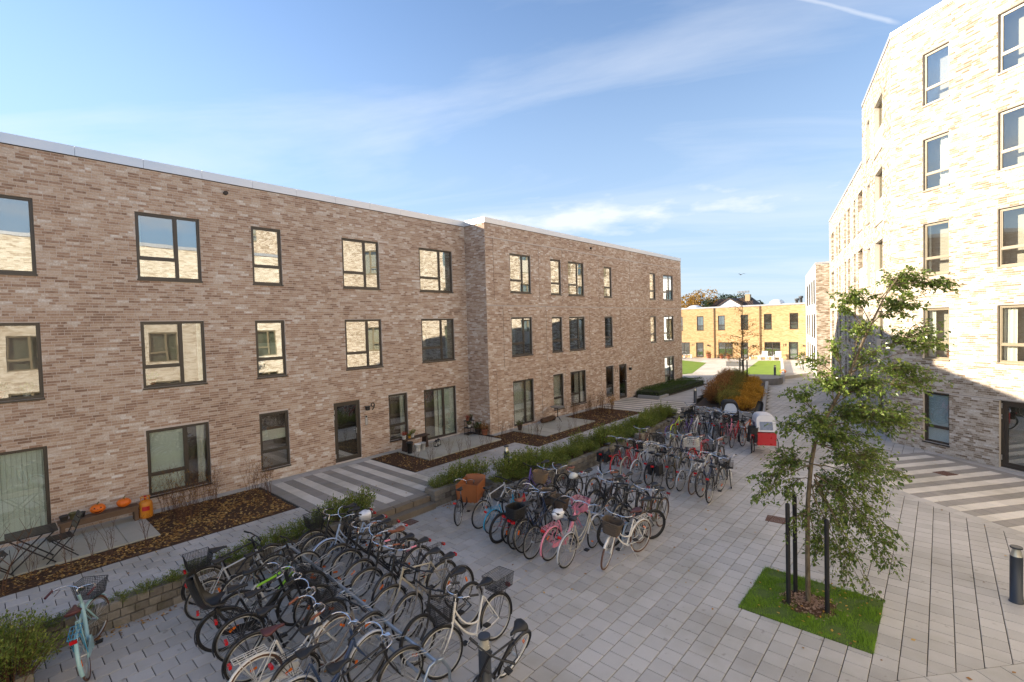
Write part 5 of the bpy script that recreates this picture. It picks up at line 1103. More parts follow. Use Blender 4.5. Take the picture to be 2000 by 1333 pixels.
M_RIM = plain('alloy_rim', (0.52, 0.51, 0.48), 0.3, 0.85); M_RIMD = plain('dark_rim', (0.03, 0.03, 0.032), 0.4, 0.3); M_SPK = plain('spoke_steel', (0.55, 0.55, 0.54), 0.3, 0.85); M_CHR = plain('chrome', (0.62, 0.64, 0.68), 0.16, 0.95); M_BLK = plain('black_plastic', (0.014, 0.014, 0.015), 0.5, var=0.1)
M_LEA = plain('brown_leather', (0.20, 0.065, 0.03), 0.45, var=0.2); M_LEAD = plain('dark_leather', (0.085, 0.025, 0.025), 0.45, var=0.15); M_WICK = plain('wicker', (0.20, 0.135, 0.08), 0.8, var=0.4, scale=40, bump=0.8); M_WICKD = plain('dark_wicker', (0.085, 0.065, 0.05), 0.8, var=0.4, scale=40, bump=0.8)
M_REFO = plain('orange_reflector', (0.75, 0.16, 0.01), 0.25, spec=0.8); M_REFR = plain('red_lens', (0.45, 0.008, 0.012), 0.2, spec=0.8); M_PLAS = plain('white_plastic_bag', (0.72, 0.73, 0.76), 0.35, var=0.08); M_CRATE = plain('white_crate', (0.62, 0.59, 0.52), 0.6); M_WOODB = plain('orange_plywood', (0.30, 0.10, 0.03), 0.5, var=0.25, scale=5); M_FAB = plain('black_fabric', (0.016, 0.016, 0.018), 0.9); M_FABW = plain('pale_canopy_fabric', (0.62, 0.61, 0.62), 0.8, var=0.1); M_CLEAR = plain('canopy_window', (0.13, 0.17, 0.25), 0.25, spec=0.7); M_CLEARL = plain('pale_canopy_window', (0.40, 0.44, 0.50), 0.3, spec=0.7); M_GALV = plain('galvanised_steel', (0.36, 0.42, 0.49), 0.38, 0.75, var=0.12, scale=3)
RW = 0.345; HUBR = Vector((0, 0, RW)); HUBF = Vector((1.08, 0, RW)); BBp = Vector((.44, 0, .29)); HB = Vector((.86, 0, .70)); HT = Vector((.795, 0, .92)); AX = (HT-HB).normalized()
def bez(a, b, c, d, n=8):
    a, b, c, d = map(Vector, (a, b, c, d)); return [a*(1-t)**3+b*3*t*(1-t)**2+c*3*t*t*(1-t)+d*t**3 for t in [i/n for i in range(n+1)]]
ML = {}
def reg(name, part, fn, mat):
    mb = MB(); fn(mb); ML[name] = (part, mb.mesh(part, mat if isinstance(mat, tuple) else (mat,)), mat)
def stays(mb, st):
    for s in (-1, 1):
        y = .055*s
        mb.tube([BBp+Vector((-.03, y*.6, 0)), Vector((.2, y, .305)), HUBR+Vector((0, y, 0))], .009, 6); mb.tube([Vector((st.x, y*.35, st.z)), HUBR+Vector((0, y, 0))], .008, 6)
    mb.tube([BBp+Vector((0, -.035, 0)), BBp+Vector((0, .035, 0))], .024, 8); mb.tube([HB-AX*.01, HT], .021, 8)
def f_mens(mb):
    st = Vector((.25, 0, .80)); mb.tube([BBp, st], .016, 8); mb.tube([st-Vector((0, 0, .03)), Vector((.81, 0, .87))], .015, 8); mb.tube([Vector((.845, 0, .755)), BBp], .018, 8); stays(mb, st)
def f_mtb(mb):
    st = Vector((.27, 0, .70)); mb.tube([BBp, st], .018, 8); mb.tube([st-Vector((0, 0, .04)), Vector((.55, 0, .74)), Vector((.81, 0, .85))], .02, 8); mb.tube([Vector((.845, 0, .76)), BBp], .025, 8); stays(mb, st)
def f_lady(mb):
    st = Vector((.25, 0, .78)); mb.tube([BBp, st], .016, 8); mb.tube(bez((.855, 0, .72), (.72, 0, .50), (.62, 0, .36), BBp), .017, 8); mb.tube(bez((.82, 0, .84), (.70, 0, .58), (.58, 0, .45), (.36, 0, .46)), .013, 8); stays(mb, st)
def f_low(mb):
    st = Vector((.25, 0, .76)); mb.tube([BBp, st], .018, 8); mb.tube(bez((.845, 0, .75), (.70, 0, .48), (.64, 0, .33), BBp), [.028]*8+[.026], 8); stays(mb, st)
def f_oldm(mb):
    st = Vector((.25, 0, .82)); mb.tube([BBp, st], .015, 8); mb.tube([st-Vector((0, 0, .02)), Vector((.805, 0, .885))], .014, 8); mb.tube([Vector((.85, 0, .74)), BBp], .015, 8); mb.tube([Vector((.83, 0, .82)), Vector((.31, 0, .62))], .010, 8); stays(mb, st)
for k, f in dict(mens=f_mens, mtb=f_mtb, lady=f_lady, low=f_low, oldm=f_oldm).items(): reg('frame_'+k, 'frame', f, PT['black'])
def torus(mb, R_, r, n=36, m=6, sx=1.0):
    vs = []
    for i in range(n):
        a = 2*math.pi*i/n
        for k in range(m):
            b = 2*math.pi*k/m; q = R_+r*math.cos(b); vs.append((q*math.cos(a), r*sx*math.sin(b), q*math.sin(a)))
    mb.add(vs, [(i*m+k, i*m+(k+1) % m, ((i+1) % n)*m+(k+1) % m, ((i+1) % n)*m+k) for i in range(n) for k in range(m)], 0, True)
reg('tyre', 'tyre', lambda mb: torus(mb, .327, .018), M_TYRE); reg('tyre_fat', 'tyre', lambda mb: torus(mb, .319, .028), M_TYRE); reg('rim', 'wheel', lambda mb: torus(mb, .303, .011, 36, 6, 1.1), M_RIM); reg('rim_fat', 'wheel', lambda mb: torus(mb, .289, .013, 36, 6, 1.1), M_RIM)
def spokes(mb):
    mb.tube([(0, -.045, 0), (0, .045, 0)], .018, 8)
    for i in range(28):
        a = 2*math.pi*i/28; s = .03 if i % 2 else -.03; a2 = a + (.5 if i % 4 < 2 else -.5); mb.tube([(math.cos(a2)*.018, s, math.sin(a2)*.018), (math.cos(a)*.295, 0, math.sin(a)*.295)], .0016, 3, cap=False)
reg('spokes', 'spokes', spokes, M_SPK)
def refl(mb):
    for a in (0.9,): c, s = math.cos(a), math.sin(a); t = Vector((-s, 0, c)); r = Vector((c, 0, s)); o = r*.2; mb.hexa([o+t*x+Vector((0, y, 0))+r*z for z in (-.016, .016) for x, y in ((-.045, -.008), (.045, -.008), (.045, .008), (-.045, .008))])
reg('reflector', 'reflector', refl, M_REFO)
def guard(mb, c, a0, a1, R_=.362, w=.024):
    n = 18; vs = []
    for i in range(n+1):
        a = a0+(a1-a0)*i/n
        for dy, dr in ((-w, -.012), (-w*.7, 0), (0, .006), (w*.7, 0), (w, -.012)): q = R_+dr; vs.append((c.x+q*math.cos(a), dy, c.z+q*math.sin(a)))
    mb.add(vs, [(i*5+k, i*5+k+1, i*5+k+6, i*5+k+5) for i in range(n) for k in range(4)], 0, True)
    for a in (a0+.15, (a0+a1)/2+.3):
        for s in (-1, 1): mb.tube([(c.x+R_*math.cos(a), s*w*.8, c.z+R_*math.sin(a)), (c.x, s*.05, c.z)], .0025, 3, cap=False)
reg('guard_r', 'mudguard', lambda mb: guard(mb, HUBR, rad(200), rad(15)), PT['black']); reg('guard_f', 'mudguard', lambda mb: guard(mb, HUBF, rad(165), rad(38)), PT['black'])
def fork(mb):
    mb.tube([HB-AX*.01, HB-AX*.06], .02, 8)
    for s in (-1, 1): mb.tube(bez(HB-AX*.05+Vector((0, .012*s, 0)), HB-AX*.07+Vector((0, .05*s, 0)), (.985, .05*s, .45), HUBF+Vector((0, .05*s, 0)), 6), [.013]*4+[.011, .010, .009], 6)
def fork_s(mb):
    mb.tube([HB-AX*.01, HB-AX*.05], .022, 8)
    for s in (-1, 1): mb.tube([HB-AX*.02+Vector((0, .01*s, 0)), HB-AX*.05+Vector((0, .055*s, 0)), (.96, .055*s, .46)], .017, 6); mb.tube([(.96, .055*s, .47), HUBF+Vector((0, .055*s, 0))], .021, 6)
reg('fork', 'fork', fork, PT['black']); reg('fork_s', 'fork', fork_s, PT['black'])
def bar_city(mb):
    mb.tube([HT-AX*.02, HT+AX*.1, Vector((.80, 0, 1.03))], .012, 6)
    for s in (-1, 1): mb.tube(bez((.80, 0, 1.03), (.86, .10*s, 1.04), (.87, .30*s, 1.09), (.62, .285*s, 1.05)), .0105, 6)
    mb.box(.84, .90, -.03, .03, .96, 1.0)
def grip_city(mb, sd):
    for s in (sd,): mb.tube([(.70, .287*s, 1.068), (.56, .283*s, 1.035)], .017, 8); mb.tube([(.72, .27*s, 1.06), (.79, .24*s, 1.03), (.66, .235*s, 1.0)], .005, 4)
def bar_flat(mb):
    mb.tube([HT-AX*.02, HT+AX*.05, Vector((.85, 0, .985))], .014, 6); mb.tube([(.80, -.30, 1.0), (.84, -.15, .995), (.85, 0, .985), (.84, .15, .995), (.80, .30, 1.0)], .0115, 6)
def grip_flat(mb, sd):
    for s in (sd,): mb.tube([(.795, .31*s, 1.0), (.82, .19*s, .998)], .017, 8); mb.tube([(.83, .17*s, .99), (.88, .19*s, .97), (.86, .29*s, .955)], .005, 4)
def bar_high(mb):
    mb.tube([HT-AX*.02, HT+AX*.12], .012, 6)
    for s in (-1, 1): mb.tube(bez((.76, 0, 1.04), (.80, .14*s, 1.06), (.74, .20*s, 1.22), (.52, .30*s, 1.12)), .0105, 6)
def grip_high(mb, sd):
    for s in (sd,): mb.tube([(.62, .265*s, 1.15), (.49, .305*s, 1.115)], .017, 8)
reg('bar_city', 'handlebar', bar_city, M_CHR); reg('grip_city_l', 'grip', lambda mb: grip_city(mb, 1), M_BLK); reg('grip_city_r', 'grip', lambda mb: grip_city(mb, -1), M_BLK); reg('bar_flat', 'handlebar', bar_flat, M_BLK); reg('grip_flat_l', 'grip', lambda mb: grip_flat(mb, 1), M_BLK); reg('grip_flat_r', 'grip', lambda mb: grip_flat(mb, -1), M_BLK); reg('bar_high', 'handlebar', bar_high, M_CHR); reg('grip_high_l', 'grip', lambda mb: grip_high(mb, 1), M_BLK); reg('grip_high_r', 'grip', lambda mb: grip_high(mb, -1), M_BLK)
def saddle(mb, w=.10, l=.27):
    prof = [(-.13, .75, .015), (-.11, 1.0, .0), (-.05, .98, -.004), (.02, .55, .0), (.08, .28, .002), (l-.13, .22, -.004), (l-.12, .1, -.012)]; vs = []; c = Vector((.215, 0, .955)); m = 8
    for x, f, dz in prof:
        for k in range(m): a = 2*math.pi*k/m; vs.append((c.x+x, w*f*math.cos(a), c.z+dz+.028*math.sin(a)*(1 if math.sin(a) > 0 else 1.3)*(.6+.4*f)))
    n = len(prof); mb.add(vs, [(i*m+k, (i+1)*m+k, (i+1)*m+(k+1) % m, i*m+(k+1) % m) for i in range(n-1) for k in range(m)]+[tuple(range(m-1, -1, -1))[::-1], tuple(range((n-1)*m, n*m))[::-1]], 0, True)
reg('saddle', 'saddle', saddle, M_BLK); reg('saddle_slim', 'saddle', lambda mb: saddle(mb, .075, .28), M_BLK)
reg('post', 'seat_post', lambda mb: mb.tube([(.27, 0, .70), (.222, 0, .935)], .0125, 6), M_CHR)
def crank(mb):
    torus_c = [(BBp.x+.09*math.cos(a), -.05, BBp.z+.09*math.sin(a)) for a in [i*math.pi/8 for i in range(16)]]; mb.tube(torus_c, .006, 4, closed=True)
    for s, a in ((-1, -.7), (1, math.pi-.7)):
        e = BBp+Vector((.17*math.cos(a), .065*s, .17*math.sin(a))); mb.tube([BBp+Vector((0, .055*s, 0)), e], .009, 5)
    mb.tube([BBp+Vector((-.02, -.05, .088)), HUBR+Vector((0, -.05, .035))], .004, 4); mb.tube([BBp+Vector((-.02, -.05, -.088)), HUBR+Vector((0, -.05, -.035))], .004, 4)
reg('crank', 'crank', crank, M_SPK)
def pedals(mb, sd):
    for s, a in ((-1, -.7),) if sd < 0 else ((1, math.pi-.7),):
        e = BBp+Vector((.17*math.cos(a), .11*s, .17*math.sin(a))); mb.box(e.x-.045, e.x+.045, e.y-.045, e.y+.045, e.z-.012, e.z+.012)
reg('pedal_l', 'pedal', lambda mb: pedals(mb, 1), M_BLK); reg('pedal_r', 'pedal', lambda mb: pedals(mb, -1), M_BLK)
def chainguard(mb):
    pts = [(.0, .035), (.2, .05), (.36, .07), (.44, .105), (.52, .08), (.55, .0), (.52, -.08), (.44, -.105), (.36, -.075), (.2, -.05), (0, -.035), (-.03, 0)]; v = [(p[0]*1.0, -.062, .315+p[1]-(.025*p[0]/.44)) for p in pts]; v2 = [(a, -.04, c) for a, _, c in v]; n = len(v)
    mb.add(v+v2, [tuple(range(n)), tuple(range(2*n-1, n-1, -1))]+[(i, n+i, n+(i+1) % n, (i+1) % n) for i in range(n)])
reg('chainguard', 'chain_guard', chainguard, PT['black'])
reg('stand', 'kickstand', lambda mb: mb.tube([(.38, .04, .27), (.30, .17, .02), (.33, .18, .012)], .008, 5), M_SPK)
def rack(mb):
    for y in (-.065, -.022, .022, .065): mb.tube([(.13, y, .755), (-.27, y, .755)], .0045, 4)
    for x in (.13, 0, -.13, -.27): mb.tube([(x, -.065, .755), (x, .065, .755)], .0045, 4)
    for s in (-1, 1): mb.tube([(-.10, .065*s, .755), (0, .06*s, .36)], .0045, 4); mb.tube([(-.22, .065*s, .755), (0, .06*s, .36)], .0045, 4)
reg('rack', 'rear_rack', rack, PT['black'])
reg('tail', 'rear_light', lambda mb: mb.box(-.32, -.285, -.04, .04, .70, .745), M_REFR); reg('head', 'head_lamp', lambda mb: mb.tube([(.885, 0, .90), (.95, 0, .90)], [.022, .034], 8), M_CHR)
def wire_box(mb, x0, x1, y0, y1, z0, z1, taper, nv, nh, r=.0026):
    cx, cy = (x0+x1)/2, (y0+y1)/2
    def ring(f, rr):
        k = taper+(1-taper)*f; hx, hy = (x1-x0)/2*k, (y1-y0)/2*k; z = z0+(z1-z0)*f; p = [(cx-hx, cy-hy, z), (cx+hx, cy-hy, z), (cx+hx, cy+hy, z), (cx-hx, cy+hy, z)]
        for i in range(4): mb.tube([p[i], p[(i+1) % 4]], rr, 4, cap=False)
        return p
    top = ring(1, r*2); bot = ring(0, r*1.5)
    for j in range(1, nh): ring(j/nh, r)
    for i in range(4):
        a, b = Vector(bot[i]), Vector(bot[(i+1) % 4]); c, d = Vector(top[i]), Vector(top[(i+1) % 4])
        for k in range(nv): mb.tube([a.lerp(b, k/nv), c.lerp(d, k/nv)], r, 3, cap=False)
    for k in range(1, nv): f = k/nv; mb.tube([Vector(bot[0]).lerp(Vector(bot[1]), f), Vector(bot[3]).lerp(Vector(bot[2]), f)], r, 3, cap=False); mb.tube([Vector(bot[1]).lerp(Vector(bot[2]), f), Vector(bot[0]).lerp(Vector(bot[3]), f)], r, 3, cap=False)
reg('basket_wire', 'basket', lambda mb: wire_box(mb, .90, 1.18, -.18, .18, .76, 1.0, .78, 14, 9), M_BLK); reg('basket_rear', 'basket', lambda mb: wire_box(mb, -.30, .10, -.16, .16, .765, .97, .85, 16, 9), M_BLK); reg('crate', 'basket', lambda mb: wire_box(mb, .86, 1.16, -.2, .2, .78, 1.02, .96, 7, 4, .007), M_CRATE)
def solid_basket(mb, x0, x1, hw, z0, z1, tap=.78):
    cx = (x0+x1)/2; hx = (x1-x0)/2; n = 20; vs = []
    for f, k, inn in ((0, tap, 0), (1, 1, 0), (1, 1, 1), (.1, tap, 1)):
        for i in range(n):
            a = 2*math.pi*i/n; c, s = math.cos(a), math.sin(a); c = math.copysign(abs(c)**.5, c); s = math.copysign(abs(s)**.5, s); vs.append((cx+(hx*k-.012*inn)*c, (hw*k-.012*inn)*s, z0+(z1-z0)*f))
    mb.add(vs, [(j*n+i, j*n+(i+1) % n, (j+1)*n+(i+1) % n, (j+1)*n+i) for j in range(3) for i in range(n)]+[tuple(range(n-1, -1, -1)), tuple(range(3*n, 4*n))], 0, False); mb.tube([(cx+hx*math.copysign(abs(math.cos(a))**.5, math.cos(a)), hw*math.copysign(abs(math.sin(a))**.5, math.sin(a)), z1) for a in [2*math.pi*i/n for i in range(n)]], .012, 5, closed=True)
    for j in range(1, 6): k = tap+(1-tap)*j/6; mb.tube([(cx+(hx*k+.002)*math.copysign(abs(math.cos(a))**.5, math.cos(a)), (hw*k+.002)*math.copysign(abs(math.sin(a))**.5, math.sin(a)), z0+(z1-z0)*j/6) for a in [2*math.pi*i/n for i in range(n)]], .006, 4, closed=True)
reg('basket_wicker', 'basket', lambda mb: solid_basket(mb, .88, 1.18, .2, .74, 1.0), M_WICK); reg('box_rear', 'pannier', lambda mb: solid_basket(mb, -.30, .10, .17, .765, .98, .92), M_BLK)
def pannier(mb):
    for s in (-1, 1): mb.hexa([(-.26, s*.075, .45), (.06, s*.075, .45), (.04, s*.18, .47), (-.24, s*.18, .47), (-.26, s*.075, .76), (.06, s*.075, .76), (.05, s*.17, .74), (-.25, s*.17, .74)] if s > 0 else [(-.24, s*.18, .47), (.04, s*.18, .47), (.06, s*.075, .45), (-.26, s*.075, .45), (-.25, s*.17, .74), (.05, s*.17, .74), (.06, s*.075, .76), (-.26, s*.075, .76)])
reg('pannier', 'pannier', pannier, M_FAB)
def childseat(mb):
    ws = [(-.02, .80, .12), (-.06, .79, .16), (-.22, .80, .17), (-.30, .90, .165), (-.35, 1.05, .16), (-.40, 1.22, .14), (-.42, 1.32, .10)]; n = 6; vs = []
    for x, z, w in ws:
        for k in range(n+1): f = -1+2*k/n; vs.append((x+.10*f*f, w*f, z+.07*f*f))
    m = n+1; fs = [(i*m+k, i*m+k+1, (i+1)*m+k+1, (i+1)*m+k) for i in range(len(ws)-1) for k in range(n)]; b = len(vs); vs += [(x-.02, y*1.05, z-.03) for x, y, z in vs]
    rim = [0*m+k for k in range(m)]+[i*m+n for i in range(1, len(ws))]+[(len(ws)-1)*m+k for k in range(n-1, -1, -1)]+[i*m for i in range(len(ws)-2, 0, -1)]
    fs += [tuple(b+i for i in f[::-1]) for f in fs]+[(rim[i], rim[(i+1) % len(rim)], b+rim[(i+1) % len(rim)], b+rim[i]) for i in range(len(rim))]; mb.add(vs, fs, 0, True)
    for s in (-1, 1): mb.tube([(-.08, .15*s, .80), (.02, .16*s, .60), (.08, .15*s, .55)], .025, 6)
reg('childseat', 'child_seat', childseat, plain('dark_seat_shell', (0.02, 0.018, 0.016), 0.45))
def bag(mb):
    R = random.Random(4); c = Vector((.21, 0, .96)); n, m = 12, 8; vs = []
    for i in range(m+1):
        th = math.pi*i/m
        for k in range(n): a = 2*math.pi*k/n; j = R.uniform(.82, 1.12); vs.append((c.x+.17*math.sin(th)*math.cos(a)*j, .12*math.sin(th)*math.sin(a)*j, c.z-.02+.075*math.cos(th)*j-(.05 if th > 2 else 0)))
    mb.add(vs, [(i*n+k, (i+1)*n+k, (i+1)*n+(k+1) % n, i*n+(k+1) % n) for i in range(m) for k in range(n)], 0, True)
reg('bag', 'saddle_cover', bag, M_PLAS)
def motor(mb): mb.tube([BBp+Vector((0, -.06, 0)), BBp+Vector((0, .06, 0))], .085, 12); mb.tube([BBp+Vector((.05, 0, .06)), (.80, 0, .70)], .036, 8)
reg('motor', 'motor_and_battery', motor, M_BLK)
def helmet(mb):
    c = Vector((.90, .02, .93)); mb.lathe([(.12, 0), (.125, .04), (.105, .09), (.06, .125), (.01, .135)], 14, c)
reg('helmet', 'helmet', helmet, plain('white_helmet', (0.66, 0.63, 0.56), 0.4))
def setmat(o, m):
    o.material_slots[0].link = 'OBJECT'; o.material_slots[0].material = m
def bike(x, y, hd, label, fr='mens', col='black', bar='city', grip=None, sad=None, tyre=None, rim=None, fat=False, mud='black', rackc='black', ex='', lean=4.0, steer=0.0, sc=1.02, slim=False, fork=None, group=None, name='bicycle', barm=None, seat_up=0.0):
    r = empty(name, (x, y, 0), label, 'bicycle', group); r.rotation_euler = (rad(lean), 0, rad(hd)); r.scale = (sc, sc, sc)
    S_ = Matrix.Translation(HB) @ Matrix.Rotation(rad(steer), 4, AX) @ Matrix.Translation(-HB); ex = ex.split()
    def put(key, mat=None, M=None, parent=None):
        part, me, dm = ML[key]; o = bpy.data.objects.new(part, me); COL.objects.link(o); o.parent = parent or r
        if M is not None: o.matrix_basis = M
        if mat is not None: setmat(o, mat)
        return o
    c = PT[col] if isinstance(col, str) else col; f = '_fat' if fat else ''
    put('frame_'+fr, c); put('fork_s' if fat else 'fork', PT[fork] if fork else (PT['black'] if fat else c), S_)
    for k, M in ((0, Matrix.Translation(HUBR)), (1, S_ @ Matrix.Translation(HUBF))):
        spin = Matrix.Rotation(rng.uniform(0, 6.28), 4, 'Y'); w = put('rim'+f, rim or M_RIM, M @ spin); put('tyre'+f, tyre or M_TYRE, None, w); put('spokes', None, None, w)
        if rng.random() < .7 and 'noref' not in ex: put('reflector', None, None, w)
    b = put('bar_'+bar, barm, S_); put('grip_'+bar+'_l', grip, None, b); put('grip_'+bar+'_r', grip, None, b)
    up = Matrix.Translation(Vector((-.2*seat_up, 0, seat_up))); put('saddle_slim' if slim else 'saddle', sad, up); put('post', None, Matrix.Translation(Vector((-.1*seat_up, 0, seat_up*.5)))); ck = put('crank'); put('pedal_l', None, None, ck); put('pedal_r', None, None, ck)
    if mud: put('guard_r', PT[mud]); put('guard_f', PT[mud], S_)
    if rackc: put('rack', PT[rackc] if rackc in PT else M_CHR); put('tail')
    for e in ex:
        if e in ('noref',): continue
        if e in ('basket_wire', 'basket_wicker', 'crate', 'head', 'helmet', 'basket_pink', 'basket_dark'):
            put({'basket_pink': 'basket_wire', 'basket_dark': 'basket_wicker'}.get(e, e), {'basket_pink': PT['pink'], 'basket_dark': M_WICKD}.get(e), S_)
        elif e == 'chainguard': put('chainguard', c)
        elif e == 'pouch': put('box_rear', M_WOODB if False else M_BLK)
        else: put(e)
    return r
g1, g2, g3, g4_ = 'bicycles at the front rack', 'bicycles at the second rack', 'bicycles at the third rack', 'bicycles at the far rack'
LB, LD, WB = M_LEA, M_LEAD, M_TYREB
# front rack, left side: front wheels in the rack
bike(2.62, 10.12, -2, 'dark bicycle with big wire basket over its rear wheel, nearest the block wall', 'mens', 'black', 'flat', group=g1, ex='basket_rear', lean=5, steer=8)
bike(2.50, 9.55, 2, 'silver bicycle with bare rear rack next to the wire basket bicycle', 'mens', 'silver', 'flat', group=g1, mud=None, rackc='silver', slim=True, lean=4)
bike(2.95, 9.25, -4, 'slim black bicycle with straight bars half hidden by the green bicycle', 'oldm', 'black', 'flat', group=g1, mud=None, rackc=None, lean=-3, slim=True)
gb = bike(2.72, 8.72, -12, 'white mountain bicycle with bright green top tube and lettered down tube', 'mtb', 'white', 'flat', group=g1, fat=True, mud=None, rackc=None, slim=True, lean=3, steer=-8)
mb = MB(); mb.tube([(.27, 0, .665), (.55, 0, .743), (.805, 0, .852)], .0225, 8); gt = link('top_tube_sleeve', mb.mesh('top_tube_sleeve', (PT['lime'],)), gb); mb = MB(); mb.tube([(.835, 0, .742), (.56, 0, .43)], .0275, 8); dt = link('down_tube_sleeve', mb.mesh('down_tube_sleeve', (PT['lime'],)), gb)
for s_ in (-1, 1):
    tx = link('lettering', text_mesh('cannondale', .062, M_BLK, .001), dt); d_ = (Vector((.845, 0, .76))-BBp).normalized(); n_ = Vector((0, s_, 0)); xa = d_ if s_ < 0 else -d_; tx.matrix_basis = Matrix.Translation(Vector((.70, s_*.0285, .585))) @ Matrix((xa, n_.cross(xa), n_)).transposed().to_4x4()
bike(2.38, 8.38, -14, 'black electric bicycle with dark child seat behind the saddle', 'low', 'black', 'city', group=g1, fat=False, ex='childseat motor basket_wire chainguard', lean=4, steer=6, tyre=M_TYRE, rim=M_RIMD)
bike(2.28, 6.78, -1, 'white step-through bicycle with brown saddle and white mudguards at the front rack', 'lady', 'white', 'city', group=g1, grip=LB, sad=LD, tyre=WB, rim=PT['white'], mud='white', rackc='white', ex='chainguard basket_wire', lean=4, steer=6)
bike(2.42, 7.35, -3, 'black step-through bicycle with wire basket behind the white step-through one', 'lady', 'black', 'city', group=g1, ex='basket_wire', lean=5)
bike(2.38, 5.98, 2, 'dark blue bicycle with white rear rack in front of the white step-through one', 'low', 'blue', 'city', group=g1, mud='silver', rackc='silver', lean=5, steer=4)
bike(2.50, 5.42, 0, 'black upright bicycle at the bottom edge near the rack end', 'oldm', 'black', 'city', group=g1, mud='black', lean=4, steer=-6)
# front rack, right side
for a in ((5.72, 10.02, 178, 'black bicycle with small wire basket at the wall end of the front rack', dict(fr='oldm', ex='basket_wire', bar='flat')),
          (5.70, 9.42, 181, 'lavender blue step-through bicycle with white cover on its saddle', dict(fr='lady', col='lightblue', ex='bag', mud='lightblue', rackc='silver', bar='high')),
          (5.72, 8.98, 178, 'black bicycle with white lettered tube beside the lavender blue one', dict(fr='mtb', col='black', bar='flat', ex='', rackc='black')),
          (5.70, 8.55, 180, 'black upright bicycle with chrome rear rack in the front rack', dict(fr='oldm', rackc='chrome', bar='city')),
          (5.64, 8.08, 182, 'black diamond frame bicycle with light brown saddle', dict(fr='mens', sad=LB, grip=LB, rackc=None, bar='high')),
          (5.55, 7.62, 179, 'black bicycle with brown grips and rear spring rack', dict(fr='oldm', grip=LB, bar='city', rackc='black')),
          (5.62, 7.22, 181, 'dark step-through bicycle with bright pink grips', dict(fr='lady', grip=PT['pink'], bar='city', rackc='black', steer=18)),
          (5.48, 6.82, 178, 'bronze grey diamond frame bicycle with black saddle and mudguards', dict(fr='mens', col='champagne', bar='flat', rackc='black')),
          (5.52, 6.36, 180, 'dark grey bicycle with straight bars and pale rear rim', dict(fr='mens', col='grey', bar='flat', rackc=None, steer=10)),
          (5.28, 5.84, 184, 'black mountain bicycle behind the white bicycle with rear basket', dict(fr='mtb', col='black', bar='flat', fat=True, mud=None, rackc=None)),
          (5.32, 5.25, 180, 'white step-through bicycle with black basket on its rear rack', dict(fr='lady', col='white', bar='city', ex='basket_rear basket_wire', mud='black', rackc='black', steer=-14))):
    bike(a[0], a[1], a[2], a[3], group=g1, lean=rng.uniform(-5, 5), **a[4])
bike(4.86, 4.62, 186, 'black bicycle tipped over behind the near bollard, pale rim', 'mens', 'black', 'flat', group=g1, lean=-22, steer=25, mud='black', rackc=None, rim=PT['white'])
# second rack, left side
bike(8.10, 8.45, 2, 'grey bicycle with white top tube beside the wooden cargo bicycle', 'mens', 'silver', 'flat', group=g2, mud=None, rackc=None, lean=5)
bike(8.06, 8.02, -2, 'small bright blue bicycle with blue rear mudguard', 'lady', 'cyan', 'city', group=g2, mud='cyan', rackc='cyan', sc=.84, lean=4)
bike(7.80, 7.54, 0, 'red bicycle with fat black tyres', 'mtb', 'red', 'flat', group=g2, fat=True, mud=None, rackc=None, rim=M_RIMD, lean=4)
bike(7.84, 7.02, 1, 'black bicycle with dark box on its rear rack and wicker front basket', 'lady', 'black', 'city', group=g2, ex='box_rear basket_wicker', rim=M_RIM, lean=3)
bike(7.70, 6.48, 3, 'plain black bicycle with thin tyres left of the pink one', 'mens', 'black', 'flat', group=g2, mud=None, rackc=None, lean=2, ex='basket_dark')
bike(7.88, 6.14, 0, 'pink bicycle with pink basket and plastic bag over its saddle', 'low', 'pink', 'city', group=g2, mud='pink', rackc='pink', ex='basket_pink bag chainguard', lean=4)
bike(7.84, 5.70, 2, 'champagne silver step-through bicycle right of the pink one', 'lady', 'champagne', 'city', group=g2, mud='silver', rackc='silver', lean=4, steer=6)
bike(9.38, 4.86, 169, 'white step-through bicycle with brown wicker basket standing free on its kickstand', 'lady', 'white', 'city', group=g2, sad=LD, grip=LB, mud='white', rackc='white', ex='basket_dark stand', lean=-4, steer=22, tyre=WB, rim=M_RIM)
for a in ((11.1, 8.62, 178, 'dark bicycle with pale pink frame detail nearest the bollard planter', dict(fr='lady', col='purple', bar='flat')),
          (11.0, 8.14, 181, 'black bicycle with large round wicker basket at the second rack', dict(fr='oldm', ex='basket_wicker')),
          (11.05, 7.66, 178, 'black bicycle with long brown saddle at the second rack', dict(fr='lady', sad=LB, bar='high')),
          (11.15, 7.14, 180, 'black bicycle carrying a pale helmet on its bars', dict(fr='oldm', ex='helmet basket_wire')),
          (11.45, 6.58, 179, 'dark bicycle with chrome bars and reddish brown saddle', dict(fr='mens', col='brown', sad=LB, rackc='silver', bar='high')),
          (11.25, 6.02, 182, 'black bicycle with high narrow saddle at the second rack', dict(fr='mens', col='black', bar='flat', slim=True, seat_up=.08, rackc=None)),
          (11.0, 5.55, 178, 'black city bicycle between the high saddle one and the olive one', dict(fr='mens', col='black', bar='flat')),
          (10.88, 5.06, 181, 'olive green bicycle with rear rack at the end of the second rack', dict(fr='mens', col='olive', bar='flat', rackc='black', tyre=WB))):
    bike(a[0], a[1], a[2], a[3], group=g2, lean=rng.uniform(-5, 5), steer=rng.uniform(-12, 12), **a[4])
bike(10.10, 4.92, 152, 'black mountain bicycle with fat tyres behind the free standing white one', 'mtb', 'black', 'flat', group=g2, fat=True, mud=None, rackc=None, rim=M_RIMD, lean=-4)
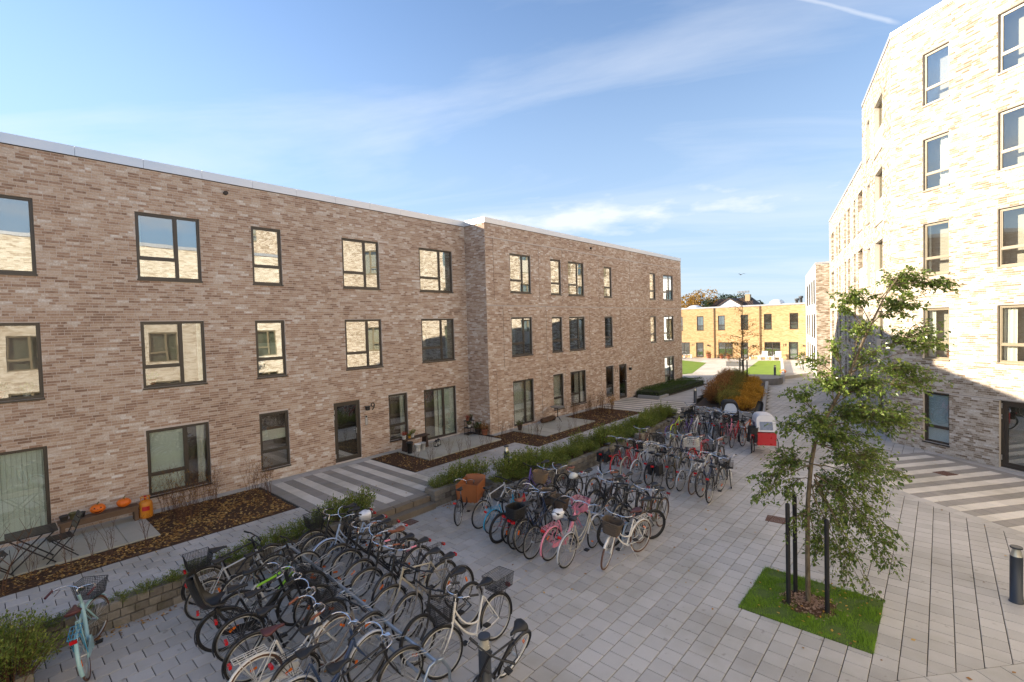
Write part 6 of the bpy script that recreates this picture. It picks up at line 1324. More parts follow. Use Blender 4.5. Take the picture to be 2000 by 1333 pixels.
# third rack
for a in ((13.58, 8.21, 2, 'dark electric bicycle nearest the wall in the third rack', dict(fr='low', col='black', ex='motor pannier')),
          (13.57, 7.80, 0, 'crimson bicycle with red mudguards in the third rack', dict(fr='lady', col='red', mud='red', rackc='black')),
          (13.53, 7.44, 1, 'red bicycle with pale rear rim right of the crimson one', dict(fr='lady', col='red', mud='champagne', rackc='black', ex='basket_wire')),
          (13.40, 7.03, -1, 'silver blue bicycle with cream crate basket', dict(fr='oldm', col='silver', mud='silver', rackc=None, ex='crate')),
          (13.30, 6.26, 1, 'grey bicycle with black rear pannier bags in the third rack', dict(fr='mens', col='grey', ex='pannier', rackc='black', bar='city')),
          (13.52, 5.95, 3, 'dark green grey bicycle between the pannier bicycle and the small silver one', dict(fr='mens', col='olive', rackc='black', bar='flat')),
          (13.52, 5.68, -2, 'small silver bicycle with white chain case', dict(fr='low', col='silver', mud='silver', rackc='silver', sc=.88)),
          (13.45, 5.30, 0, 'white mountain bicycle without mudguards in the third rack', dict(fr='mtb', col='white', bar='flat', mud=None, rackc=None, slim=True, tyre=WB)),
          (13.10, 4.70, 4, 'black bicycle with rear pack and wire basket at the near end of the third rack', dict(fr='oldm', col='black', bar='city', rackc='black', ex='basket_wire')),
          (16.95, 8.32, 182, 'dark brown bicycle by the wall pillar', dict(fr='lady', col='brown', bar='city', rackc=None, mud='brown')),
          (16.70, 7.75, 178, 'black bicycle right of the dark brown one by the pillar', dict(fr='mens', col='black', bar='flat')),
          (16.72, 7.20, 180, 'grey step-through bicycle on the far side of the third rack', dict(fr='lady', col='grey', ex='basket_wire')),
          (16.65, 6.65, 181, 'dark blue bicycle on the far side of the third rack', dict(fr='mens', col='blue', bar='high', sad=LB)),
          (16.75, 6.10, 178, 'red delivery bicycle with tall red front carrier', dict(fr='low', col='red', mud='red', rackc='red', ex='crate', sad=LB)),
          (16.60, 5.55, 182, 'black bicycle with dark wire basket and tan saddle behind the white mountain bicycle', dict(fr='lady', col='black', sad=LB, ex='basket_wire', bar='high'))):
    bike(a[0], a[1], a[2], a[3], group=g3, lean=rng.uniform(-5, 5), steer=rng.uniform(-12, 12), **a[4])
bike(15.38, 4.98, 207, 'small white forked child bicycle with red crate beside it', 'low', 'black', 'high', group=g3, fork='white', sc=.78, mud=None, rackc=None, ex='basket_wire', steer=-10, lean=3)
# far rack
for a in ((19.2, 8.55, 0, 'child bicycle with purple frame nearest the wall in the far rack', dict(fr='mtb', col='purple', bar='flat', mud='purple', rackc=None, sc=.8)),
          (19.0, 8.22, 4, 'yellow green bicycle in the far rack', dict(fr='mtb', col='yellowgreen', bar='flat', mud='yellowgreen', rackc=None, fat=True)),
          (19.4, 7.92, 0, 'violet bicycle beside the yellow green one', dict(fr='lady', col='purple', bar='flat', rackc=None)),
          (19.5, 7.62, 2, 'white mountain bicycle in the far rack', dict(fr='mtb', col='white', bar='flat', mud=None, rackc=None)),
          (19.9, 7.36, -2, 'black bicycle right of the white one in the far rack', dict(fr='mens', col='black', bar='city')),
          (20.2, 7.02, 1, 'silver bicycle in the middle of the far rack', dict(fr='mens', col='silver', bar='city', mud='silver')),
          (20.35, 6.72, 0, 'brown saddled black bicycle in the far rack', dict(fr='oldm', col='black', sad=LB)),
          (19.75, 6.38, 0, 'pale pink step-through bicycle in the far rack', dict(fr='lady', col='pink', mud='black')),
          (19.3, 6.04, 3, 'red and grey bicycle near the trikes in the far rack', dict(fr='mtb', col='red', bar='flat', mud=None, rackc=None)),
          (19.8, 5.78, -3, 'orange brown bicycle near the trikes in the far rack', dict(fr='mens', col='orange', bar='flat', rackc=None)),
          (22.4, 8.6, 180, 'black bicycle with black wire basket at the back of the far rack', dict(fr='lady', col='black', ex='basket_wire', bar='high')),
          (22.5, 8.15, 178, 'dark grey bicycle at the back of the far rack', dict(fr='mens', col='grey', bar='city')),
          (22.4, 7.7, 181, 'blue bicycle at the back of the far rack', dict(fr='lady', col='blue', bar='city')),
          (22.2, 6.0, 160, 'dark bicycle with black child seat behind the red trike', dict(fr='low', col='black', ex='childseat', bar='city')),
          (18.95, 5.24, 14, 'bicycle with tall black box on its rack left of the red trike', dict(fr='lady', col='red', ex='box_rear pannier', bar='high', mud='black'))):
    bike(a[0], a[1], a[2], a[3], group=g4_, lean=rng.uniform(-5, 5), steer=rng.uniform(-12, 12), **a[4])
bike(0.90, 9.28, 79, 'teal bicycle with dark red saddle beside the corner shrubs', 'low', 'teal', 'city', grip=LD, sad=LD, mud='teal', rackc='cyan', ex='basket_wire chainguard', tyre=WB, lean=-9, steer=-30, rim=M_RIM)
for a in ((2.48, 7.92, -6, 'black city bicycle with front wire basket between the child seat bicycle and the white one', g1, dict(fr='oldm', col='black', bar='city', ex='basket_wire')),
          (2.62, 6.38, 1, 'dark grey bicycle squeezed between the white and the dark blue one', g1, dict(fr='mens', col='grey', bar='flat')),
          (5.66, 9.72, 182, 'second black bicycle from the wall on the far side of the front rack', g1, dict(fr='lady', col='black', bar='city')),
          (7.95, 7.28, -2, 'grey bicycle with brown saddle between the red and the box carrying one', g2, dict(fr='oldm', col='grey', sad=LB, bar='high')),
          (7.82, 6.78, 2, 'dark bicycle with grey wicker basket left of the plain black one', g2, dict(fr='lady', col='blue', ex='basket_dark')),
          (11.1, 6.30, 180, 'black bicycle with wire basket left of the high saddle one', g2, dict(fr='lady', col='black', ex='basket_wire')),
          (11.1, 5.30, 183, 'brown step-through bicycle left of the olive one', g2, dict(fr='lady', col='brown', bar='city')),
          (13.45, 6.62, 2, 'black bicycle between the cream crate one and the pannier one', g3, dict(fr='oldm', col='black', bar='city', ex='basket_wire')),
          (13.40, 5.02, -2, 'dark blue bicycle between the white mountain bicycle and the near end', g3, dict(fr='lady', col='blue', bar='city')),
          (16.70, 6.90, 181, 'champagne bicycle on the far side of the third rack', g3, dict(fr='lady', col='champagne', bar='city')),
          (19.3, 8.05, 1, 'black bicycle between the yellow green and violet ones', g4_, dict(fr='mens', col='black', bar='flat')),
          (19.9, 6.88, 2, 'dark grey bicycle left of the brown saddled one in the far rack', g4_, dict(fr='mens', col='grey', bar='city')),
          (22.3, 7.2, 180, 'white step-through bicycle at the back of the far rack', g4_, dict(fr='lady', col='white', bar='city', ex='basket_wire'))):
    bike(a[0], a[1], a[2], a[3], group=a[4], lean=rng.uniform(-6, 6), steer=rng.uniform(-14, 14), **a[5])
# two bicycles parked by the white wing far off
bike(51.0, 9.75, 200, 'bicycle leaning at the foot of the white wing, far away', 'mens', 'silver', 'city', lean=6, group='bicycles by the white wing'); bike(48.6, 9.1, 20, 'nearer bicycle by the brick gable of the white wing', 'lady', 'white', 'city', lean=-6, group='bicycles by the white wing')
for k, (x, y) in enumerate(((58.5, 24.6), (58.8, 23.9))): bike(x, y, 85+20*k, ('left', 'right')[k]+' bicycle parked outside the left terrace house', 'mens', ('black', 'silver')[k], 'city', lean=5, group='bicycles at the left terrace house')
for o_ in [o for o in bpy.data.objects if o.name.startswith('bicycle')]:
    if o_.location.x > 40: o_.location.z = ZW-0.02
# cargo bikes
def wheel(parent, loc, M=None, sc=1.0, key=''):
    w = bpy.data.objects.new('wheel', ML['rim'][1]); COL.objects.link(w); w.parent = parent; w.matrix_basis = Matrix.Translation(Vector(loc)) @ (M or Matrix.Identity(4)) @ Matrix.Scale(sc, 4)
    for k in ('tyre', 'spokes'): o = bpy.data.objects.new(k, ML[k][1]); COL.objects.link(o); o.parent = w
def trike(x, y, hd, label, box, boxmat, canopy=None, canmat=None, winmat=None, framec='black', grip=None):
    r = empty('cargo_trike', (x, y, 0), label, 'cargo bicycle'); r.rotation_euler = (0, 0, rad(hd))
    wheel(r, (0, 0, .345)); L, hw = 1.05, .31
    for s in (-1, 1): wheel(r, (1.30, (hw+.09)*s, .27), sc=.78)
    mb = MB(); mb.tube([BBp, (.25, 0, .78)], .017, 8); mb.tube([BBp, (.62, 0, .34), (.95, 0, .36)], .024, 8)
    for s in (-1, 1): mb.tube([BBp, (0, .055*s, .345)], .01, 6); mb.tube([(.25, 0, .76), (0, .055*s, .345)], .008, 6)
    mb.tube([(1.30, -.42, .27), (1.30, .42, .27)], .014, 6); mb.tube([(.80, 0, .36), (.80, 0, .92)], .018, 8); link('frame', mb.mesh('frame', (PT[framec],)), r)
    x0, x1 = .86, 1.62
    def panel(nm, mb, m=boxmat): link(nm, mb.mesh(nm, (m,)), r)
    if box == 'wood':
        n = 10
        for nm, xa, fl in (('rear_panel', .80, -.05), ('front_panel', 1.62, .16)):
            mb = MB(); pts = []
            for i in range(n+1): f = -1+2*i/n; pts.append((f*hw*1.02, .86 + .04*(1-f*f)))
            vs = [(xa, -hw*.9, .34), (xa, hw*.9, .34)] + [(xa+fl, p[0], p[1]) for p in pts[::-1]]; m_ = len(vs); mb.add(vs+[(a+.018, b, c) for a, b, c in vs], [tuple(range(m_))[::-1], tuple(range(m_, 2*m_))]+[(i, (i+1) % m_, m_+(i+1) % m_, m_+i) for i in range(m_)]); panel(nm, mb)
    else: panel('rear_panel', MB().box(.80, .818, -hw, hw, .34, .86)); panel('front_panel', MB().box(1.62, 1.638, -hw, hw, .34, .80))
    for s in (-1, 1):
        y0, y1 = (hw*.9, hw) if s > 0 else (-hw, -hw*.9); mb = MB(); yo = hw*s; yi = yo-.018*s; a, b = (yi, yo) if s > 0 else (yo, yi)
        mb.hexa([(.818, a, .34), (1.62, a, .34), (1.62, b, .34), (.818, b, .34), (.77, a*1.06, .86), (1.74 if box == 'wood' else 1.62, a*1.06, .82), (1.74 if box == 'wood' else 1.62, b*1.06, .82), (.77, b*1.06, .86)]); panel('side_panel', mb)
    panel('floor', MB().box(.82, 1.62, -hw+.02, hw-.02, .34, .36))
    if canopy:
        n = 10; mb = MB(); arch = [(-hw*1.04, .84)] + [(-hw*1.04*math.copysign(abs(math.cos(math.pi*i/n))**.6, math.cos(math.pi*i/n)), 1.12 + .30*math.sin(math.pi*i/n)**.7) for i in range(n+1)] + [(hw*1.04, .84)]; k = len(arch)
        fx = lambda z: 1.68 - (z-.80)*.42
        secs = [[(.70, a, b) for a, b in arch], [(1.05, a, b+.03) for a, b in arch], [(fx(b), a, b) for a, b in arch]]; vs = [p for q in secs for p in q]
        mb.add(vs, [(i, i+1, k+i+1, k+i) for i in range(k-1)]+[(k+i, k+i+1, 2*k+i+1, 2*k+i) for i in range(k-1)]+[tuple(range(k))[::-1], tuple(range(2*k, 3*k))], 0, False); panel('canopy', mb, canmat)
        wz = (.90, 1.18) if canmat is M_FABW else (.96, 1.34); ww = .68 if canmat is M_FABW else .80; mb = MB(); m_ = 8; low = [(-hw*ww, wz[0]), (hw*ww, wz[0])]
        top = [(hw*ww*(1-2*i/m_), wz[1] if canmat is M_FABW else wz[1]-.22*(1-2*i/m_)**4) for i in range(m_+1)]; out = low+top; q = len(out)
        mb.add([(fx(b)+.004, a, b+.002) for a, b in out]+[(fx(b)+.012, a, b+.004) for a, b in out], [tuple(range(q))[::-1], tuple(range(q, 2*q))]+[(i, (i+1) % q, q+(i+1) % q, q+i) for i in range(q)]); panel('canopy_window', mb, winmat)
        for s in (-1, 1): mb = MB(); mb.box(.80, 1.30, hw*1.045*s-.004, hw*1.045*s+.004, .92, 1.12); panel('side_window', mb, winmat)
    for k in ('saddle', 'post'): link(ML[k][0], ML[k][1], r)
    mb = MB()
    for s in (-1, 1): mb.tube(bez((.80, 0, .98), (.78, .12*s, 1.06), (.74, .28*s, 1.08), (.56, .30*s, 1.03)), .011, 6)
    mb.tube([(.80, 0, .9), (.80, 0, .99)], .013, 6); h = link('handlebar', mb.mesh('handlebar', (M_CHR,)), r); 
    for s in (-1, 1): link('grip', MB().tube([(.64, .295*s, 1.05), (.53, .30*s, 1.02)], .018, 8).mesh('grip', (grip or M_BLK,)), h)
    h = h; link('mudguard', ML['guard_r'][1], r); ck = link('crank', ML['crank'][1], r); link('pedal', ML['pedal_l'][1], ck); link('pedal', ML['pedal_r'][1], ck); link('rear_light', ML['tail'][1], r)
    return r
trike(7.88, 9.02, 30, 'cargo trike with orange plywood box in the planter corner', 'wood', M_WOODB).scale = (.9, .9, .9)
trike(20.5, 5.42, 205, 'red cargo trike with pale canopy and blue window', 'box', PT['red'], True, M_FABW, M_CLEAR, 'black')
trike(22.9, 7.35, 203, 'black cargo trike with black hooded canopy and pale window', 'box', M_BLK, True, M_FAB, M_CLEARL)
# racks
def bikerack(p0, p1, label, n):
    a, b = Vector(p0), Vector(p1); L = (b-a).length; u = (b-a)/L; v = Vector((-u.y, u.x)); r = empty('bicycle_rack', (a.x, a.y, 0), label, 'bicycle rack'); P = lambda s, d, z: (a.x+u.x*s+v.x*d, a.y+u.y*s+v.y*d, z)
    MB().tube([P(0, 0, .52), P(L, 0, .52)], .028, 10).build('top_rail', M_GALV, r); MB().tube([P(0, 0, .16), P(L, 0, .16)], .022, 8).build('lower_rail', M_GALV, r)
    for s in (0.02, L/2, L-.02): MB().tube([P(s, -.22, .01), P(s, -.22, .30), P(s, -.1, .50), P(s, 0, .52), P(s, .1, .50), P(s, .22, .30), P(s, .22, .01)], .022, 8).build('end_frame', M_GALV, r)
    for i in range(n):
        s = (i+.5)*L/n
        for d in (-1, 1):
            mb = MB(); mb.tube([P(s-.035, 0, .545), P(s-.035, .26*d, .62), P(s-.035, .34*d, .60), P(s-.035, .36*d, .40), P(s-.035, .10*d, .16), P(s+.035, .10*d, .16), P(s+.035, .36*d, .40), P(s+.035, .34*d, .60), P(s+.035, .26*d, .62), P(s+.035, 0, .545)], .006, 5); mb.build('wheel_holder', M_SPK, r)
bikerack((4.18, 10.2), (3.90, 5.0), 'galvanised double sided bicycle rack nearest the viewer', 10); bikerack((9.55, 8.6), (9.42, 5.15), 'galvanised bicycle rack second from the viewer beside the pink bicycle', 7); bikerack((15.1, 8.5), (15.05, 5.0), 'galvanised bicycle rack third from the viewer', 7); bikerack((20.95, 8.8), (20.9, 6.0), 'galvanised bicycle rack farthest away by the orange shrubs', 6)
# ------------------------------------------------------------------ bollards and small things
M_BOL = plain('anthracite_post', (0.045, 0.052, 0.065), 0.45, 0.2, var=0.08); M_LENS = plain('lamp_lens', (0.60, 0.57, 0.48), 0.25, 0.5)
def bollard(x, y, z, label, h=0.96, r=0.082):
    e = empty('bollard_light', (x, y, z), label, 'bollard', 'bollard lights'); mb = MB(); mb.lathe([(r+.012, 0), (r+.012, .015), (r, .016), (r, h-.16)], 24, (x, y, z)); mb.build('post', M_BOL, e)
    mb = MB(); mb.lathe([(r*.98, h-.16), (r*.62, h-.045), (r*.62, h-.03)], 24, (x, y, z)); mb.build('lens', M_LENS, e); mb = MB(); mb.lathe([(r*.9, h-.032), (r, h-.025), (r, h-.005), (r*.94, h)], 24, (x, y, z)); mb.build('cap', M_BOL, e)
bollard(4.23, 4.42, 0, 'dark bollard light among the nearest bicycles at the bottom edge'); bollard(11.64, -0.95, 0, 'dark bollard light at the right edge beyond the tree'); bollard(11.0, 10.22, 0.29, 'dark bollard light between the shrubs above the second rack', 0.9); bollard(26.4, 10.15, 0.3, 'dark bollard light at the near end of the raised far bed'); bollard(42.2, 9.85, 0.28, 'small bollard light at the corner of the far lawn')
M_PUMP = plain('pumpkin_skin', (0.74, 0.155, 0.008), 0.45, var=0.12, scale=8); M_STEM = plain('pumpkin_stem', (0.16, 0.13, 0.05), 0.8); M_DARK = plain('hollow_dark', (0.02, 0.008, 0.004), 0.9)
def pumpkin(x, y, z, r, label, face=False):
    e = empty('pumpkin', (x, y, z), label, 'pumpkin'); n, m = 40, 14; mb = MB(); vs = []
    for i in range(m+1):
        th = math.pi*i/m
        for k in range(n):
            a = 2*math.pi*k/n; q = r*(1-.10*abs(math.cos(5*a)))*(math.sin(th)**.85 if th > 0 else 0); vs.append((x+q*math.cos(a), y+q*math.sin(a), z + r*.80*(1+math.cos(th)*(1-.18*math.sin(th)**0.3))-r*.1*(1 if th < .3 else 0)))
    mb.add(vs, [(i*n+k, (i+1)*n+k, (i+1)*n+(k+1) % n, i*n+(k+1) % n) for i in range(m) for k in range(n)], 0, True); mb.build('body', M_PUMP, e)
    mb = MB(); mb.tube([(x, y, z+r*1.42), (x+.01, y, z+r*1.65), (x+.03, y, z+r*1.8)], [.022, .015, .018], 7); mb.build('stem', M_STEM, e)
    if face:
        mb = MB(); d = Vector((0-x, 0-y, 0)).normalized(); s = Vector((-d.y, d.x, 0)); c = Vector((x, y, z+r*.82))
        def pt(u, v): q = math.sqrt(max(.05, 1-u*u-v*v*.8)); return c + s*u*r + Vector((0, 0, v*r*.8)) + d*(q*r*.98+.004)
        for u0 in (-.38, .38): mb.add([pt(u0-.14, .22), pt(u0+.14, .22), pt(u0, .50)], [(0, 1, 2)])
        mb.add([pt(-.06, .02), pt(.06, .02), pt(0, .16)], [(0, 1, 2)])
        k = 10; up = [pt(-.55+1.1*i/k, -.18-.22*(1-(2*i/k-1)**2)) for i in range(k+1)]; lo = [pt(-.55+1.1*i/k, -.20-.40*(1-(2*i/k-1)**2)) for i in range(k+1)]
        mb.add(up+lo, [(i, i+1, k+2+i, k+1+i) for i in range(k)]); mb.build('carved_face', M_DARK, e)
M_OLDW = plain('weathered_timber', (0.14, 0.085, 0.05), 0.85, var=0.35, scale=4, bump=0.4)
bn = empty('timber_bench', (1.85, 15.25, .32), 'low old timber bench with pumpkins against the left wall', 'bench'); YB0, YB1 = 15.10, 15.40
for i in range(3): MB().box(1.08, 2.58, YB0+i*.1, YB0+i*.1+.094, .655, .70).build('seat_board', M_OLDW, bn)
MB().box(1.14, 2.50, YB0+.01, YB0+.045, .56, .653).build('apron', M_OLDW, bn); MB().box(1.12, 1.20, YB0+.02, YB1-.02, .32, .655).build('leg', M_OLDW, bn); MB().box(2.48, 2.56, YB0+.02, YB1-.02, .32, .655).build('leg', M_OLDW, bn)
pumpkin(1.80, 15.24, .70, .155, 'orange jack o lantern with carved smiling face on the timber bench', True); pumpkin(2.30, 15.25, .70, .150, 'plain orange pumpkin with stem on the timber bench')
gs = empty('gas_canister', (2.72, 15.2, .32), 'yellow gas canister with red label beside the timber bench', 'gas canister'); c = (2.73, 15.22, .32)
MB().lathe([(.13, 0), (.145, .02), (.15, .06), (.15, .34), (.135, .40), (.09, .44), (.05, .455)], 24, c).build('body', plain('yellow_enamel', (0.62, 0.22, 0.012), 0.4, var=0.1), gs)
mb = MB()
for a in (.5, 2.6, 4.7): mb.tube([(c[0]+.1*math.cos(a), c[1]+.1*math.sin(a), .74), (c[0]+.1*math.cos(a), c[1]+.1*math.sin(a), .85)], .012, 6)
mb.tube([(c[0]+.1*math.cos(i*.3927), c[1]+.1*math.sin(i*.3927), .85) for i in range(16)], .012, 6, closed=True); mb.build('collar', MATS['yellow_enamel'], gs); MB().tube([(c[0], c[1], .76), (c[0], c[1], .88)], .03, 8).build('valve', PT['red'], gs)
vs = []; mb = MB()
for i in range(9): a = math.atan2(-c[1], -c[0])-.55+1.1*i/8; vs += [(c[0]+.152*math.cos(a), c[1]+.152*math.sin(a), .52), (c[0]+.152*math.cos(a), c[1]+.152*math.sin(a), .63)]
mb.add(vs, [(2*i, 2*i+2, 2*i+3, 2*i+1) for i in range(8)]); mb.build('label_band', PT['red'], gs)
M_TERRA = plain('terracotta', (0.33, 0.12, 0.065), 0.85, var=0.2); M_POTD = plain('dark_pot', (0.05, 0.042, 0.035), 0.7, var=0.3); M_POTW = plain('white_pot', (0.66, 0.65, 0.62), 0.5); M_FLOW = leafmat('red_flower', [(0.0, (0.25, 0.02, 0.02)), (0.6, (0.45, 0.08, 0.05)), (1.0, (0.5, 0.25, 0.2))])
PLT = [shrub_meshes(300+i, .16, .22, 26, 14, .035, m, twig=True) for i, m in enumerate((M_LSHRUB, M_FLOW, M_LHEDGE, M_LBROWN))]
def pot(x, y, z, r, h, mat, label, plant=None, ps=1.0):
    e = empty('plant_pot', (x, y, z), label, 'plant pot'); MB().lathe([(r*.72, 0), (r, h*.88), (r*1.08, h*.88), (r*1.08, h), (r*.95, h), (r*.9, h*.86), (.01, h*.85)], 18, (x, y, z)).build('pot', mat, e)
    if plant is not None:
        p = link('plant', PLT[plant][0], e, (0, 0, h*.8)); p.scale = (ps*r/.1, ps*r/.1, ps*r/.1); q = link('stems', PLT[plant][1], p)
pot(1.20, 15.26, .70, .085, .13, M_POTD, 'dark round pot at the left end of the timber bench'); pot(1.36, 15.28, .70, .075, .15, plain('moss_pot', (0.12, 0.11, 0.05), .9), 'mossy pot second from the left on the timber bench'); pot(1.51, 15.26, .70, .07, .12, M_BLK, 'black pot left of the carved pumpkin')
# folding table and chairs
M_FOLD = plain('black_lacquer', (0.013, 0.012, 0.013), 0.5)
ft_ = empty('folding_table', (.55, 13.95, .32), 'black slatted folding table on the left patio', 'table')
for i in range(6): MB().box(.22, .98, 13.66+i*.1, 13.66+i*.1+.085, .985, 1.003).build('top_slat', M_FOLD, ft_)
for y in (13.70, 14.18):
    for a, b in ((.26, .92), (.92, .26)): MB().tube([(a, y, .985), (b, y, .33)], .014, 6).build('leg', M_FOLD, ft_)
def fold_chair(x, y, rz, label):
    e = empty('folding_chair', (x, y, .32), label, 'chair', None, rz)
    def pt(nm, f): mb = MB(); f(mb); link(nm, mb.mesh(nm, (M_FOLD,)), e)
    for i in range(4): pt('seat_slat', lambda mb, i=i: mb.box(-.19+i*.1, -.10+i*.1, -.19, .19, .44, .455))
    for s in (-1, 1): pt('leg', lambda mb: mb.tube([(-.24, .2*s, 0), (.16, .2*s, .44), ], .012, 6)); pt('leg', lambda mb: mb.tube([(.26, .18*s, 0), (-.16, .18*s, .44), (-.34, .18*s, .86)], .012, 6))
    for z in (.60, .70, .80): pt('back_slat', lambda mb, z=z: mb.hexa([(-.225-(z-.6)*.43+.0, -.19, z), (-.21-(z-.6)*.43, -.19, z), (-.21-(z-.6)*.43, .19, z), (-.225-(z-.6)*.43, .19, z), (-.26-(z-.6)*.43, -.19, z+.075), (-.245-(z-.6)*.43, -.19, z+.075), (-.245-(z-.6)*.43, .19, z+.075), (-.26-(z-.6)*.43, .19, z+.075)]))
fold_chair(1.02, 13.92, rad(185), 'black folding chair right of the folding table'); fold_chair(.02, 13.75, rad(10), 'black folding chair at the left edge of the picture')
# bench with flower pots at the second patio
b2 = empty('dark_bench', (11.2, 15.2, .32), 'dark low bench carrying potted flowers under the narrow window', 'bench')
for i in range(3): MB().box(10.55, 11.75, 15.0+i*.11, 15.0+i*.11+.1, .76, .80).build('seat_board', plain('dark_timber', (0.05, 0.03, 0.022), .7, var=.25), b2)
for x in (10.68, 11.62): MB().hexa([(x-.06, 15.0, .32), (x+.06, 15.0, .32), (x+.06, 15.3, .32), (x-.06, 15.3, .32), (x-.03, 15.02, .76), (x+.03, 15.02, .76), (x+.03, 15.28, .76), (x-.03, 15.28, .76)]).build('leg', MATS['dark_timber'], b2)
pot(10.62, 15.12, .80, .08, .14, M_POTW, 'white pot of red flowers on the left end of the dark bench', 1); pot(11.02, 15.15, .80, .085, .14, M_POTW, 'white pot of green leaves on the dark bench', 0); pot(10.85, 15.10, .80, .06, .09, plain('yellow_pot', (0.6, 0.3, 0.03), .5), 'small yellow pot on the dark bench', 0)
pot(10.62, 14.78, .32, .12, .42, M_BLK, 'tall black planter pot below the dark bench'); pot(10.98, 14.78, .32, .12, .28, M_POTW, 'big white pot standing below the dark bench'); pot(11.28, 14.85, .32, .11, .26, plain('grey_pot', (.4, .4, .4), .6), 'grey pot standing below the dark bench')
def lantern(x, y, z, label):
    e = empty('lantern', (x, y, z), label, 'lantern'); MB().box(x-.07, x+.07, y-.07, y+.07, z, z+.02).build('base', M_BLK, e)
    for a in (-1, 1):
        for b in (-1, 1): MB().box(x+a*.06-.006, x+a*.06+.006, y+b*.06-.006, y+b*.06+.006, z+.02, z+.2).build('corner_post', M_BLK, e)
    MB().lathe([(.095, .2), (.05, .25), (.02, .27)], 4, (x, y, z)).build('roof', M_BLK, e); MB().tube([(x-.04, y, z+.26), (x-.05, y, z+.33), (x, y, z+.38), (x+.05, y, z+.33), (x+.04, y, z+.26)], .005, 5).build('handle', M_BLK, e); MB().lathe([(.025, .02), (.025, .12)], 10, (x, y, z)).build('candle', M_POTW, e)
lantern(11.85, 14.75, .32, 'small black lantern with candle, left of a pair on the middle patio'); lantern(12.05, 14.85, .32, 'small black lantern with candle, right of a pair on the middle patio')
ps = empty('plant_stand', (14.05, 15.2, .32), 'dark plant stand with shelves at the inner wall corner', 'plant stand')
for z in (.36, .62, .92): MB().box(13.86, 14.24, 15.08, 15.34, z, z+.02).build('shelf', M_BLK, ps)
for x in (13.88, 14.22):
    for y in (15.10, 15.32): MB().tube([(x, y, .32), (x, y, .94)], .01, 5).build('leg', M_BLK, ps)
pot(13.96, 15.2, .94, .07, .1, M_TERRA, 'terracotta pot with red blooms on top of the plant stand', 1); pot(14.15, 15.2, .94, .07, .1, M_POTD, 'dark pot with foliage on top of the plant stand', 2); pot(14.05, 15.2, .64, .085, .11, M_POTW, 'white bowl on the middle shelf of the plant stand', 2); pot(14.36, 15.0, .32, .13, .22, M_POTD, 'dark tub of greenery beside the plant stand', 2, 1.1); pot(14.40, 14.62, .32, .14, .24, M_TERRA, 'large terracotta pot with dry stems at the corner of the projecting block', 3, 1.0)
# round bistro table and logs at the third patio
rt_ = empty('bistro_table', (18.5, 13.75, .32), 'round bistro table on thin tripod leg, third patio', 'table'); MB().lathe([(.34, 0), (.35, .012), (.34, .03)], 24, (18.5, 13.75, 1.0)).build('top', plain('grey_table', (.16, .15, .14), .5), rt_); MB().tube([(18.5, 13.75, .5), (18.5, 13.75, 1.0)], .02, 8).build('column', M_BLK, rt_)
for a in (0.3, 2.4, 4.5): MB().tube([(18.5, 13.75, .55), (18.5+.14*math.cos(a), 13.75+.14*math.sin(a), .48), (18.5+.26*math.cos(a), 13.75+.26*math.sin(a), .33)], .012, 6).build('leg', M_BLK, rt_)
for i, (x, y) in enumerate(((17.75, 14.0), (18.1, 14.02), (18.4, 14.04))):
    e = empty('log', (x, y, .32), ('left', 'middle', 'right')[i]+' of three dark logs lying by the patio wall', 'log'); mb = MB(); mb.tube([(x-.16, y+.02, .45), (x, y, .46), (x+.17, y-.03, .45)], [.11, .125, .115], 10, smooth=True); mb.build('wood', plain('dark_log', (.075, .04, .022), .9, var=.4, scale=9, bump=.8), e)
pot(16.0, 14.0, .32, .11, .2, M_POTD, 'dark pot by the curtained patio door of the projecting block', 2)
# far furniture at the terrace
def garden_chair(x, y, rz, label):
    e = empty('garden_chair', (x, y, ZW-.02), label, 'chair', 'white chairs at house 19', rz); m = plain('white_lacquer', (.78, .78, .77), .5)
    def pt(nm, mb): link(nm, mb.mesh(nm, (m,)), e)
    for i in range(5): pt('seat_slat', MB().box(-.25+i*.11, -.15+i*.11, -.27, .27, .34-.02*i, .365-.02*i))
    for i in range(5): pt('back_slat', MB().hexa([(.27, -.27+i*.11, .28), (.30, -.27+i*.11, .28), (.30, -.18+i*.11, .28), (.27, -.18+i*.11, .28), (.50, -.30+i*.122, .95), (.53, -.30+i*.122, .95), (.53, -.20+i*.122, .95), (.50, -.20+i*.122, .95)]))
    for s in (-1, 1): pt('armrest', MB().box(-.32, .36, s*.33-.05, s*.33+.05, .54, .565)); pt('leg', MB().box(-.27, -.22, s*.31-.03, s*.31+.03, 0, .54)); pt('leg', MB().box(.28, .33, s*.31-.03, s*.31+.03, 0, .54))
garden_chair(60.0, 15.15, 0, 'white wooden garden chair left of the small table at house 19'); garden_chair(60.0, 13.75, 0, 'white wooden garden chair right of the small table at house 19')
wt = empty('side_table', (60.0, 14.45, ZW), 'small white table between the two garden chairs', 'table'); MB().box(59.8, 60.2, 14.2, 14.7, .66, .70).build('top', MATS['white_lacquer'], wt)
for x in (59.83, 60.13):
    for y in (14.23, 14.63): MB().box(x, x+.04, y, y+.04, .28, .66).build('leg', MATS['white_lacquer'], wt)
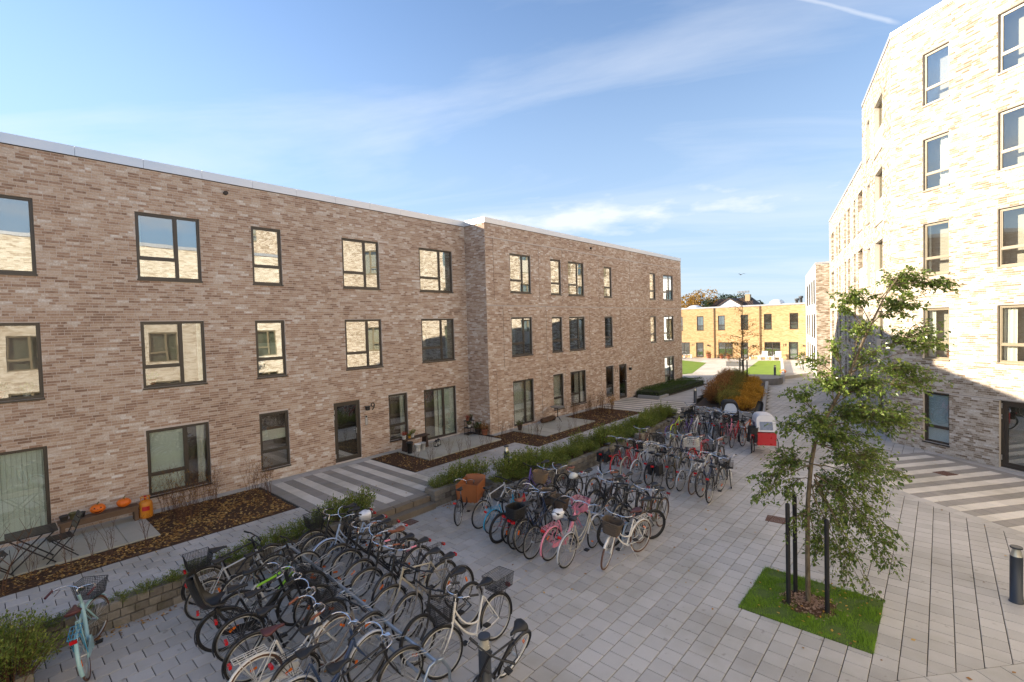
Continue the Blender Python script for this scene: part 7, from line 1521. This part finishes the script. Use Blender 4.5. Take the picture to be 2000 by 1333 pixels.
pot(60.1, 14.45, .70, .09, .14, M_POTD, 'leafy pot on the small white table at house 19', 2); pot(60.2, 21.4, .29, .32, .5, M_TERRA, 'large terracotta tub by the downpipe of the left terrace house', 3, .7); pot(60.4, 11.3, .29, .28, .5, plain('stone_pot', (.42, .36, .28), .8), 'big stone pot right of the door numbered 19', 2, .8); pot(60.3, 19.9, .29, .22, .3, M_TERRA, 'flat terracotta tub left under the middle terrace house window', 3, .8); pot(60.3, 19.1, .29, .22, .3, M_TERRA, 'flat terracotta tub right under the middle terrace house window', 3, .8)
pumpkin(45.3, 9.95, .28, .24, 'orange pumpkin on the path beside the white lawn wall')
for i, (y, l) in enumerate(((16.2, 'white wooden bench at the middle terrace house'), (24.0, 'white mailbox bench at the left terrace house'))):
    e = empty('garden_bench', (60.3, y, .28), l, 'bench')
    for k in range(3): MB().box(60.05+k*.14, 60.17+k*.14, y-.55, y+.55, .66, .69).build('seat_slat', MATS['white_lacquer'], e)
    for s in (-.45, .45): MB().box(60.1, 60.4, y+s-.04, y+s+.04, .28, .66).build('leg', MATS['white_lacquer'], e)
ow = empty('bench_planter', (51, 16, .28), 'dark low bench block on the pale court before the terrace', 'bench'); MB().box(50.4, 51.6, 14.9, 16.2, .28, .72).build('base', plain('dark_block', (.12, .12, .12), .8), ow); MB().box(50.35, 51.65, 14.85, 16.25, .72, .77).build('seat', M_TIMB, ow)
# things on the window sills
def sill_plant(w, s, z, k, sc, label, potm=None, d=-.22):
    p = w.P(s, z, d); pot(p[0], p[1], p[2], .07*sc, .11*sc, potm or M_TERRA, label, k)
sill_plant(wA, .30, 3.64, 2, 1.5, 'leafy plant in the large middle floor window at the left edge'); sill_plant(wA, .75, 3.64, 0, 1.2, 'fern in a white pot in the large middle floor window', M_POTW); sill_plant(wA, 3.15, 3.64, 0, 1.3, 'bright green plant in the wide middle floor window'); sill_plant(wA, 6.0, 3.64, 2, 1.6, 'dark palm in the narrow middle floor window'); sill_plant(wC1, 1.85, 3.42, 1, 1.2, 'terracotta pot of orange flowers in a pale block window', M_TERRA, -.26)
